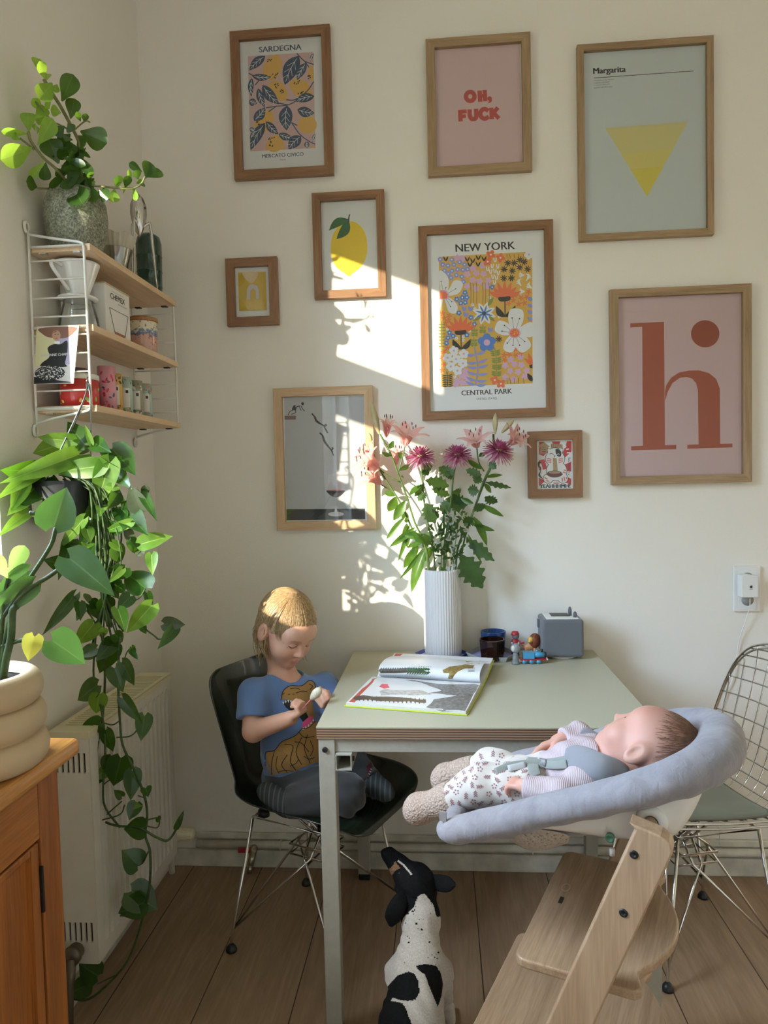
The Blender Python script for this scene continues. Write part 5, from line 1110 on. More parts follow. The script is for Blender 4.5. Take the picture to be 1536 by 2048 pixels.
def leaves(t, L, mat, prof='lance', dy=0.0, name='foliage', droop=0.10, lobes=None, fold=0.3, jit=0.035, F=FX, rnd=rq, tilt=0.7, n=None):
    n = n or (16 if prof != 'lance' else 10)
    mb = MB()
    for a, b, w in L:
        da = dy+rnd.uniform(-jit, jit)*0.3; db = da+rnd.uniform(-jit, jit); A_, B_ = F(*a, da), F(*b, db); s = (A_-V(CAM)).dot(V(FW))/FPX*SCL[F]
        leaf3(mb, A_, B_, w*s*(0.92 if prof == 'lance' and not lobes else 1.08), prof, n, fold, droop+(rnd.uniform(0.02, 0.16) if prof == 'lance' and not lobes else 0), None, rnd.uniform(-tilt, tilt), 0, 0.0, lobes, prof != 'lance')
    return part(name, mb, [mat, VEIN.get(mat.name, mat)], t, fix=False)
# three lilies
SCL[FX] = 0.26693
t, st = flower_stem('lily_stem', [(300, 330), (380, 480), (440, 640), (500, 800), (560, 990), (640, 1180)], 'tall pink lily stem at the left front of the vase', 'flower', 'pink lilies in the vase', 0.0032, -0.03)
for P in ([(487, 418), (470, 500), (440, 610)], [(290, 585), (360, 645), (450, 690)]): st.tube(catmull([FX(x, y, -0.02) for x, y in P], 4), 0.0024, 7)
part('stem', st, m_stem, t); lily_bud(t, FX(292, 330, -.02), FX(235, 95, -.02), 0.0115)
lily_bloom(t, FX(487, 418, -.02), FX(515, 280, -.045), 0.074, 1.0); lily_bloom(t, FX(290, 580, -.02), FX(165, 495, -.05), 0.070, 1.0, roll=0.5); lily_bloom(t, FX(345, 355, .02), FX(362, 215, .0), 0.044, 0.7)
leaves(t, [((490, 830), (400, 980), 80), ((490, 950), (345, 1120), 56), ((560, 1030), (372, 1180), 60), ((520, 790), (615, 700), 56), ((440, 600), (542, 556), 40), ((385, 490), (318, 470), 46), ((372, 440), (402, 380), 42), ((455, 515), (452, 462), 46), ((575, 1050), (420, 1140), 40), ((640, 1130), (490, 1180), 44), ((640, 1150), (545, 1060), 80), ((600, 1100), (480, 1090), 50)], m_lily_leaf, dy=-.02)
t, st = flower_stem('lily_stem', [(225, 420), (300, 600), (400, 760), (470, 880), (560, 1080), (650, 1200)], 'leaning lily stem lit by the sun at the far left of the vase', 'flower', 'pink lilies in the vase', 0.003, 0.02)
st.tube(catmull([FX(x, y, .02) for x, y in ((300, 705), (360, 740), (405, 770))], 4), 0.0022, 7); part('stem', st, m_stem, t); lily_bud(t, FX(240, 395, .02), FX(210, 320, .02), 0.008)
lily_bloom(t, FX(305, 705, .02), FX(200, 615, -.01), 0.062, 1.0, roll=.3); lily_bloom(t, FX(240, 520, .02), FX(170, 440, .01), 0.050, 0.9); lily_bloom(t, FX(420, 560, .03), FX(430, 440, .02), 0.042, 0.9)
leaves(t, [((415, 800), (365, 915), 90), ((330, 770), (420, 790), 44), ((560, 1180), (480, 1340), 80), ((640, 1190), (522, 1515), 90), ((620, 1190), (455, 1420), 44), ((690, 1180), (590, 1300), 76), ((480, 900), (500, 1000), 60), ((520, 1010), (440, 1290), 40), ((470, 640), (470, 660), 30), ((500, 1000), (500, 1180), 70), ((570, 1120), (545, 1290), 60)], m_lily_leaf, dy=.02)
t, st = flower_stem('lily_stem', [(1150, 330), (1150, 520), (1085, 680), (1010, 880), (960, 1010), (880, 1200)], 'pink lily stem with two buds at the right of the vase', 'flower', 'pink lilies in the vase', 0.0036, -0.01)
st.tube(catmull([FX(x, y, 0) for x, y in ((1025, 430), (1040, 540), (1080, 610))], 4), 0.0024, 7).tube(catmull([FX(x, y, 0) for x, y in ((1270, 400), (1210, 470), (1140, 540))], 4), 0.0024, 7); part('stem', st, m_stem, t)
lily_bud(t, FX(1163, 330), FX(1165, 172), 0.0085); lily_bud(t, FX(1212, 320), FX(1305, 218), 0.0085)
lily_bloom(t, FX(1025, 432), FX(1010, 330, -.03), 0.062, 1.0, roll=.2); lily_bloom(t, FX(1268, 405, .02), FX(1350, 330, -.01), 0.058, 1.0)
leaves(t, [((1000, 950), (1110, 1165), 76), ((960, 1080), (1062, 1305), 34), ((1060, 860), (1228, 948), 48), ((1075, 700), (1138, 772), 48), ((1090, 655), (1222, 632), 36), ((955, 515), (1072, 600), 56), ((750, 1320), (875, 1505), 66), ((985, 1000), (1165, 1060), 46), ((960, 1170), (1060, 1180), 60), ((1000, 850), (900, 810), 50), ((1040, 500), (1090, 470), 40)], m_lily_leaf, dy=-.02)
# three chrysanthemums
def mum_bloom(t, c, up, R):
    c, up = V(c), V(up).normalized(); u = up.orthogonal().normalized(); w = up.cross(u); mb = MB(); rr = random.Random(R)
    for ring, n, el, L in ((0, 34, -0.42, 1.0), (1, 34, -0.15, 1.0), (2, 32, 0.12, 0.97), (3, 28, 0.42, 0.90), (4, 24, 0.72, 0.80), (5, 16, 1.02, 0.66), (6, 9, 1.3, 0.5)):
        for k in range(n):
            a = 2*PI*(k+0.5*(ring % 2))/n+rr.uniform(-.08, .08); e = el+rr.uniform(-.14, .14); d = (u*math.cos(a)+w*math.sin(a)); D = d*math.cos(e)+up*math.sin(e); s = d.cross(up).normalized(); l = R*L*rr.uniform(0.85, 1.08); q = rr.uniform(0.1, 0.3)
            rows = [[c+D*l*f-up*R*q*(f**2)*(0.8-ring*0.2)+s*hh*k2+up*0.0012*abs(k2) for k2 in (-1, 0, 1)] for f, hh in ((0.10, .0014), (0.5, .0026), (0.85, .0025), (1.0, .0006))]
            mb.grid(rows, 1 if ring < 2 and k % 3 else 0)
    part('bloom', mb, [m_mum, m_mumL], t, fix=False, label='magenta spiky bloom'); part('bloom_heart', MB().ell(c+up*0.004, (0.012, 0.012, 0.008)), m_mumc, t)
for pts, c, up, lab, dy, L in [
    ([(603, 500), (615, 640), (630, 830), (660, 1000), (700, 1200)], (603, 500), (0.02, -0.25, 1), 'magenta chrysanthemum on the left between the lilies', 0.0, [((605, 620), (692, 565), 90), ((630, 700), (560, 800), 60), ((640, 850), (715, 1000), 110), ((640, 770), (585, 830), 70), ((690, 1060), (620, 1180), 90), ((625, 600), (660, 640), 60)]),
    ([(880, 500), (850, 640), (835, 800), (810, 980), (780, 1200)], (880, 490), (0.0, -0.25, 1), 'magenta chrysanthemum in the middle of the bouquet', 0.01, [((850, 640), (738, 575), 80), ((815, 720), (640, 675), 90), ((845, 625), (790, 650), 70), ((820, 790), (690, 740), 60), ((850, 780), (880, 900), 150), ((845, 760), (905, 770), 80), ((830, 850), (740, 900), 80), ((830, 830), (960, 860), 120)]),
    ([(1180, 480), (1120, 590), (1070, 700), (1000, 910), (920, 1180)], (1190, 455), (0.35, -0.35, 1), 'magenta chrysanthemum tilted to the right beside the lily buds', -0.03, [((1090, 690), (1285, 735), 40), ((1060, 640), (940, 595), 60), ((1085, 800), (1182, 845), 84), ((1040, 760), (955, 745), 80), ((1050, 640), (1010, 700), 70), ((960, 1120), (1155, 1285), 90), ((905, 1240), (1072, 1490), 160), ((1030, 850), (1060, 910), 90), ((1000, 960), (920, 1000), 80), ((1120, 540), (1170, 590), 60)])]:
    t, st = flower_stem('chrysanthemum', pts, lab, 'flower', 'magenta chrysanthemums in the vase', 0.0030, dy); part('stem', st, m_stem, t); mum_bloom(t, FX(*c, dy), up, 0.055); leaves(t, L, m_mum_leaf, dy=dy, lobes=0.24, name='foliage', n=30, fold=0.15)
# white button sprays
for heads, root, lab, dy in [([(820, 930), (770, 957), (800, 967), (840, 985), (885, 943)], (800, 1220), 'upper spray of white button flowers in the vase', -0.035), ([(885, 1010), (940, 1045), (838, 1165), (850, 1305)], (850, 1230), 'right hand spray of white button flowers in the vase', -0.05), ([(755, 1045), (812, 1112), (730, 1135), (770, 1207)], (760, 1240), 'lower left spray of white button flowers in the vase', -0.05)]:
    t = thing('button_flowers', (VX, VY, VZ+0.15), lab, 'flower', 'white button sprays in the vase'); st = MB(); lf = []
    for x, y in heads:
        h = FX(x, y+8, dy+rq.uniform(-.015, .01)); m_ = FX(lerp(x, root[0], .5), lerp(y, root[1], .55), dy); e = V((VX+(root[0]-800)*0.0002, VY-0.02, VZ+vh-0.09)); st.tube(catmull([h, m_, FX(root[0], max(root[1], y+40), dy*.5), e], 4), 0.0012, 5)
        up = V((rq.uniform(-.3, .3), rq.uniform(-.6, -.2), 1)).normalized(); u = up.orthogonal().normalized(); w = up.cross(u); mb = MB(); R = rq.uniform(0.0125, 0.0145)*(0.75 if y > 1100 else 1)
        for ring, n, e_ in ((0, 20, -0.1), (1, 18, 0.25), (2, 14, 0.6), (3, 9, 1.0)):
            for k in range(n):
                a = 2*PI*k/n+ring; d = u*math.cos(a)+w*math.sin(a); D = d*math.cos(e_)+up*math.sin(e_); s = d.cross(up).normalized(); l = R*(1-0.15*ring); mb.grid([[h+D*l*f+s*q*hh for q in (-1, 0, 1)] for f, hh in ((.1, .0006), (.6, .0016), (1, .0011))])
        b_ = part('bloom', mb, m_button, t, fix=False); part('bloom_heart', MB().ell(h+up*R*0.5, (R*0.24, R*0.24, R*0.2), 10, 6), m_disc, b_)
        for k in range(3): q = rq.random(); p_ = (lerp(x, root[0], q), lerp(y+20, root[1], q)); lf.append((p_, (p_[0]+rq.uniform(-60, 60), p_[1]+rq.uniform(-40, 40)), rq.uniform(14, 26)))
    for k in range(34): p_ = (root[0]+rq.uniform(-90, 110), root[1]+rq.uniform(-330, 60)); lf.append((p_, (p_[0]+rq.uniform(-50, 50), p_[1]-rq.uniform(-20, 80)), rq.uniform(16, 34)))
    part('stem', st, m_stem, t); leaves(t, lf, m_mum_leaf, dy=dy, n=5)

# ================================================================== jade-like plant in a mottled pot, on top of the shelf
m_mott, nt, b = new_mat('mottled_green_pot')
_v = coords(nt); n1 = noise(nt, _v, 210, 5, 0.2, 0.7); n2 = noise(nt, _v, 40, 3)
_a = nd(nt, 'ShaderNodeMath', operation='MULTIPLY_ADD'); nt.links.new(n1, _a.inputs[0]); _a.inputs[1].default_value = 0.75
_b = nd(nt, 'ShaderNodeMath', operation='MULTIPLY'); nt.links.new(n2, _b.inputs[0]); _b.inputs[1].default_value = 0.25; nt.links.new(_b.outputs[0], _a.inputs[2])
nt.links.new(ramp(nt, _a.outputs[0], [(0.36, (0.06, 0.065, 0.045)), (0.50, (0.22, 0.23, 0.165)), (0.62, (0.46, 0.45, 0.35))]), b.inputs['Base Color']); b.inputs['Roughness'].default_value = 0.6; bump(nt, b, n1, 0.5, 0.004)
m_jade = leaf_mat('jade_leaf', (0.014, 0.045, 0.010), (0.040, 0.095, 0.020), (0.28, 0.55, 0.03), 0.28, 30, 0.25); m_jadeL = leaf_mat('lime_jade_leaf', (0.14, 0.30, 0.035), (0.30, 0.46, 0.08), (0.55, 0.85, 0.08), 0.35, 30, 0.45); m_jstem = leaf_mat('jade_stem', (0.16, 0.17, 0.06), (0.26, 0.26, 0.10), (0.3, 0.4, 0.1), 0.6, 50, 0.1)  # one group of leaves gets a lighter, yellower green
VEIN[m_jade.name] = leaf_mat('jade_midrib', (0.05, 0.11, 0.025), (0.07, 0.14, 0.035), (0.3, 0.6, 0.05), 0.35, 30, 0.25); VEIN[m_jadeL.name] = leaf_mat('lime_midrib', (0.26, 0.42, 0.08), (0.34, 0.5, 0.12), (0.6, 0.9, 0.12), 0.35, 30, 0.4)
m_soil = plain('potting_soil', (0.030, 0.020, 0.013), 0.95, nz=0.6, nscale=200, bmp=0.6)
PX, PYc = 0.088, -0.655; PZ = BZ[0]+0.0006; pr = 0.078
t = thing('potted_plant', (PX, PYc, PZ), 'leafy plant in a mottled grey green pot on the top shelf', 'plant')
pz = atY(148, 386, PYc).z-PZ
part('pot', MB().lathe((PX, PYc, PZ), [(0, 0), (pr*0.66, 0), (pr*0.76, 0.008), (pr*0.94, pz*0.30), (pr, pz*0.55), (pr*0.96, pz*0.80), (pr*0.83, pz*0.96), (pr*0.78, pz), (pr*0.72, pz*0.98), (pr*0.86, pz*0.8), (pr*0.86, pz*0.7), (0, pz*0.7)], 48), m_mott, t)
part('soil', MB().lathe((PX, PYc, PZ+pz*0.86), [(pr*0.80, 0), (0, 0.004)], 32), m_soil, t)
def clearX(px, py, y, xm=0.03):
    p = atY(px, py, y); return p if p.x >= xm else atX(px, py, xm)      # never inside the left wall: lean towards the window instead
def JX(x, y, dy=0.0): return clearX(x*0.26042, 80+y*0.26042, PYc-0.02+dy-0.15*min(1, max(0, (155-x*0.26042)/120))*(1 if y < 1060 else .4))      # leaning towards the window
SCL[JX] = 0.26042; rj = random.Random(5); mb = MB()
for P, r in [([(625, 1120), (622, 960), (610, 800), (545, 660), (470, 520), (395, 400), (335, 300)], .0042), ([(540, 1120), (430, 990), (330, 900), (240, 780), (218, 705)], .0036), ([(262, 840), (200, 790), (155, 755)], .0026), ([(480, 1110), (390, 1140), (285, 1138)], .0024), ([(640, 1110), (850, 1132), (1000, 1140), (1080, 1110), (1115, 1050)], .0026), ([(560, 700), (650, 625), (690, 630)], .002), ([(400, 620), (330, 550), (270, 470)], .0028), ([(550, 700), (430, 640), (440, 690)], .002)]: mb.tube(catmull([JX(*p) for p in P], 5), r, 7)
part('stem', mb, m_jstem, t)
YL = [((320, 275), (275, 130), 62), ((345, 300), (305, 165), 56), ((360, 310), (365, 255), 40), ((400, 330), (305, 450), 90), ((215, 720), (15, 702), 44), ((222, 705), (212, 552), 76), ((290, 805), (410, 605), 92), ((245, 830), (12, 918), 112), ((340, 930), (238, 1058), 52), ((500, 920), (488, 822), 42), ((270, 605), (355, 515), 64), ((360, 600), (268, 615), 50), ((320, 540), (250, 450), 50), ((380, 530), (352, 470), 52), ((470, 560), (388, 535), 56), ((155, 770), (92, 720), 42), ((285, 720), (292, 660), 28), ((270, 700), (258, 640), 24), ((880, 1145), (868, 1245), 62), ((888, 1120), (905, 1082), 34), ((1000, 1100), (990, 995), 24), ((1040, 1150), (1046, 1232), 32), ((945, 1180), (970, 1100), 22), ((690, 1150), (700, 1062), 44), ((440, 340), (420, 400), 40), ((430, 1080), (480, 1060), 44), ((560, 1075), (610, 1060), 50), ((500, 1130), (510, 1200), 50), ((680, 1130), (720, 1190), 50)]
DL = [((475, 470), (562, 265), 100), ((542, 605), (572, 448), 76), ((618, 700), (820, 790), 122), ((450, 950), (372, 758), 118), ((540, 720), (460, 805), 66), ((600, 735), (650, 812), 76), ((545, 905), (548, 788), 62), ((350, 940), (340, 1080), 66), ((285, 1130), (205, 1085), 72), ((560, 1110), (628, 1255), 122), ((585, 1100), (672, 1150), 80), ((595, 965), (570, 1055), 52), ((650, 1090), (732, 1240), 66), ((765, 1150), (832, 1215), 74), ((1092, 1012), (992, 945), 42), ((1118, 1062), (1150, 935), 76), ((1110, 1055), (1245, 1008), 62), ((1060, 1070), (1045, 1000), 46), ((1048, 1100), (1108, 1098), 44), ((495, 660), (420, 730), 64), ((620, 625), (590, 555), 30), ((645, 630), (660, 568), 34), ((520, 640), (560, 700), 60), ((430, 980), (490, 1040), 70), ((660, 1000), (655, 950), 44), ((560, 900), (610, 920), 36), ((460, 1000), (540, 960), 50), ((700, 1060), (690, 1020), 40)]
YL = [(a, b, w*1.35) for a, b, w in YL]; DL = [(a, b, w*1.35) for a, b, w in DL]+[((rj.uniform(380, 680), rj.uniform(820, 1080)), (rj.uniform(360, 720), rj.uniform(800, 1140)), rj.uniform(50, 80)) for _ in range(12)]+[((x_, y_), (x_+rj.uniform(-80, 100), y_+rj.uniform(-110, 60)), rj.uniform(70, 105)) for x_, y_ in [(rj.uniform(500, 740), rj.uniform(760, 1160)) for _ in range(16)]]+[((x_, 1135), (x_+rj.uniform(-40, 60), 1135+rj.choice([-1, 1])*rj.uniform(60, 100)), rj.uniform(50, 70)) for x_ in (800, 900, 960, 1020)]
leaves(t, YL, m_jadeL, 'obov', name='lime_foliage', F=JX, rnd=rj, jit=0.05, droop=0.06, fold=0.2, tilt=0.6); leaves(t, DL, m_jade, 'obov', name='foliage', F=JX, rnd=rj, jit=0.06, droop=0.06, fold=0.15, tilt=0.5)

# ================================================================== trailing plant hanging from the shelf ladder
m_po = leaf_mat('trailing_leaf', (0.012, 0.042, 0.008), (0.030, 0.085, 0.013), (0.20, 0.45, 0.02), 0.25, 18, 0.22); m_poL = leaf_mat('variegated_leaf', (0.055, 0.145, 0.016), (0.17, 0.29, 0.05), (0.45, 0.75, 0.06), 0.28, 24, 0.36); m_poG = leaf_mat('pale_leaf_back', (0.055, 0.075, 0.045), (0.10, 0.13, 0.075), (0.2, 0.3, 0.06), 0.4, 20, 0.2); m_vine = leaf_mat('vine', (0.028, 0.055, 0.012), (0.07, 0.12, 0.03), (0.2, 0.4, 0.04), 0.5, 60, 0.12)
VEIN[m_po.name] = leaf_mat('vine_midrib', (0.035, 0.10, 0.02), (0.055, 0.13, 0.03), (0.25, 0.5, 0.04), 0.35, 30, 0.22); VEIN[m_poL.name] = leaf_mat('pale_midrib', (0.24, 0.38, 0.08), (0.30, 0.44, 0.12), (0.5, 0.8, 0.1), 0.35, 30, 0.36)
HY = SY0-0.012
def P3(x, y, dy=0.0): return clearX(x*0.26042, 820+y*0.26042, HY+dy)
def P4(x, y, dy=0.0): return clearX(x*0.375, 1280+y*0.375, HY+dy)
hk = V((0.146, SY0-0.012, 1.632)); pc = P3(480, 720, 0.0)
t = thing('hanging_plant', (pc.x, HY, pc.z), 'trailing heart leaf vine in a dark hanging pot under the shelf, reaching the floor', 'plant')
hr = 0.072; z0, z1 = P3(480, 880).z, P3(480, 545).z
part('pot', MB().lathe((pc.x, HY, z0), [(0, 0), (hr*0.78, 0), (hr*0.82, 0.006), (hr, z1-z0), (hr*0.95, z1-z0), (hr*0.92, (z1-z0)*0.85), (0, (z1-z0)*0.85)], 36), plain('dark_pot', (0.022, 0.024, 0.026), 0.5), t)
a_ = atY(92, 1005, HY); part('pot_label', MB().grid([[V((pc.x+hr*0.96*math.cos(q), HY+hr*0.96*math.sin(q), z)) for q in np.linspace(-2.6, -1.75, 7)] for z in (z0+0.022, z0+0.070)]), plain('cream_label', (0.60, 0.58, 0.36), 0.6), t, fix=False)
mb = MB()
for a in (0.4, 2.5, 4.6): mb.tube(catmull([hk, hk+V((math.cos(a)*0.012, -0.010+math.sin(a)*0.01, -0.05)), V((pc.x+hr*0.93*math.cos(a), HY+hr*0.93*math.sin(a), z1-0.008))], 4), 0.0021, 6)
mb.tube([hk+V((0, 0.012, -0.010)), hk+V((0, 0.018, 0.002)), hk+V((0, 0.008, 0.012)), hk], 0.0024, 6)
part('hanger', mb, plain('dark_steel', (0.20, 0.20, 0.20), 0.25, 0.9), t)
SCL[P3] = 0.26042; SCL[P4] = 0.375; rp = random.Random(21); mb = MB()
for P, r in [([(545, -20), (560, 200), (545, 430), (520, 560), (505, 700), (495, 830), (540, 950), (620, 990), (740, 1000), (830, 1050), (895, 1068), (945, 1000), (975, 930)], .0030), ([(640, -20), (630, 200), (640, 430), (655, 560), (720, 700), (770, 830), (785, 930), (775, 1040), (800, 1130), (800, 1280), (775, 1430), (700, 1670), (620, 1790), (480, 1912), (370, 1910)], .0032), ([(510, -20), (500, 200), (540, 370), (562, 560), (550, 800), (565, 900), (640, 1000)], .0027), ([(655, 130), (680, 60), (720, 40)], .0018), ([(640, 430), (600, 452), (545, 440)], .0018), ([(620, 520), (700, 510), (755, 450)], .0019), ([(500, 830), (580, 750), (660, 740)], .0017), ([(570, 930), (650, 860)], .0018), ([(545, 960), (640, 930), (665, 880)], .0018), ([(790, 1130), (760, 1190), (715, 1208)], .0019), ([(775, 1440), (720, 1472), (640, 1470)], .0019), ([(610, 1790), (520, 1835)], .0017), ([(770, 990), (840, 1000), (845, 950), (780, 960)], .0018), ([(735, 830), (780, 845)], .0016)]: mb.tube(catmull([P4(*p, 0.012*math.sin(i*1.3)) for i, p in enumerate(P)], 5), r, 7)
for k in range(22):
    x0 = rp.uniform(430, 760); x1 = rp.uniform(720, 960); mb.tube(catmull([P3(x0, rp.uniform(480, 560)), P3(lerp(x0, x1, .6), rp.uniform(560, 760), rp.uniform(-.04, .04)), P3(x1, rp.uniform(850, 1200), rp.uniform(-.04, .04)), P3(lerp(x1, 800, .8), rp.uniform(1300, 1500), rp.uniform(-.03, .03)), P3(rp.uniform(700, 960), rp.uniform(1600, 1850), rp.uniform(-.02, .02))], 5), rp.uniform(.0016, .0028), 6)
for P in ([(930, 1500), (1060, 1450), (1115, 1375)], [(1060, 1640), (1180, 1730), (1230, 1760), (1340, 1710)], [(560, 1430), (650, 1520), (740, 1650), (800, 1800)], [(640, 850), (740, 960), (800, 1060)], [(540, 1040), (780, 1060), (850, 1090)], [(650, 1160), (720, 1220), (790, 1280)], [(960, 950), (1010, 940), (1040, 985)]): mb.tube(catmull([P3(*p) for p in P], 5), 0.002, 6)
part('vine', mb, m_vine, t)
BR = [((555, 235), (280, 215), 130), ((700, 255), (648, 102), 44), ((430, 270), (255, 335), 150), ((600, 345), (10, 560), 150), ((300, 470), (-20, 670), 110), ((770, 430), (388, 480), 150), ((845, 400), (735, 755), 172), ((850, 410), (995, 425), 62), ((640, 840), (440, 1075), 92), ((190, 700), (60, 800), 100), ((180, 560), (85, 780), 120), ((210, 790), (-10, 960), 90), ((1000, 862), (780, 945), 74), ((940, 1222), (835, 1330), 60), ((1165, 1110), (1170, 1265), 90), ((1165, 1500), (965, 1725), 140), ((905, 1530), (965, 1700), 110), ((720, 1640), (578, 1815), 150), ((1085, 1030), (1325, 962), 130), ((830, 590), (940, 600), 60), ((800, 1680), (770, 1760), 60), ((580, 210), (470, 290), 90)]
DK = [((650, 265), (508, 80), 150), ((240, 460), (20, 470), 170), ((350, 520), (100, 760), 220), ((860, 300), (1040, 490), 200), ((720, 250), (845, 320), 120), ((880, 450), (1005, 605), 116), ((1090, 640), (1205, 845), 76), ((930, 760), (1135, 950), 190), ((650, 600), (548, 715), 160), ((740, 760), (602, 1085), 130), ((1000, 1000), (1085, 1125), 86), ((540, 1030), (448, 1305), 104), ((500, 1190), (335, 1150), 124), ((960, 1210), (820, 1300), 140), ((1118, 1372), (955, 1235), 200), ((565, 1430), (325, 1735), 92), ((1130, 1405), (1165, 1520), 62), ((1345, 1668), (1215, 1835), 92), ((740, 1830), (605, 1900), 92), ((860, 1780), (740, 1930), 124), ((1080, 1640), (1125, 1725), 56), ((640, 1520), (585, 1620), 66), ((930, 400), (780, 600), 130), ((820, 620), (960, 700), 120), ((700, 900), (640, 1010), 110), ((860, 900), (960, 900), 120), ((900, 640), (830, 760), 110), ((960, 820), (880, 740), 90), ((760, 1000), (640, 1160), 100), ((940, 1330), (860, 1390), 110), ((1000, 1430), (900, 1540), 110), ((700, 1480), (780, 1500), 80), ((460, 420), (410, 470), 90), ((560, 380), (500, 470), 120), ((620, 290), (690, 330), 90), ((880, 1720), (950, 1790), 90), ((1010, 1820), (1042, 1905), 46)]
GR = [((1072, 760), (1000, 575), 140), ((1260, 1640), (1425, 1650), 110), ((1120, 590), (1100, 670), 60), ((1000, 980), (960, 850), 70), ((1090, 1100), (1040, 1010), 80)]
for _ in range(24):
    x, y = rp.uniform(560, 880), rp.uniform(420, 1560); DK.append(((x, y), (x+rp.uniform(-110, 110), y+rp.uniform(40, 150)), rp.uniform(70, 130)))
for _ in range(5):
    x, y = rp.uniform(600, 880), rp.uniform(480, 1500); BR.append(((x, y), (x+rp.uniform(-110, 110), y+rp.uniform(30, 130)), rp.uniform(60, 100)))
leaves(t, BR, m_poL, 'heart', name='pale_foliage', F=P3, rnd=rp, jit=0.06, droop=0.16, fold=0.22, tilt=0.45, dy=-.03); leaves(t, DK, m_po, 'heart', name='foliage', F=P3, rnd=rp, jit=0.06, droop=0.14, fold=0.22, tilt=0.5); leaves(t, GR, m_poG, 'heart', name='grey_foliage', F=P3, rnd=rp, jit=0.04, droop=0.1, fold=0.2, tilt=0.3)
LD = [((505, 45), (418, 105), 76), ((598, 25), (530, 185), 110), ((520, 240), (405, 325), 104), ((612, 150), (655, 278), 92), ((650, 120), (720, 245), 72), ((655, 312), (756, 445), 66), ((770, 405), (752, 540), 84), ((535, 440), (410, 496), 84), ((565, 480), (602, 602), 72), ((645, 628), (605, 785), 128), ((600, 625), (568, 720), 100), ((525, 705), (433, 778), 92), ((705, 700), (700, 858), 92), ((725, 870), (688, 962), 74), ((650, 835), (608, 800), 44), ((778, 790), (790, 835), 54), ((700, 60), (737, 105), 30), ((770, 1000), (658, 1010), 106), ((700, 1340), (842, 1440), 150), ((520, 1790), (418, 1725), 118), ((475, 1835), (352, 1892), 100), ((940, 1000), (982, 908), 32), ((770, 950), (760, 985), 36), ((840, 945), (850, 975), 30)]
RD = [((735, 1198), (650, 1120), 122), ((765, 1400), (625, 1462), 122)]
LL = [((530, 290), (510, 398), 92), ((560, 700), (500, 740), 60), ((660, 330), (745, 400), 40), ((690, 880), (760, 885), 40)]
leaves(t, LD+RD, m_po, 'heart', name='lower_foliage', F=P4, rnd=rp, jit=0.03, droop=0.12, fold=0.2, tilt=0.4); leaves(t, LL, m_poL, 'heart', name='lower_pale_foliage', F=P4, rnd=rp, jit=0.03, droop=0.12, fold=0.2, tilt=0.4)

# ================================================================== big leaved plant in a bubble pot on the sideboard
m_bub = plain('cream_matte_pot', (0.50, 0.385, 0.24), 0.55, nz=0.05, nscale=20); m_ph = leaf_mat('big_leaf', (0.018, 0.055, 0.030), (0.050, 0.110, 0.060), (0.25, 0.5, 0.06), 0.28, 16, 0.22); m_phL = leaf_mat('big_pale_leaf', (0.18, 0.34, 0.08), (0.34, 0.50, 0.16), (0.6, 0.85, 0.15), 0.35, 16, 0.42); m_phY = leaf_mat('yellow_leaf', (0.55, 0.50, 0.05), (0.65, 0.60, 0.10), (0.9, 0.8, 0.1), 0.4, 20, 0.45)
VEIN[m_ph.name] = leaf_mat('big_midrib', (0.075, 0.15, 0.08), (0.10, 0.18, 0.10), (0.3, 0.5, 0.1), 0.35, 30, 0.22)
BY = -1.43; bR = 0.105; bcx = atY(78, 1440, BY).x-bR; bz = DZ+0.0005; bh = atY(50, 1347, BY).z-bz
t = thing('potted_plant', (bcx, BY, bz), 'big leaved plant in a cream bubble shaped pot on the pine sideboard', 'plant')
pf = [(0, 0), (bR*0.72, 0)]
for k, (rr, zc) in enumerate(((1.0, .17), (.98, .50), (.95, .82))):
    for a in np.linspace(-1.15, 1.15, 9): pf.append((bR*(rr-0.20+0.20*math.cos(a)), bh*(zc+0.165*math.sin(a)/math.sin(1.15))))
pf += [(bR*0.74, bh*0.995), (bR*0.70, bh*0.97), (bR*0.72, bh*0.86), (0, bh*0.86)]
part('pot', MB().lathe((bcx, BY, bz), pf, 56), m_bub, t); part('soil', MB().lathe((bcx, BY, bz+bh*0.88), [(bR*0.73, 0), (0, 0.006)], 32), m_soil, t)
def H3(x, y, dy=0.0): return clearX(x*0.26042, 820+y*0.26042, BY+0.03+dy)
mb = MB()
for P in ([(430, 905), (385, 1050), (215, 1310), (100, 1480), (0, 1640), (-40, 1860), (-30, 2080)], [(495, 1190), (380, 1275), (240, 1365), (110, 1490), (60, 1650), (20, 1900), (10, 2080)], [(330, 1785), (200, 1765), (60, 1800), (-20, 1850), (-30, 2060)], [(130, 1500), (95, 1550), (85, 1740), (50, 1900), (20, 2080)], [(60, 1290), (30, 1500), (10, 1750), (0, 2060)], [(230, 790), (280, 795)]): mb.tube(catmull([H3(*p) for p in P], 5), 0.0035 if P[0][0] != 130 else 0.006, 8)
part('stem', mb, m_vine, t)
rh = random.Random(8); SCL[H3] = 0.26042
leaves(t, [((415, 895), (510, 585), 270), ((535, 1140), (875, 1420), 250), ((215, 1235), (-60, 1440), 140), ((250, 1335), (-80, 1590), 170), ((400, 1770), (660, 1950), 250)], m_ph, 'heart', name='foliage', F=H3, rnd=rh, jit=0.03, droop=0.12, fold=0.28, tilt=0.35, n=12)
leaves(t, [((60, 1290), (-60, 1110), 110), ((60, 1285), (190, 1040), 120)], m_phL, 'obov', name='pale_foliage', F=H3, rnd=rh, jit=0.03, fold=0.2, tilt=0.3)
leaves(t, [((265, 1740), (215, 1930), 140)], m_phY, 'heart', name='yellow_foliage', F=H3, rnd=rh, jit=0.02, fold=0.2, tilt=0.2)
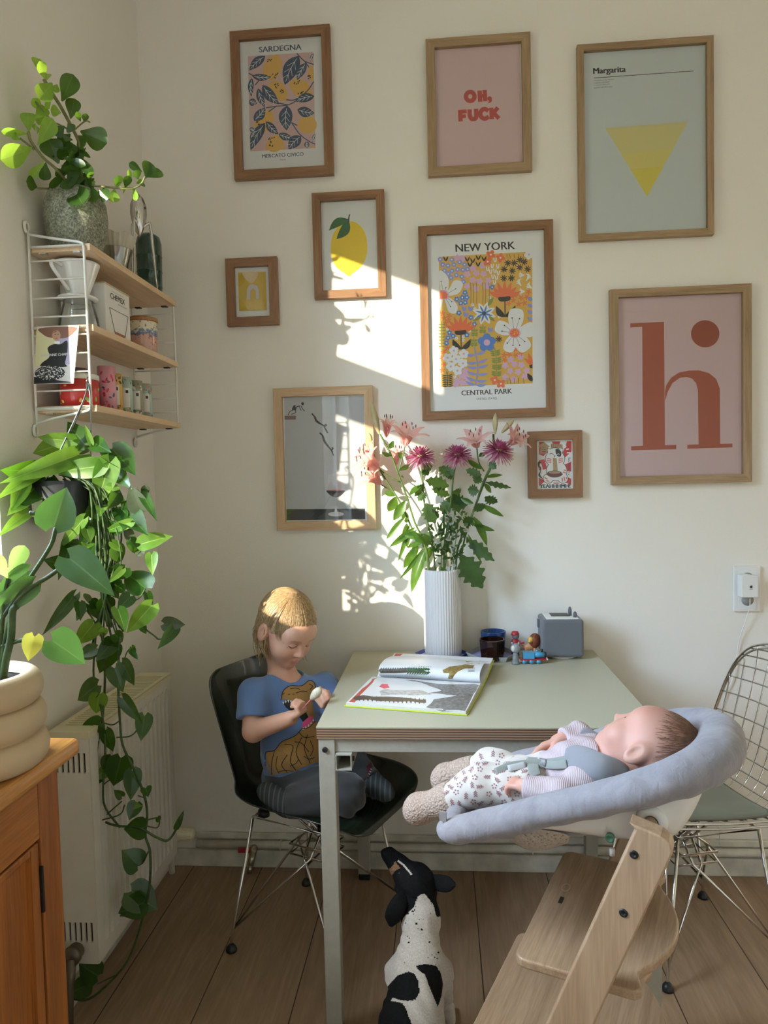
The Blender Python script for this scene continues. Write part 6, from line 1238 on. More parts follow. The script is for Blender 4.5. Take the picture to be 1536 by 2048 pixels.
# ================================================================== green moulded shell chair
def chair_frame(c, ang):
    f = V((math.cos(ang), math.sin(ang), 0)); s = V((-math.sin(ang), math.cos(ang), 0)); c = V(c)
    return lambda x, y, z: c+s*x+f*y+V((0, 0, z))        # x sideways (left +), y forward, z up
def wire_base(t, T, zs, spread=(0.192, 0.182), top=(0.150, 0.120), r=0.0046, mat=None, hub=0.285):
    mat = mat or m_chrome; hx, hy = 0.052, 0.062
    for sx in (-1, 1):
        for sy in (-1, 1):
            foot = T(sx*spread[0], sy*spread[1], 0.030); mt = T(sx*top[0], sy*top[1], zs)
            mb = MB(); mb.tube([T(sx*spread[0], sy*spread[1], 0.012), foot, mt], r, 10)
            k = T(lerp(sx*spread[0], sx*top[0], .10), lerp(sy*spread[1], sy*top[1], .10), lerp(0.03, zs, .10))
            mb.tube([k, T(sx*hx, -sy*hy*0.2, hub-0.03), T(-sx*0.085, -sy*0.02, zs)], r*0.85, 8)
            mb.tube([k, T(-sx*hx*0.2, sy*hy, hub), T(sx*0.02, -sy*0.085, zs)], r*0.85, 8)
            l = part('leg', mb, mat, t)
            part('glide', MB().lathe(T(sx*spread[0], sy*spread[1], 0.0), [(0, 0), (0.016, 0), (0.016, 0.006), (0.012, 0.014), (0.0075, 0.020), (0, 0.021)], 20), m_blackp, l)
    mb = MB()
    for z in (hub, hub-0.03): mb.tube([T(-hx, -hy, z), T(hx, -hy, z), T(hx, hy, z), T(-hx, hy, z)], r*0.85, 8, closed=True)
    mb.tube([T(-hx, hy, hub), T(-hx, hy, hub-0.03)], r*.8, 8)
    mb.tube([T(-top[0], -top[1], zs), T(top[0], -top[1], zs), T(top[0], top[1], zs), T(-top[0], top[1], zs)], r*0.9, 8, closed=True)
    part('wire_brace', mb, mat, t)
PROF = [  # y, z, half width, side rise, of the shell from seat front to top of back
    (0.262, 0.418, 0.120, 0.000), (0.252, 0.436, 0.185, 0.006), (0.225, 0.447, 0.216, 0.016), (0.165, 0.447, 0.230, 0.030), (0.085, 0.437, 0.234, 0.044), (0.000, 0.427, 0.235, 0.056), (-0.085, 0.423, 0.234, 0.068),
    (-0.150, 0.435, 0.231, 0.085), (-0.198, 0.475, 0.226, 0.100), (-0.226, 0.540, 0.219, 0.098), (-0.246, 0.620, 0.212, 0.084), (-0.263, 0.700, 0.205, 0.066), (-0.277, 0.760, 0.194, 0.050), (-0.286, 0.794, 0.165, 0.034), (-0.290, 0.808, 0.110, 0.018)]
m_fib, nt, b = new_mat('dark_green_fibreglass')
_v = coords(nt, (1, 1, 1)); n1 = noise(nt, _v, 90, 5, 1.5, 0.65); nt.links.new(ramp(nt, n1, [(0.35, (0.006, 0.011, 0.006)), (0.70, (0.020, 0.030, 0.017))]), b.inputs['Base Color']); b.inputs['Roughness'].default_value = 0.22; b.inputs['Coat Weight'].default_value = 0.4; bump(nt, b, n1, 0.04, 0.001)
LC, LA = (0.613, -0.362, 0.0), math.radians(-24.0); LT = chair_frame(LC, LA); LZ = -0.004
t = thing('shell_chair', (LC[0], LC[1], 0), 'dark green moulded shell chair on a chrome wire base, the toddler kneeling in it', 'chair')
def shell_pt(u, v):
    """u along the profile 0..1, v across -1..1"""
    s = u*(len(PROF)-1); i = min(len(PROF)-2, int(s)); ps = [PROF[max(0, min(len(PROF)-1, i+k))] for k in (-1, 0, 1, 2)]; q = s-i
    cr = [0.5*((2*ps[1][k])+(ps[2][k]-ps[0][k])*q+(2*ps[0][k]-5*ps[1][k]+4*ps[2][k]-ps[3][k])*q*q+(3*ps[1][k]-ps[0][k]-3*ps[2][k]+ps[3][k])*q**3) for k in range(4)]
    g = [0.5*((ps[2][k]-ps[0][k])+2*(2*ps[0][k]-5*ps[1][k]+4*ps[2][k]-ps[3][k])*q+3*(3*ps[1][k]-ps[0][k]-3*ps[2][k]+ps[3][k])*q*q) for k in (0, 1)]; l = math.hypot(*g); ny, nz = g[1]/l, -g[0]/l
    rise = cr[3]*abs(v)**2.4; return (v*cr[2], cr[0]+ny*rise, cr[1]+nz*rise+LZ)
NU, NV = 44, 28; rows = [[LT(*shell_pt(i/NU, -1+2*k/NV)) for k in range(NV+1)] for i in range(NU+1)]
shell_o = part('seat_shell', MB().grid(rows), m_fib, t, solid=0.005, sub=1); SHELL_BVH = BVHTree.FromPolygons([V(p) for r in rows for p in r], MB().grid(rows).f)
wire_base(t, LT, 0.398)
mb = MB()
for x in (-0.125, 0.125):
    for y in (-0.10, 0.11): mb = MB(); mb.lathe(LT(x, y, 0.394), [(0, 0), (0.018, 0), (0.016, 0.018), (0, 0.018)], 16); part('shock_mount', mb, m_blackp, t)

# ================================================================== chrome wire chair with seat pad
RC, RA = (1.706, -0.355, 0.0), math.radians(194.0); RTf = chair_frame(RC, RA)
t = thing('wire_chair', (RC[0], RC[1], 0), 'chrome wire mesh chair at the right edge behind the baby', 'chair')
WP = [(0.240, 0.415, 0.150), (0.222, 0.430, 0.205), (0.16, 0.432, 0.225), (0.08, 0.425, 0.228), (0.0, 0.417, 0.226), (-0.08, 0.413, 0.220), (-0.145, 0.420, 0.214), (-0.19, 0.450, 0.206), (-0.222, 0.51, 0.200), (-0.250, 0.60, 0.192), (-0.278, 0.70, 0.176), (-0.298, 0.775, 0.148), (-0.312, 0.825, 0.104), (-0.320, 0.850, 0.045), (-0.321, 0.855, 0.004)]
def wp(u, v, rise=1.0):
    s = u*(len(WP)-1); i = min(len(WP)-2, int(s)); ps = [WP[max(0, min(len(WP)-1, i+k))] for k in (-1, 0, 1, 2)]; q = s-i
    cr = [0.5*((2*ps[1][k])+(ps[2][k]-ps[0][k])*q+(2*ps[0][k]-5*ps[1][k]+4*ps[2][k]-ps[3][k])*q*q+(3*ps[1][k]-ps[0][k]-3*ps[2][k]+ps[3][k])*q**3) for k in range(3)]
    bk = max(0.0, min(1.0, (u-0.35)/0.3)); R = (0.040*(1-bk)+0.030*bk)*rise
    return RTf(v*max(cr[2], 0.002), cr[0]+bk*R*abs(v)**2.2, cr[1]+(1-bk)*R*abs(v)**2.2)
mb = MB(); HW = 0.228
for k in range(-5, 6):                                   # wires running front to back
    x = k*0.0405; pts = []
    for i in range(0, 71):
        u = i/70; s = u*(len(WP)-1); j = min(len(WP)-2, int(s)); w = lerp(WP[j][2], WP[j+1][2], s-j)
        if abs(x) < w-0.002: pts.append(wp(u, x/w))
    if len(pts) > 2: mb.tube(pts, 0.0025, 6)
part('mesh_wires', mb, m_chrome, t)
mb = MB()
for i in range(1, 24): u = i/24.5; mb.tube([wp(u, v) for v in np.linspace(-1, 1, 13)], 0.0025, 6)
part('mesh_wires', mb, m_chrome, t)
for d, r in ((0.0, 0.0038), (0.013, 0.0034)):
    rim = [wp(u, 1) for u in np.linspace(0, 1, 40)]+[wp(u, -1) for u in np.linspace(1, 0, 40)]; rim = [p+V((0, 0, -d)) if d else p for p in rim]; part('rim', MB().tube(rim, r, 8, closed=True), m_chrome, t)
wire_base(t, RTf, 0.392, spread=(0.178, 0.170))
# grey green seat pad
t2 = thing('seat_pad', RTf(0, 0.0, 0.43), 'grey green quilted seat pad lying in the wire chair', 'cushion')
rows_t, rows_b = [], []
for i in range(21):
    u = lerp(0.05, 0.44, i/20); rt_, rb_ = [], []
    for k in range(15):
        v = -0.80+1.60*k/14; e = (1-abs(v/0.80)**6)*(1-abs(2*i/20-1)**6); p = wp(u, v*(0.90 if i in (0, 20) else 1)); n = (RTf(0, 1, 0)-RTf(0, 0, 0))*min(1, max(0, (u-.42)*4))*0.8+V((0, 0, 1)); n.normalize(); q = 0.0035+0.021*e*(0.85+0.15*abs(math.sin(v*9)))
        rt_.append(p+n*(0.005+q)); rb_.append(p+n*0.0045)
    rows_t.append(rt_); rows_b.append(rb_)
mb = MB().grid(rows_t); mb.grid(rows_b); mb.grid([[r[0] for r in rows_t], [r[0] for r in rows_b]]); mb.grid([[r[-1] for r in rows_t], [r[-1] for r in rows_b]]); mb.grid([rows_t[0], rows_b[0]]); mb.grid([rows_t[-1], rows_b[-1]])
part('pad_cover', mb, fabric('grey_green_fabric', (0.27, 0.31, 0.28), 800, 0.15, 0.2), t2); edge = [r[0]*0.5+s[0]*0.5 for r, s in zip(rows_t, rows_b)]+[p*0.5+q*0.5 for p, q in zip(rows_t[-1], rows_b[-1])]+[r[-1]*0.5+s[-1]*0.5 for r, s in list(zip(rows_t, rows_b))[::-1]]+[p*0.5+q*0.5 for p, q in list(zip(rows_t[0], rows_b[0]))[::-1]]
part('piping', MB().tube(edge, 0.0042, 8, closed=True), fabric('pad_piping', (0.22, 0.23, 0.21)), t2)

# ================================================================== high chair: axes f (forward) and w (away from the camera)
hf = V((-0.923, 0.384, 0)).normalized(); hw_ = V((0.384, 0.923, 0)).normalized()
def HC(s, c, z): return hf*s+hw_*c+V((0, 0, z))       # s along f, c along w
m_bee = wood('beech', (0.335, 0.215, 0.125), (0.47, 0.325, 0.205), 'Z', 1.0, 0.5, 0.05); m_beeP, nt, b = new_mat('beech_plate')
_v = coords(nt, (1, 1, 1), (0, 0, math.radians(22.6))); _mp = nd(nt, 'ShaderNodeMapping'); _mp.inputs['Scale'].default_value = (1, 0.05, 1); nt.links.new(_v, _mp.inputs[0]); n1 = noise(nt, _mp.outputs[0], 40, 4, 1.0); n2 = noise(nt, _mp.outputs[0], 300, 2)
_m = nd(nt, 'ShaderNodeMath', operation='MULTIPLY_ADD'); nt.links.new(n2, _m.inputs[0]); _m.inputs[1].default_value = 0.4; _h = nd(nt, 'ShaderNodeMath', operation='MULTIPLY'); nt.links.new(n1, _h.inputs[0]); _h.inputs[1].default_value = 0.6; nt.links.new(_h.outputs[0], _m.inputs[2]); nt.links.new(ramp(nt, _m.outputs[0], [(0.36, (0.30, 0.195, 0.115)), (0.62, (0.44, 0.305, 0.195))]), b.inputs['Base Color']); b.inputs['Roughness'].default_value = 0.45
C_IN, C_MID = -0.680, -0.485; C_FAR = 2*C_MID-C_IN
hc = thing('high_chair', HC(-1.50, C_MID, 0), 'pale beech high chair with slanted legs carrying the baby seat', 'high chair')
def upright(c0, c1):
    top = [(-1.703, 0.815), (-1.757, 0.800), (-1.768, 0.782)]                # (s, z) outline, leaning back
    d = (0.1475, -0.38)                                                        # down the leg
    L = 0.805/0.38
    O = [(-1.700, 0.818), (-1.748, 0.805), (-1.762, 0.793), (-1.7625+d[0]*0.06, 0.780-0.02), (-1.7625+d[0]*2.02, 0.780+d[1]*2.02), (-1.7625+d[0]*2.02+0.068, 0.780+d[1]*2.02), (-1.708+d[0]*0.02, 0.805)]
    zb = 0.032; k = (0.782-zb)/0.38
    O = [(-1.702, 0.818), (-1.750, 0.806), (-1.764, 0.796), (-1.768, 0.782), (-1.768+d[0]*k, zb), (-1.768+d[0]*k+0.073, zb), (-1.712, 0.808)]
    return MB().prism([HC(s, c0, z) for s, z in O], hw_*(c1-c0)), d, k
for c0, c1 in ((C_IN-0.037, C_IN), (C_FAR, C_FAR+0.037)):
    mb, d, k = upright(c0, c1); l = part('leg', mb, m_bee, hc, bevel=0.005, seg=3)
    sb_ = -1.768+d[0]*k
    O = [(sb_+0.105, 0.0), (sb_+0.105, 0.022), (sb_+0.080, 0.040), (sb_-0.02, 0.040), (sb_-0.40, 0.040), (sb_-0.415, 0.030), (sb_-0.415, 0.0)]
    part('floor_runner', MB().prism([HC(s, c0, z) for s, z in O], hw_*(c1-c0)), m_bee, hc, bevel=0.004)
    if c0 < C_MID:
        for q in ((1268, 1709), (1247, 1826)):
            p = onp(*q, hw_, c0); part('bolt', MB().lathe(p+hw_*0.001, [(0.0, 0), (0.0072, 0), (0.0068, 0.0022), (0.0035, 0.003), (0.003, 0.0012), (0, 0.0012)], 20, -hw_), m_blackp, l)
def plate(z, s0, s1, bulge, th, name, thick_r=0.03):
    """flat board across the uprights: straight front, rounded back that swells past the legs"""
    w0, w1 = C_IN-0.006, C_FAR+0.006; pts = []
    def rc(cx, cy, a0, a1, r): return [(cx+r*math.cos(a), cy+r*math.sin(a)) for a in np.linspace(a0, a1, 6)]
    pts += rc(s0-0.022, w1-0.022, PI/2, 0, 0.022)[::-1][::-1]
    pts = rc(s0-0.022, w0+0.022, -PI/2, 0, 0.022)+rc(s0-0.022, w1-0.022, 0, PI/2, 0.022)
    pts += [(s1+0.05, w1)]+rc(s1+0.018, w1-0.018, PI/2, PI*0.95, 0.018)+[(s1+0.012, w1-0.05)]
    pts += [(s1+0.010-bulge*math.sin(PI*q)**0.8, lerp(w1-0.06, w0+0.06, q)) for q in np.linspace(0.04, 0.96, 15)]
    pts += [(s1+0.012, w0+0.05)]+rc(s1+0.018, w0+0.018, PI*1.05, PI*1.5, 0.018)+[(s1+0.05, w0)]
    return part(name, MB().prism([HC(s, c, z) for s, c in pts], (0, 0, -th)), m_beeP, hc, bevel=0.0045, seg=3)
sp = plate(0.520, onp(1025, 1915, (0, 0, 1), 0.52).dot(hf), -1.716, 0.050, 0.018, 'seat_plate')
p = onp(1122, 1800, (0, 0, 1), 0.5205); mb = MB().obox(p, hw_, hf, (0, 0, 1), 0.011, 0.0035, 0.0006); part('slot', mb, m_dk, sp, fix=True)
p = onp(1132, 1775, (0, 0, 1), 0.5204); mb = MB().tube([p+hw_*0.014*math.cos(a)+hf*0.008*math.sin(a) for a in np.linspace(0, 2*PI, 17)[:-1]], 0.0008, 5, closed=True); part('stamped_mark', mb, plain('pale_stamp', (0.50, 0.38, 0.28), 0.6), sp)
zf = 0.30; plate(zf, onp(945, 2048, (0, 0, 1), zf).dot(hf), -1.688, 0.060, 0.018, 'foot_plate')
for s, z in ((-1.690, 0.700), (-1.46, 0.20)): part('cross_bar', MB().cyl(HC(s, C_IN, z), HC(s, C_FAR, z), 0.009, 14), plain('steel_rod', (0.45, 0.44, 0.42), 0.3, 1.0), hc)
# ================================================================== padded newborn seat on the high chair
m_cush, nt, b = new_mat('lavender_grey_fabric')
_v = coords(nt); n1 = noise(nt, _v, 900, 2); n2 = noise(nt, _v, 26, 3, 0.8); _a = nd(nt, 'ShaderNodeMath', operation='MULTIPLY_ADD'); nt.links.new(n1, _a.inputs[0]); _a.inputs[1].default_value = 0.5; nt.links.new(n2, _a.inputs[2])
nt.links.new(ramp(nt, _a.outputs[0], [(0.45, (0.225, 0.213, 0.235)), (1.0, (0.325, 0.31, 0.33))]), b.inputs['Base Color']); b.inputs['Roughness'].default_value = 0.9; b.inputs['Sheen Weight'].default_value = 0.25; b.inputs['Specular IOR Level'].default_value = 0.2
_w = nd(nt, 'ShaderNodeTexNoise'); _w.inputs['Scale'].default_value = 55; _w.inputs['Distortion'].default_value = 0.8; _mp = nd(nt, 'ShaderNodeMapping'); _mp.inputs['Scale'].default_value = (1.0, 1.0, 0.22); nt.links.new(_v, _mp.inputs[0]); nt.links.new(_mp.outputs[0], _w.inputs['Vector']); bump(nt, b, M_('ADD', _w.outputs[0], M_('MULTIPLY', _a.outputs[0], 0.3)), 0.30, 0.012)
CN = C_MID-0.165
def BN(px, py, c=CN): p = onp(px, py, hw_, c); return (p.dot(hf), p.z)
SD = ((905, 1661, CN, .026), (955, 1652, CN, .029), (1010, 1641, CN, .030), (1100, 1619, CN, .030), (1200, 1598, CN, .031), (1290, 1575, CN+.006, .033), (1360, 1553, CN+.028, .036), (1418, 1523, CN+.080, .039))
side3 = [(*BN(x, y, c), c, r) for x, y, c, r in SD]; side = [(q[0], q[1]) for q in side3]; sh_t, zh = side[-1]; tip = BN(1443, 1487, C_MID)
path = [(s, c, z) for s, z, c, r in side3]; rr = [q[3] for q in side3]
path.append((tip[0], C_MID, tip[1])); rr.append(.040)
for s, z, c, r in side3[::-1]: path.append((s, 2*C_MID-c, z)); rr.append(r)
for k in range(1, 6):
    a = PI*k/6; path.append((side[0][0]+0.026*math.sin(a), C_MID+0.165*math.cos(a), side[0][1]-0.012*math.sin(a))); rr.append(0.022)
st = thing('baby_seat', HC(-1.66, C_MID, 0.70), 'white reclined newborn seat with a padded lavender grey cover on the high chair', 'baby seat')
cp = catmull([HC(*p) for p in path], 6, True); rs = [v.x for v in catmull([(r, 0, 0) for r in rr], 6, True)]
mb = MB(); N = 20; NP = len(cp); rows = []; rw = random.Random(2)
for i, p in enumerate(cp):                                # rim with gathered folds
    t_ = (cp[(i+1) % NP]-cp[i-1]).normalized(); u = t_.cross(V((0, 0, 1))).normalized(); w = u.cross(t_); row = []
    for k in range(N):
        a = 2*PI*k/N; g = 1+0.045*math.sin(i*0.9+1.1*math.sin(k*0.9)+math.sin(i*.23)*2)*max(0, math.sin(a+0.9))+0.065*math.sin(i*1.15+k*.3+math.sin(i*.31)*1.5)*max(0, -math.sin(a)); row.append(p+u*math.cos(a)*rs[i]*1.06*g+w*math.sin(a)*rs[i]*0.94*g)
    rows.append(row)
rows.append(rows[0]); mb.grid(rows, wrap=True); part('padded_rim', mb, m_cush, st, sub=1)
def zside(s): return interp([-q for q, _ in side], [z for _, z in side], -s)
rows = []                                                  # inner hammock
for i in range(34):
    s = lerp(side[0][0]+0.012, tip[0]+0.012, i/33); zr = zside(s) if s > sh_t else lerp(zh, tip[1], min(1, (sh_t-s)/(sh_t-tip[0]))); dp = interp([1.34, 1.45, 1.60, 1.75, 1.84], [0.030, 0.075, 0.105, 0.095, 0.02], -s)
    hwid = interp([1.30, 1.70, 1.76, 1.82, 1.87], [0.160, 0.158, 0.135, 0.090, 0.05], -s); rows.append([HC(s, C_MID+hwid*v, zr-0.004-dp*(1-abs(v)**2.6)) for v in np.linspace(-1, 1, 21)])
part('seat_lining', MB().grid(rows), m_cush, st, solid=0.006); LIN = BVHTree.FromPolygons([V(p) for r in rows for p in r], MB().grid(rows).f)
m_shell = plain('white_shell_plastic', (0.80, 0.79, 0.75), 0.3)
bot = [BN(*q, CN+0.015) for q in ((1005, 1656), (1110, 1672), (1225, 1694), (1300, 1702), (1345, 1694), (1380, 1650), (1404, 1590))]
rows = []
for i in range(26):
    s = lerp(bot[0][0], bot[-1][0], i/25); zt = zside(max(s, sh_t))-0.012; zb = min(zt-0.002, interp([-q for q, _ in bot], [z for _, z in bot], -s)); pr_ = []
    for v, k in ((-1, 0), (-1, .25), (-0.99, .55), (-0.94, .82), (-0.84, .96), (-0.6, 1), (0, 1), (0.6, 1), (.84, .96), (.94, .82), (.99, .55), (1, .25), (1, 0)): pr_.append(HC(s, C_MID+0.150*v, lerp(zt, zb, k)))
    rows.append(pr_)
sh = part('shell', MB().grid(rows), m_shell, st, solid=0.004, sub=1)
for c in (CN+0.013, 2*C_MID-CN-0.013):
    d = -1 if c < C_MID else 1; q = onp(1303, 1642, hw_, c)
    part('pivot', MB().lathe(q, [(0.026, -0.012), (0.026, 0.006), (0.021, 0.010), (0.013, 0.010), (0.011, 0.004), (0, 0.004)], 28, hw_*d), m_shell, st); part('pivot_peg', MB().lathe(q+hw_*d*0.004, [(0.0105, 0), (0.0105, 0.008), (0, 0.009)], 20, hw_*d), m_bee, st)
q = onp(1220, 1675, hw_, CN+0.011); mb = MB().lathe(q, [(0.0075, -0.004), (0.0075, 0.004), (0.0045, 0.004), (0.004, 0.001), (0, 0.001)], 20, -hw_); part('shell_plug', mb, plain('green_plug', (0.08, 0.22, 0.14), 0.4), st)
q = onp(1224, 1697, hw_, CN+0.03); part('catch', MB().cyl(q, q-V((0, 0, 0.012)), 0.005, 10), m_shell, st)
# soft perforated sling hanging under the foot half
m_net, nt, b = new_mat('perforated_mesh'); o_ = nt.nodes['Material Output']
_v = coords(nt); vo = nd(nt, 'ShaderNodeTexVoronoi'); vo.inputs['Scale'].default_value = 150; nt.links.new(_v, vo.inputs['Vector']); setc(b.inputs['Base Color'], (0.56, 0.51, 0.44)); b.inputs['Roughness'].default_value = 0.7; bump(nt, b, vo.outputs['Distance'], 0.8, 0.004)
tr = nd(nt, 'ShaderNodeBsdfTransparent'); mx = nd(nt, 'ShaderNodeMixShader'); nt.links.new(ramp(nt, vo.outputs['Distance'], [(0.18, (0.35, 0.35, 0.35)), (0.32, (0.95, 0.95, 0.95))]), mx.inputs[0]); nt.links.new(tr.outputs[0], mx.inputs[1]); nt.links.new(b.outputs[0], mx.inputs[2]); nt.links.new(mx.outputs[0], o_.inputs[0])
def MN(px, py, c): p = onp(px, py, hw_, c); return p
top_ = [(990, 1652), (1040, 1656), (1095, 1660), (1140, 1668)]; low_ = [(1012, 1672), (1042, 1698), (1080, 1706), (1136, 1686)]; rows = []
for (a, b2), (c, d) in zip(top_, low_):
    rows.append([MN(a, b2, C_MID-0.13), MN(lerp(a, c, .55), lerp(b2, d, .6), C_MID-0.115), MN(c, d, C_MID-0.08), MN(c, d, C_MID), MN(c, d, C_MID+0.08), MN(a, b2, C_MID+0.13)])
part('mesh_sling', MB().grid(rows), m_net, st, sub=2)
# harness
m_web = fabric('grey_green_webbing', (0.235, 0.25, 0.225), 700, 0.15, 0.3)
# ================================================================== people and dog: continuous bodies from blended volumes
def skin_mat(name, c, red):
    m, nt, b = new_mat(name); v = coords(nt); n = noise(nt, v, 18, 3); nt.links.new(ramp(nt, n, [(0.35, c), (0.7, red)]), b.inputs['Base Color']); b.inputs['Roughness'].default_value = 0.5
    b.inputs['Subsurface Weight'].default_value = 0.25; b.inputs['Subsurface Radius'].default_value = (0.6, 0.22, 0.12); b.inputs['Subsurface Scale'].default_value = 0.012; b.inputs['Specular IOR Level'].default_value = 0.35; return m
m_skin = skin_mat('toddler_skin', (0.60, 0.36, 0.25), (0.64, 0.34, 0.24)); m_skinB = skin_mat('baby_skin', (0.57, 0.32, 0.245), (0.60, 0.30, 0.235)); m_lip = plain('lips', (0.56, 0.235, 0.19), 0.4); m_lash = plain('lashes', (0.07, 0.040, 0.025), 0.7); m_brow = plain('eyebrow', (0.44, 0.265, 0.165), 0.8)
class Frame3:
    """local head frame: x to the person's right, y forward, z to the crown"""
    def __init__(s, o, fwd, up):
        s.o = np.array(o, float); y = np.array(fwd, float); y /= np.linalg.norm(y); z = np.array(up, float); z -= y*(z@y); z /= np.linalg.norm(z); s.M = np.stack([np.cross(y, z), y, z], 1)
    def w(s, p): return s.o+s.M@np.array(p, float)
    def l(s, P): return (P-s.o)@s.M
def union(ds, k):
    d = ds[0]
    for e in ds[1:]: d = smin(d, e, k)
    return d
def head_field(Q, s=1.0, baby=False):
    """Q in head-local coordinates"""
    q = Q/s
    d = ellip(q, (0, -.012, .022), (.073, .090, .080)); d = smin(d, ellip(q, (0, .022, -.032), (.058, .062, .066)), .03)
    for x in (-1, 1): d = smin(d, ellip(q, (x*.033, .050, -.038), (.027, .024, .026)), .025)
    d = smin(d, ellip(q, (0, .058, -.080), (.023, .020, .017)), .025); d = smin(d, ellip(q, (0, .062, .028), (.052, .022, .030)), .03)
    for x in (-1, 1): d = smax(d, -ellip(q, (x*.029, .088, -.002), (.014, .011, .009)), .014)
    for x in (-1, 1): d = smin(d, ellip(q, (x*.029, .0695, -.003), (.0135, .0115, .0095)), .004)
    d = smin(d, capsule(q, (0, .076, .004), (0, .092, -.028), .0055, .0095), .012)
    for x in (-1, 1): d = smin(d, ellip(q, (x*.0095, .084, -.032), (.0065, .0075, .006)), .006)
    d = smin(d, ellip(q, (0, .0800, -.0535), (.0165, .0085, .0052)), .006); d = smin(d, ellip(q, (0, .0785, -.0625), (.0135, .0085, .0056)), .006)
    for x in (-1, 1):
        e = ellip(q, (x*.0765, -.012, -.014), (.0105, .0195, .031)); e = smax(e, -ellip(q, (x*.0865, -.006, -.012), (.0085, .0115, .020)), .004); e = smin(e, ellip(q, (x*.0775, .002, -.018), (.006, .004, .006)), .004); d = smin(d, e, .008)
    return d*s
def head_pick(c, F, s):
    q = F.l(c)/s; m = np.zeros(len(c), int)
    m[(np.abs(q[:, 0]) < .0160) & (q[:, 1] > .079) & (q[:, 2] < -.0500+.002*np.cos(q[:, 0]*330)) & (q[:, 2] > -.0670+26*q[:, 0]**2)] = 1
    ex = np.abs(np.abs(q[:, 0])-.029); m[(ex < .0135) & (q[:, 1] > .066) & (np.abs(q[:, 2]+.0085+.0012*((ex/.0135)**2)*-4) < .0016)] = 2
    m[(ex < .017) & (q[:, 1] > .05) & (np.abs(q[:, 2]-.0185+((ex/.016)**2)*.004) < .0030)] = 3
    return m
def hand_prims(w, d, n, size, curl, thumb=1, spread=0.10):
    """w wrist, d towards the fingers, n out of the palm; returns capsules (a, b, ra, rb)"""
    w, d, n = V(w), V(d).normalized(), V(n); n = (n-d*n.dot(d)).normalized(); s = d.cross(n)*thumb; out = []; L = size
    out.append((w-d*L*.05, w+d*L*.16, L*.16, L*.17))
    for k, (off, ln) in enumerate(((-.165, .86), (-.055, 1.0), (.055, .95), (.16, .78))):
        kb = w+d*L*.50+s*(-off)*L; out.append((w+d*L*.10+s*(-off)*L*.6, kb, L*.105, L*.095)); p = kb; a = 0.25*curl; dd = (d+s*(-off)*spread*3).normalized()
        for j, sg in enumerate((.23, .17, .13)):
            a += curl*(0.75 if j == 0 else 0.85); e = dd*math.cos(a)+n*math.sin(a); p2 = p+e*L*sg*ln; out.append((p, p2, L*(.082-.010*j), L*(.075-.010*j))); p = p2
    tb = w+d*L*.12+s*L*.15+n*L*.04; t1 = tb+(d*.62+s*.62+n*.35).normalized()*L*.24; t2 = t1+(d*.85+s*(.1)+n*.45*(0.5+curl)).normalized()*L*.19
    out += [(tb, t1, L*.105, L*.088), (t1, t2, L*.086, L*.068)]
    return out
def caps(P, L, k):
    d = None
    for a, b, ra, rb in L:
        e = capsule(P, a, b, ra, rb); d = e if d is None else smin(d, e, k)
    return d
def A3(p): return np.array(p, float)

def merge_into(o, mb, mats):
    """printed pattern joins the mesh of the part it is printed on"""
    if not mb.f: return
    k = len(o.data.materials); base = root_of(o); bm = bmesh.new(); bm.from_mesh(o.data)
    for m in mats: o.data.materials.append(m)
    vs = [bm.verts.new(V(v)-base) for v in mb.v]
    for f, mi in zip(mb.f, mb.m):
        try: q = bm.faces.new([vs[i] for i in f]); q.material_index = mi+k; q.smooth = True
        except ValueError: pass
    bm.to_mesh(o.data); bm.free()

# ------------------------------------------------------------------ toddler kneeling on the green chair
def K(px, py, dy=0.0): return atY(px, py, -0.40+dy)
Tf = A3((0.905, -0.425, 0)); Tl = A3((0.425, 0.905, 0))
PEL, BEL, CHE, NEK = K(592, 1560, .03), K(592, 1490, .0), K(582, 1420, .01), K(566, 1352, .01)
SR, SL_ = K(507, 1388, -.055), K(652, 1376, .055)
ER, WR = K(507, 1462, -.105), K(580, 1437, -.165)
EL, WL = K(690, 1430, .00), K(656, 1404, -.105)
HRd, HLd = K(612, 1417, -.185)-WR, K(630, 1403, -.165)-WL
TH = Frame3(K(574, 1257, -.005), (0.66, -0.58, -0.50), (0.34, -0.16, 0.92)); HS = 0.98
h_r = hand_prims(WR, HRd, V((0.45, -0.2, 0.75)), 0.088, 1.15, thumb=-1); h_l = hand_prims(WL, HLd, V((-0.1, -0.75, 0.5)), 0.088, 1.10, thumb=1)
HPr, KNr, ANr, TOr = K(575, 1562, -.03), K(690, 1588, -.135), K(570, 1607, -.150), K(540, 1588, -.13)
HPl, KNl, ANl, TOl = K(610, 1560, .06), K(700, 1528, .03), K(742, 1565, -.02), K(765, 1580, -.05)
arms = [(SR, ER, .036, .029), (ER, WR, .029, .0205), (SL_, EL, .036, .029), (EL, WL, .029, .0205)]
def toddler(P):
    d = head_field(TH.l(P), HS); d = smin(d, capsule(P, TH.w((0, -.022, -.055)), NEK+V((0, 0, -.02)), .036, .040), .02)
    t = union([capsule(P, PEL, BEL, .080, .080), capsule(P, BEL, CHE, .080, .076), capsule(P, SR, SL_, .036, .036), capsule(P, CHE, NEK, .060, .036)], .04); d = smin(d, t, .02)
    a = caps(P, arms, .015); d = smin(d, a, .015); d = np.minimum(d, 1e3); d = smin(d, caps(P, h_r, .004), .008); d = smin(d, caps(P, h_l, .004), .008)
    lg = caps(P, [(HPr, KNr, .052, .040), (KNr, ANr, .040, .026), (ANr, TOr, .026, .022), (HPl, KNl, .052, .040), (KNl, ANl, .040, .026), (ANl, TOl, .026, .020)], .02)
    return smin(d, lg, .02)
tod = thing('person', (PEL.x, PEL.y, 0.43), 'blond toddler in a blue dinosaur T-shirt kneeling on the green chair', 'person')
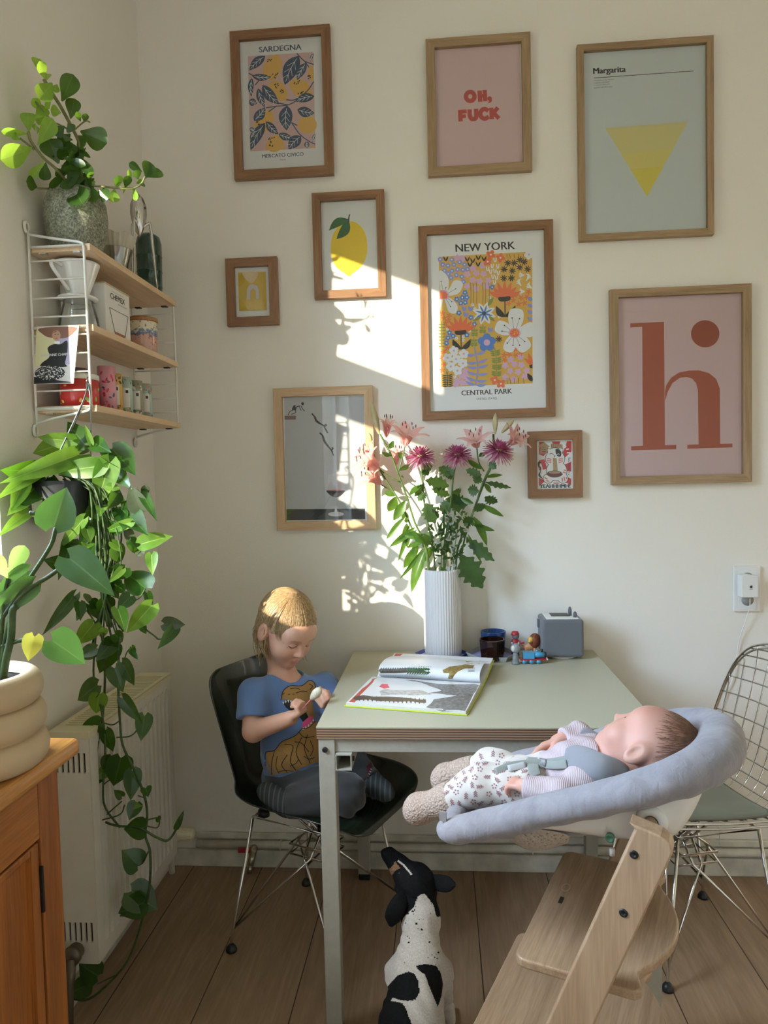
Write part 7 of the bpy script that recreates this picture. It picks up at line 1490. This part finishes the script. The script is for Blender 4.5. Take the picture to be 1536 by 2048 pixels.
body, mbT = surf_part('body', toddler, (0.36, -0.66, 0.40), (0.86, -0.20, 1.08), 0.0022, [m_skin, m_lip, m_lash, m_brow], tod, pick=lambda c: head_pick(c, TH, HS), relax=1)
# T-shirt
m_tee = fabric('blue_cotton', (0.105, 0.175, 0.335), 800, 0.12, 0.15)
slR, slL = lerp(SR, ER, .66), lerp(SL_, EL, .62); HEM = K(592, 1556, .02)
def tee(P):
    d = union([capsule(P, HEM, BEL, .101, .095), capsule(P, BEL, CHE, .094, .087), capsule(P, SR+V((.012, 0, .002)), SL_+V((-.014, 0, .0)), .040, .040), capsule(P, CHE, NEK, .070, .046)], .045)
    for a, b in ((SR, slR), (SL_, slL)): e = capsule(P, a, b+(b-a).normalized()*.03, .042, .050); n = A3((b-a).normalized()); e = smax(e, (P-A3(b))@n, .004); d = smin(d, e, .03)
    d = smax(d, -((P-A3(HEM))@A3((0.10, -0.06, 1.0))+.055), .012)
    d = smax(d, -capsule(P, NEK+V((.012, -.006, -.012)), TH.w((0, -.01, -.06)), .045, .075), .006)
    q = P@A3((9, 4, 22)); return d+0.0034*np.sin(q*2.3+np.sin(P[:, 0]*40)*1.5)*np.clip((0.66-P[:, 2])*8, 0, 1)+0.0022*np.sin(P@A3((70, -30, 40))+1.5*np.sin(P[:, 2]*45))
tee_o, mbS = surf_part('t_shirt', tee, (0.36, -0.62, 0.42), (0.80, -0.18, 0.86), 0.0032, [m_tee], tod, relax=1)
bv = bvh_of(mbS); mb = MB()
def KS(L): return [(420+x*.28646, 1160+y*.28646) for x, y in L]
m_dino = fabric('printed_brown', (0.27, 0.155, 0.045), 500, 0.2, 0.1); m_line = plain('printed_line', (0.012, 0.010, 0.010), 0.8); m_teeth = plain('printed_white', (0.66, 0.64, 0.56), 0.8); m_tong = plain('printed_pink', (0.62, 0.08, 0.20), 0.8)
decal_poly(mb, bv, KS([(492, 840), (510, 775), (560, 738), (640, 738), (690, 702), (728, 716), (740, 770), (715, 850), (735, 960), (690, 960), (640, 880), (580, 850), (530, 830)]), 0)
decal_poly(mb, bv, KS([(385, 1300), (390, 1205), (450, 1190), (500, 1130), (590, 1090), (640, 1040), (720, 985), (800, 1000), (800, 1260), (700, 1290), (600, 1335), (520, 1352), (430, 1368)]), 0)
decal_poly(mb, bv, KS([(505, 850), (540, 835), (590, 855), (650, 880), (690, 960), (650, 990), (590, 930), (530, 890)]), 1, 0.0011)
decal_poly(mb, bv, KS([(640, 1030), (650, 990), (690, 955), (722, 948), (716, 985), (670, 1032)]), 3, 0.0014)
for x, y in [(512, 850), (528, 842), (546, 838), (565, 842), (585, 850), (605, 860), (650, 1045), (668, 1035), (688, 1022), (705, 1005), (720, 985)]: decal_poly(mb, bv, KS([(x-7, y), (x+7, y), (x+2, y+20 if y < 900 else y-18)]), 2, 0.0016, 9)
for L in [[(495, 840), (510, 775), (560, 738), (640, 738), (690, 702), (728, 716), (740, 770)], [(600, 790), (640, 775), (680, 780)], [(690, 725), (715, 740), (700, 765)], [(385, 1300), (390, 1205), (450, 1190), (500, 1130), (590, 1090), (640, 1040)], [(450, 1190), (430, 1280), (430, 1360)], [(520, 1150), (580, 1160), (560, 1260), (600, 1330)], [(640, 1100), (600, 1200), (640, 1290)], [(680, 1080), (660, 1180), (700, 1280)], [(620, 1060), (660, 1100), (730, 1090)], [(640, 1040), (690, 1030), (735, 985)], [(540, 1220), (500, 1290), (540, 1345)], [(505, 800), (520, 790)], [(560, 760), (600, 755), (630, 765)], [(470, 1230), (460, 1300), (480, 1350)], [(560, 1300), (600, 1280), (620, 1250)], [(700, 1120), (720, 1180), (700, 1230)], [(655, 1230), (690, 1250), (730, 1240)], [(545, 800), (560, 796)], [(575, 798), (590, 796)], [(480, 1340), (520, 1330), (580, 1335)], [(590, 1130), (640, 1140), (690, 1200)]]: decal_stroke(mb, bv, KS(L), 1.3, 1, 0.0018)
merge_into(tee_o, mb, [m_dino, m_line, m_teeth, m_tong])
# trousers
m_tr = fabric('charcoal_jersey', (0.040, 0.042, 0.044), 700, 0.25, 0.25)
def trousers(P):
    d = union([capsule(P, PEL+V((0, 0, .012)), PEL-V((.01, 0, .01)), .092, .086), capsule(P, HPr, KNr, .066, .055), capsule(P, HPl, KNl, .064, .054)], .035)
    sh = np.minimum(smax(capsule(P, KNr, ANr, .055, .040), (P-A3(lerp(KNr, ANr, .97)))@A3((ANr-KNr).normalized()), .004), smax(capsule(P, KNl, ANl, .052, .040), (P-A3(lerp(KNl, ANl, .98)))@A3((ANl-KNl).normalized()), .004))
    d = smin(d, sh, .02); return d+0.003*np.sin(P@A3((60, 20, 90))+2*np.sin(P[:, 0]*25))*np.clip(1.2-np.linalg.norm(P-A3(KNr), axis=1)*3, 0, 1)+0.0015*np.sin(P@A3((-40, 90, 120)))
tr_o, mbR = surf_part('trousers', trousers, (0.40, -0.68, 0.38), (0.86, -0.16, 0.70), 0.0035, [m_tr], tod, relax=1)
bv = bvh_of(mbR); mb = MB()
decal_poly(mb, bv, KS([(1090, 1300), (1120, 1265), (1140, 1290), (1110, 1370), (1095, 1380)]), 0); 
for k in range(5): decal_stroke(mb, bv, KS([(1092+k*7, 1385-k*17), (1104+k*7, 1392-k*17)]), 1.2, 1, 0.0016, 1)
merge_into(tr_o, mb, [plain('maroon_print', (0.12, 0.012, 0.03), 0.8), m_teeth])
m_sock, nt, b = new_mat('striped_sock'); _tc = nd(nt, 'ShaderNodeTexCoord'); wv = nd(nt, 'ShaderNodeTexWave', wave_type='BANDS', bands_direction='X'); wv.inputs['Scale'].default_value = 22; nt.links.new(_tc.outputs['Object'], wv.inputs[0]); nt.links.new(ramp(nt, wv.outputs[0], [(0.80, (0.030, 0.036, 0.038)), (0.86, (0.085, 0.095, 0.095))]), b.inputs['Base Color']); b.inputs['Roughness'].default_value = 0.95
for a, t_ in ((ANr, TOr), (ANl, TOl)):
    e = t_-a; up_ = V((0, 0, .006)); surf_part('sock', lambda P: union([capsule(P, lerp(a, t_, -.25), lerp(a, t_, .2), .031, .031), capsule(P, a, t_, .030, .027), capsule(P, t_, t_+e.normalized()*.02, .026, .022)], .015), [min(a[i], t_[i])-.075 for i in range(3)], [max(a[i], t_[i])+.075 for i in range(3)], 0.004, [m_sock], tod)
# hair
m_hair, nt, b = new_mat('blond_hair'); _v = coords(nt); n1 = noise(nt, _v, 160, 3); nt.links.new(ramp(nt, n1, [(0.3, (0.27, 0.165, 0.075)), (0.7, (0.52, 0.36, 0.19))]), b.inputs['Base Color']); b.inputs['Roughness'].default_value = 0.42; b.inputs['Anisotropic'].default_value = 0.5
def hair_cap(P):
    q = TH.l(P)/HS; d = ellip(q, (0, -.017, .028), (.0785, .0945, .0840)); d = smin(d, ellip(q, (0, -.055, -.030), (.062, .048, .062)), .03)
    d = smax(d, -ellip(q, (0, .112, -.050), (.079, .081, .068)), .005)
    for x in (-1, 1): d = smax(d, -ellip(q, (x*.080, .012, -.046), (.030, .034, .042)), .006)
    return d*HS
hair, _ = surf_part('hair', hair_cap, TH.o-0.15, TH.o+0.15, 0.003, [m_hair], tod)
rh = random.Random(9); mb = MB()
def head_r(th, ph):       # radius of the hair shell along a direction (theta from crown, phi 0 = forward)
    d = A3((math.sin(th)*math.sin(ph), math.sin(th)*math.cos(ph), math.cos(th))); c = A3((0, -.017, .028)); r = A3((.080, .0965, .0855)); return c+d/np.linalg.norm(d/r)
GL = TH.M.T@A3((0, 0, -1.0))
for i in range(2400):
    ph = rh.uniform(-PI, PI); fr = abs(ph); side_ = 1 if ph > 0 else -1
    if fr < 0.75: end = rh.uniform(1.45, 1.78)+rh.random()**3*0.08+0.10*math.sin(ph)
    elif fr < 1.15: end = rh.uniform(1.60, 1.92)
    elif fr < 1.70: end = rh.uniform(1.45, 1.80)
    else: end = rh.uniform(2.0, 2.75)
    sw = -rh.uniform(0.10, 0.55)*(1 if fr < 1.2 else .1); st0 = rh.uniform(0.02, 0.35); lift = rh.uniform(-0.0008, 0.0022); n = 9; pts = []
    for k in range(n+1):
        th = lerp(st0, end, k/n); p = head_r(min(th, 1.75), ph+sw*(k/n)**1.4*(1 if fr < 1.2 else 0.4))
        if th > 1.75: p = p+(GL+A3((-0.10*math.sin(ph), 0.06, 0)))*(th-1.75)*0.125
        nrm = (p-A3((0, -.017, .02))); nrm[2] *= .4; nrm /= np.linalg.norm(nrm); pts.append(V(TH.w((p+nrm*lift)*HS)))
    mb.tube(pts, [0.0009]*(n-2)+[0.0008, 0.0006, 0.0003], 3, cap=False)
for i in range(60):        # flyaway wisps near the nape and cheek
    a = rh.choice([(.070, -.012, -.005), (-.068, -.01, -.01), (.055, -.06, -.03), (.066, -.03, -.02)]); p0 = A3(a)+A3((rh.uniform(-.004, .006), rh.uniform(-.015, .02), rh.uniform(-.02, .02))); L = rh.uniform(.05, .10); c = GL+A3((rh.uniform(-.12, .12), rh.uniform(-.15, .2), 0))
    mb.tube([V(TH.w((p0+c*L*q+A3((.01*math.sin(q*3), .006*math.sin(q*5+i), 0)))*HS)) for q in (0, .3, .6, .85, 1)], [.0012, .0012, .001, .0008, .0003], 4, cap=False)
part('hair_strands', mb, m_hair, hair, fix=False)
# the treat in the toddler's hands
a, b2 = K(611, 1411, -.195), K(636, 1383, -.205); t = thing('lollipop', b2, 'small white treat on a thin pink stick held by the toddler', 'lollipop')
part('stick', MB().cyl(a-(b2-a)*0.25, lerp(a, b2, .75), .0018, 8), plain('pink_stick', (0.62, 0.14, 0.20), 0.5), t)
ax = (b2-a).normalized(); mb = MB().lathe(lerp(a, b2, .45), [(0, 0), (.005, .001), (.0095, .010), (.0125, .022), (.011, .034), (.006, .041), (0, .043)], 18, ax); part('treat', mb, plain('cream_candy', (0.62, 0.56, 0.42), 0.5, nz=.15, nscale=200, bmp=.3), t)

# ------------------------------------------------------------------ baby lying in the seat
def Bp(px, py, dc=0.0): return onp(px, py, hw_, C_MID+dc)
BH = Frame3(Bp(1297, 1500, 0.0), hf*0.52+hw_*0.42+V((0, 0, 0.76)), hf*-0.88+hw_*0.08+V((0, 0, 0.46))); BS = 0.83
bNE, bCH, bBE, bPE = Bp(1214, 1532, .0), Bp(1164, 1546, .0), Bp(1100, 1567, .0), Bp(1052, 1576, .0)
bSn, bSf = Bp(1188, 1552, -.058), Bp(1182, 1505, .062)
bEn, bWn = Bp(1120, 1590, -.105), Bp(1052, 1572, -.100)
bEf, bWf = Bp(1156, 1473, .085), Bp(1126, 1479, .055)
hn = hand_prims(bWn, Bp(1025, 1566, -.092)-bWn, V((0, 0, -1))+hw_*.3, 0.062, 0.75, thumb=-1); hfr = hand_prims(bWf, Bp(1080, 1497, .035)-bWf, V((0, 0, -1))+hw_*-.55, 0.084, 0.26, thumb=1, spread=.55)
kHn, kKn, kAn, kTn = Bp(1045, 1572, -.045), Bp(962, 1568, -.055), Bp(892, 1602, -.050), Bp(838, 1617, -.045)
kHf, kKf, kAf, kTf = Bp(1040, 1560, .045), Bp(985, 1535, .06), Bp(932, 1548, .055), Bp(893, 1556, .05)
def baby_head(P):
    q = BH.l(P)/BS; d = head_field(q, 1.0); d = smin(d, ellip(q, (0, -.020, .030), (.076, .094, .082)), .02)
    return smin(d, ellip(q, (.030, .046, -.050), (.030, .026, .028)), .02)*BS
def baby(P):
    d = baby_head(P); d = smin(d, capsule(P, BH.w((0, -.02, -.05)), bNE, .032, .032), .02)
    d = smin(d, union([capsule(P, bNE, bCH, .036, .050), capsule(P, bCH, bBE, .050, .052), capsule(P, bBE, bPE, .052, .050), capsule(P, bSn, bSf, .028, .028)], .03), .02)
    d = smin(d, caps(P, [(bSn, bEn, .024, .020), (bEn, bWn, .020, .015), (bSf, bEf, .024, .020), (bEf, bWf, .020, .015)], .01), .012); d = smin(d, caps(P, hn, .003), .006); d = smin(d, caps(P, hfr, .003), .006)
    return smin(d, caps(P, [(kHn, kKn, .036, .028), (kKn, kAn, .028, .020), (kAn, kTn, .020, .016), (kHf, kKf, .036, .028), (kKf, kAf, .028, .020), (kAf, kTf, .020, .016)], .015), .02)
bb = thing('person', (bPE.x, bPE.y, bPE.z-.08), 'baby in a pale pink top, patterned trousers and knitted booties lying in the reclined seat', 'person')
def bpick(c): m = head_pick(c, BH, BS); m[m == 3] = 0; return m
m_skinH = skin_mat('baby_skin_and_down', (0.57, 0.32, 0.245), (0.60, 0.30, 0.235)); nt = m_skinH.node_tree; b = nt.nodes['Principled BSDF']      # fine down darkens the scalp towards the crown
_hn = BH.M@A3((0, -.62, .78)); _hn /= np.linalg.norm(_hn); _tc = nd(nt, 'ShaderNodeTexCoord'); _dp = nd(nt, 'ShaderNodeVectorMath', operation='DOT_PRODUCT'); nt.links.new(_tc.outputs['Object'], _dp.inputs[0]); _dp.inputs[1].default_value = tuple(_hn)
_k = float((BH.o-A3((bPE.x, bPE.y, bPE.z-.08)))@_hn); _mr = nd(nt, 'ShaderNodeMapRange'); nt.links.new(_dp.outputs['Value'], _mr.inputs[0]); _mr.inputs[1].default_value = _k-0.012; _mr.inputs[2].default_value = _k+0.052; _mr.inputs[3].default_value = 0; _mr.inputs[4].default_value = 0.80
_mx = nd(nt, 'ShaderNodeMix', data_type='RGBA'); nt.links.new(_mr.outputs[0], _mx.inputs[0]); nt.links.new(b.inputs['Base Color'].links[0].from_socket, _mx.inputs[6]); setc(_mx.inputs[7], (0.20, 0.095, 0.06)); nt.links.new(_mx.outputs[2], b.inputs['Base Color'])
surf_part('body', baby, (0.90, -1.26, 0.62), (1.52, -0.84, 0.98), 0.0028, [m_skinH, m_lip, m_lash], bb, pick=bpick)
m_fuzz = plain('baby_hair', (0.20, 0.105, 0.060), 0.6, nz=.35, nscale=120); mb = MB(); rb = random.Random(6)
for i in range(3600):
    th = rb.uniform(0.0, 2.1); ph = rb.uniform(-PI, PI)
    dq = A3((math.sin(th)*math.sin(ph), math.sin(th)*math.cos(ph), math.cos(th)))
    if dq@A3((0, -.62, .78)) < rb.uniform(0.0, 0.55): continue
    def rad_(th_, ph_): d = A3((math.sin(th_)*math.sin(ph_), math.sin(th_)*math.cos(ph_), math.cos(th_))); r = A3((.0790, .0972, .0850)); return A3((0, -.020, .030))+d/np.linalg.norm(d/r)
    sw = 0.5+rb.uniform(-.2, .2); L = rb.uniform(.14, .32); mb.tube([V(BH.w(rad_(th+L*k/3, ph+sw*L*k/3)*(1.004+.006*(k == 2))*BS)) for k in range(4)], [.0004, .0004, .0004, .0002], 3, cap=False)
part('hair', mb, m_fuzz, bb, fix=False)
m_pink, nt, b = new_mat('pale_pink_rib'); _v = coords(nt, (1, 1, 1), (0, 0.3, 0.4)); wv = nd(nt, 'ShaderNodeTexWave', wave_type='BANDS', bands_direction='X'); wv.inputs['Scale'].default_value = 95; nt.links.new(_v, wv.inputs[0]); setc(b.inputs['Base Color'], (0.50, 0.405, 0.42)); b.inputs['Roughness'].default_value = 0.9; bump(nt, b, wv.outputs[0], 0.35, 0.002)
def top_(P):
    d = union([capsule(P, bNE+(bCH-bNE)*.35, bCH, .046, .060), capsule(P, bCH, bBE, .060, .061), capsule(P, bSn, bSf, .036, .036)], .03)
    for S_, E_, W_ in ((bSn, bEn, bWn), (bSf, bEf, bWf)):
        e = smin(capsule(P, S_, E_, .033, .028), smax(capsule(P, E_, W_, .028, .022), (P-A3(W_))@A3((W_-E_).normalized())-.001, .003), .012); d = smin(d, e, .012)
    d = smax(d, -capsule(P, bNE, BH.w((0, .01, -.04)), .038, .060), .005); return d+.0016*np.sin(P@A3((120, 60, 60))+np.sin(P[:, 2]*60))
surf_part('top', top_, (1.0, -1.24, 0.64), (1.46, -0.86, 0.95), 0.003, [m_pink], bb)
m_ptr = fabric('cream_jersey', (0.56, 0.515, 0.465), 600, 0.06, 0.12)
def btrous(P):
    d = union([capsule(P, lerp(bBE, bPE, .25), bPE, .064, .062), capsule(P, kHn, kKn, .046, .040), capsule(P, kHf, kKf, .046, .040)], .03)
    for a, e in ((kKn, kAn), (kKf, kAf)): d = smin(d, smax(capsule(P, a, e, .040, .031), (P-A3(e))@A3((e-a).normalized()), .003), .015)
    return d+.0018*np.sin(P@A3((90, -40, 70))+1.5*np.sin(P[:, 1]*50))
bt_o, mbB = surf_part('trousers', btrous, (0.94, -1.20, 0.60), (1.28, -0.86, 0.90), 0.003, [m_ptr], bb); bv = bvh_of(mbB); mb = MB(); rb = random.Random(12)
for gx in range(9):
    for gy in range(7):
        x, y = 880+gx*21+10*(gy % 2)+rb.uniform(-4, 4), 1508+gy*16+rb.uniform(-4, 4); a0 = rb.uniform(0, PI)
        if (gx+gy) % 3 == 0:
            for k in range(5): a = a0+k*2*PI/5; decal_poly(mb, bv, [(x+1.2*math.cos(a)+3.2*math.cos(a)+1.9*math.cos(q), y+4.2*math.sin(a)+1.9*math.sin(q)) for q in np.linspace(0, 2*PI, 7)[:-1]], 0, .0007, 9)
        else:
            c_, s_ = math.cos(a0), math.sin(a0); decal_stroke(mb, bv, [(x-7*c_, y-7*s_), (x, y), (x+7*c_, y+7*s_)], 0.9, 0, .0008, 2)
            for k in (-4, 0, 4):
                for sd in (-1, 1): decal_stroke(mb, bv, [(x+k*c_, y+k*s_), (x+(k+3.5)*c_-sd*3.5*s_, y+(k+3.5)*s_+sd*3.5*c_)], 1.7, 0, .0009, 1)
merge_into(bt_o, mb, [plain('mauve_print', (0.30, 0.16, 0.17), 0.8)])
m_knit, nt, b = new_mat('beige_knit'); _v = coords(nt); vo = nd(nt, 'ShaderNodeTexVoronoi'); vo.inputs['Scale'].default_value = 230; nt.links.new(_v, vo.inputs['Vector']); nt.links.new(ramp(nt, vo.outputs['Distance'], [(0.1, (0.56, 0.45, 0.37)), (0.6, (0.40, 0.30, 0.24))]), b.inputs['Base Color']); b.inputs['Roughness'].default_value = 0.95; bump(nt, b, vo.outputs['Distance'], 0.9, 0.003)
for a, e, k in ((kAn, kTn, kKn), (kAf, kTf, kKf)):
    d_ = (e-a).normalized(); g = (a-k).normalized()
    surf_part('bootie', lambda P: smin(union([capsule(P, a+d_*.004, e, .030, .029), capsule(P, e, e+d_*.008+V((0, 0, -.004)), .028, .026)], .02), np.minimum(smax(capsule(P, a-g*.028, a+g*.002, .0355, .0345), -((P-A3(a-g*.026))@A3(g)), .003), 9), .012), [min(a[i], e[i])-.07 for i in range(3)], [max(a[i], e[i])+.07 for i in range(3)], 0.003, [m_knit], bb)
# harness of the seat over the baby
BT = BVHTree.FromPolygons([V(v) for v in (surface(lambda P: np.minimum(top_(P), btrous(P)), (0.94, -1.24, 0.60), (1.46, -0.86, 0.95), 0.006, 2)[0])], [tuple(int(i) for i in q) for q in surface(lambda P: np.minimum(top_(P), btrous(P)), (0.94, -1.24, 0.60), (1.46, -0.86, 0.95), 0.006, 2)[1]])
def strap(name, pts, w, th, mat, lift=.004, c=None):
    L = [] if c is None else [Bp(x, y, c) for x, y in pts]
    for x, y in pts if c is None else ():
        d = V(ray(x, y)).normalized(); h_ = BT.ray_cast(V(CAM), d); L.append((h_[0] if h_[0] is not None else Bp(x, y, -.06))-d*lift)
    c = catmull(L, 6); rows = []
    for i, p in enumerate(c):
        t_ = (c[min(i+1, len(c)-1)]-c[max(i-1, 0)]).normalized(); vw = (V(CAM)-p).normalized(); u = t_.cross(vw).normalized(); e = 1-abs(2*i/(len(c)-1)-1)**5; ww = w*(0.55+0.45*e) if name == 'shoulder_pad' else w
        ring = [(u*math.cos(a)*ww/2+vw*(math.sin(a)*th/2)) for a in np.linspace(0, 2*PI, 13)[:-1]]; rows.append([p+q for q in ring])
    mbx = MB().grid(rows, wrap=True); mbx.poly(rows[0][::-1]); mbx.poly(rows[-1]); return part(name, mbx, mat, st, sub=1 if name == 'shoulder_pad' else 0)
m_pad = fabric('blue_grey_pad', (0.215, 0.215, 0.23), 800, 0.15, 0.3)
strap('shoulder_pad', [(1128, 1512), (1165, 1520), (1205, 1536), (1258, 1553)], .052, .020, m_pad, .007); strap('shoulder_pad', [(1158, 1466), (1172, 1476), (1186, 1484), (1204, 1490)], .044, .014, m_pad, .007, .062)
strap('webbing', [(992, 1545), (1020, 1533), (1060, 1528), (1100, 1526), (1136, 1520)], .017, .003, m_web); strap('webbing', [(1066, 1514), (1066, 1532), (1072, 1552)], .022, .0035, m_web, .006); strap('webbing', [(1090, 1528), (1110, 1530), (1134, 1528)], .016, .004, m_web, .008)
m_buck = plain('grey_buckle', (0.20, 0.21, 0.21), 0.4); strap('buckle', [(1078, 1524), (1092, 1526)], .016, .009, m_buck, .008)
strap('care_label', [(1016, 1537), (1052, 1529)], .012, .002, plain('care_label_white', (0.50, 0.52, 0.52), .7), .008)
q = side[0]; part('fabric_tag', MB().obox(HC(q[0]+.014, CN-.012, q[1]+.030), hf, hw_, (0, 0, 1), .007, .0015, .009), fabric('tag_brown', (0.22, 0.20, 0.20)), st)

# ------------------------------------------------------------------ dog sitting by the table, looking up
def Dp(px, py, y): return atY(px, py, y)
dSH, dBK, dRU = Dp(838, 1905, -.82), Dp(822, 1985, -.90), V((0.885, -1.10, 0.155))
dNK, dSK = Dp(842, 1830, -.765), Dp(832, 1768, -.725)
dMZ, dNO = Dp(800, 1733, -.700), Dp(778, 1710, -.692)
fR, fL = V((1.000, -0.715, 0.012)), V((0.885, -0.700, 0.012)); sR, sL = Dp(878, 1930, -.80)+V((0, 0, -.02)), Dp(798, 1930, -.80)+V((0, 0, -.02)); eR, eL = V((0.990, -0.770, 0.115)), V((0.885, -0.765, 0.115))
DU = V((0.10, -0.55, 0.83)).normalized()
def dog(P):
    d = union([capsule(P, dSH-V((0, 0, .055)), dBK-V((0, 0, .075)), 0.060, .062), capsule(P, dBK-V((0, 0, .075)), dRU-V((0, 0, .04)), .066, .085), capsule(P, dSH-V((0, 0, .03)), dNK-V((0, 0, .01)), .052, .040)], .04)
    d = smin(d, ellip(P, dRU+V((0, .02, -.05)), (.105, .10, .085)), .05)
    d = smin(d, capsule(P, dNK, dSK-V((0, 0, .012)), .042, .044), .03); d = smin(d, ellip(P, dSK, (.050, .050, .046)), .02)
    d = smin(d, capsule(P, lerp(dSK, dMZ, .4), dMZ, .034, .025), .02); d = smin(d, capsule(P, dMZ, dNO, .025, .019), .01); d = smin(d, ellip(P, dNO+(dNO-dMZ).normalized()*.006, (.0155, .0145, .0135)), .004)
    for s_, e_, f_ in ((sR, eR, fR), (sL, eL, fL)):
        d = smin(d, union([capsule(P, s_, e_, .036, .022), capsule(P, e_, f_+V((0, -.012, .012)), .020, .0165), ellip(P, f_+V((0, .012, .004)), (.021, .034, .016))], .014), .025)
        for k in (-1, 0, 1): d = smin(d, ellip(P, f_+V((k*.011, .036, .002)), (.0075, .012, .010)), .004)
    for x in (-1, 1): d = smin(d, union([capsule(P, dRU+V((x*.07, .0, -.04)), V((dRU.x+x*.105, -.96, .075)), .062, .045), capsule(P, V((dRU.x+x*.105, -.96, .07)), V((dRU.x+x*.11, -1.03, .022)), .030, .022), capsule(P, V((dRU.x+x*.11, -1.03, .020)), V((dRU.x+x*.115, -.95, .018)), .020, .018)], .02), .03)
    return d+.0012*np.sin(P@A3((140, 90, 120))+2*np.sin(P[:, 2]*70))
def inpoly(px, py, poly):
    c = np.zeros(len(px), bool); n = len(poly)
    for i in range(n):
        (x0, y0), (x1, y1) = poly[i], poly[i-1]; hit = ((y0 > py) != (y1 > py)) & (px < (x1-x0)*(py-y0)/((y1-y0) or 1e-9)+x0); c ^= hit
    return c
def DS(L): return [(640+x*.20833, 1660+y*.20833) for x, y in L]
DP1 = DS([(590, 1600), (650, 1500), (740, 1400), (850, 1360), (905, 1380), (945, 1450), (955, 1560), (915, 1630), (840, 1640), (760, 1632), (700, 1610), (680, 1640), (790, 1660), (830, 1720), (850, 1790), (900, 1900), (880, 2300), (380, 2300), (460, 1862), (530, 1720)]); DP2 = DS([(920, 1300), (1000, 1290), (1110, 1300), (1160, 1370), (1182, 1480), (1165, 1600), (1130, 1700), (1090, 1600), (1040, 1480), (1010, 1390), (945, 1345)])
DNK = DS([(1000, 605), (940, 640), (900, 740), (800, 840), (740, 1000), (700, 1900), (1300, 1900), (1160, 1000), (1090, 720)]); rd = random.Random(4)
spk = DS([(rd.uniform(720, 1150), rd.uniform(680, 1320)) for _ in range(46)]); spr = [rd.uniform(.6, 2.4) for _ in spk]
def dpick(c):
    d = c-CAM; z = d@FW; X = 768+FPX*(d@RT)/z; Y = 1024-FPX*(d@UP)/z; m = np.zeros(len(c), int); hd = (np.linalg.norm(c-A3(dSK), axis=1) < .115) & (((c-A3(dNK))@A3((dSK-dNK).normalized())) > -.012) & ~inpoly(X, Y, DNK)
    mz = (np.linalg.norm(c-A3(dMZ), axis=1) < .03) & ((c-A3(dMZ))@A3((-.75, -.55, -.3)) > .010); up_ = c[:, 2] > .12
    m[hd] = 1; m[mz & hd] = 2; m[(inpoly(X, Y, DP1) | inpoly(X, Y, DP2)) & up_] = 1
    bl = [np.hypot(X-lerp(797, 822, q), Y-lerp(1722, 1749, q)+3*math.sin(q*3)) < 2.0 for q in np.linspace(0, 1, 14)]
    m[np.any(bl, axis=0) & hd] = 0
    for (x, y), r in zip(spk, spr): m[(np.hypot(X-x, (Y-y)*1.3) < r) & (m == 0)] = 1
    m[np.linalg.norm(c-A3(dNO), axis=1) < .019] = 1
    return m
m_furW = plain('white_fur', (0.50, 0.45, 0.39), 0.9, nz=.16, nscale=260, bmp=.5, sheen=.3); m_furB = plain('black_fur', (0.006, 0.006, 0.006), 0.8, nz=.4, nscale=260, bmp=.5, spec=.12); m_furT = plain('tan_fur', (0.20, 0.105, 0.05), 0.85, nz=.3, nscale=200, bmp=.4)
dg = thing('dog', (0.93, -0.9, 0.0), 'small white dog with black head and back patches sitting by the table, looking up', 'dog')
surf_part('body', dog, (0.74, -1.25, -0.003), (1.08, -0.62, 0.50), 0.0026, [m_furW, m_furB, m_furT], dg, pick=dpick)
def ear(pts, w, name='ear', thick=.006):
    c = catmull(pts, 6); rows = []; n = len(c)
    for i, p in enumerate(c):
        q = i/(n-1); t_ = (c[min(i+1, n-1)]-c[max(i-1, 0)]).normalized(); vw = (V(CAM)-p).normalized(); u = t_.cross(vw).normalized(); ww = w*(0.55+.65*math.sin(PI*min(1, q*.75+.12)))*(1 if q < .8 else 1-(q-.8)*3.6)
        rows.append([p+u*math.cos(a)*ww/2+vw*(math.sin(a)*thick/2-.004*math.cos(a)**2) for a in np.linspace(0, 2*PI, 11)[:-1]])
    mb = MB().grid(rows, wrap=True); mb.poly(rows[0][::-1]); mb.poly(rows[-1]); part(name, mb, m_furB, dg, sub=1)
ear([Dp(850, 1766, -.742), Dp(872, 1765, -.740), Dp(892, 1768, -.748), Dp(912, 1770, -.758)], .034); ear([Dp(812, 1788, -.768), Dp(798, 1808, -.790), Dp(787, 1830, -.797), Dp(781, 1854, -.792)], .038, thick=.008)
e_ = lerp(dSK, dMZ, .45); part('eye', MB().ell(Dp(800, 1748, -.735), (.006, .006, .006), 10, 8), plain('dog_eye', (.012, .008, .006), .08), dg)
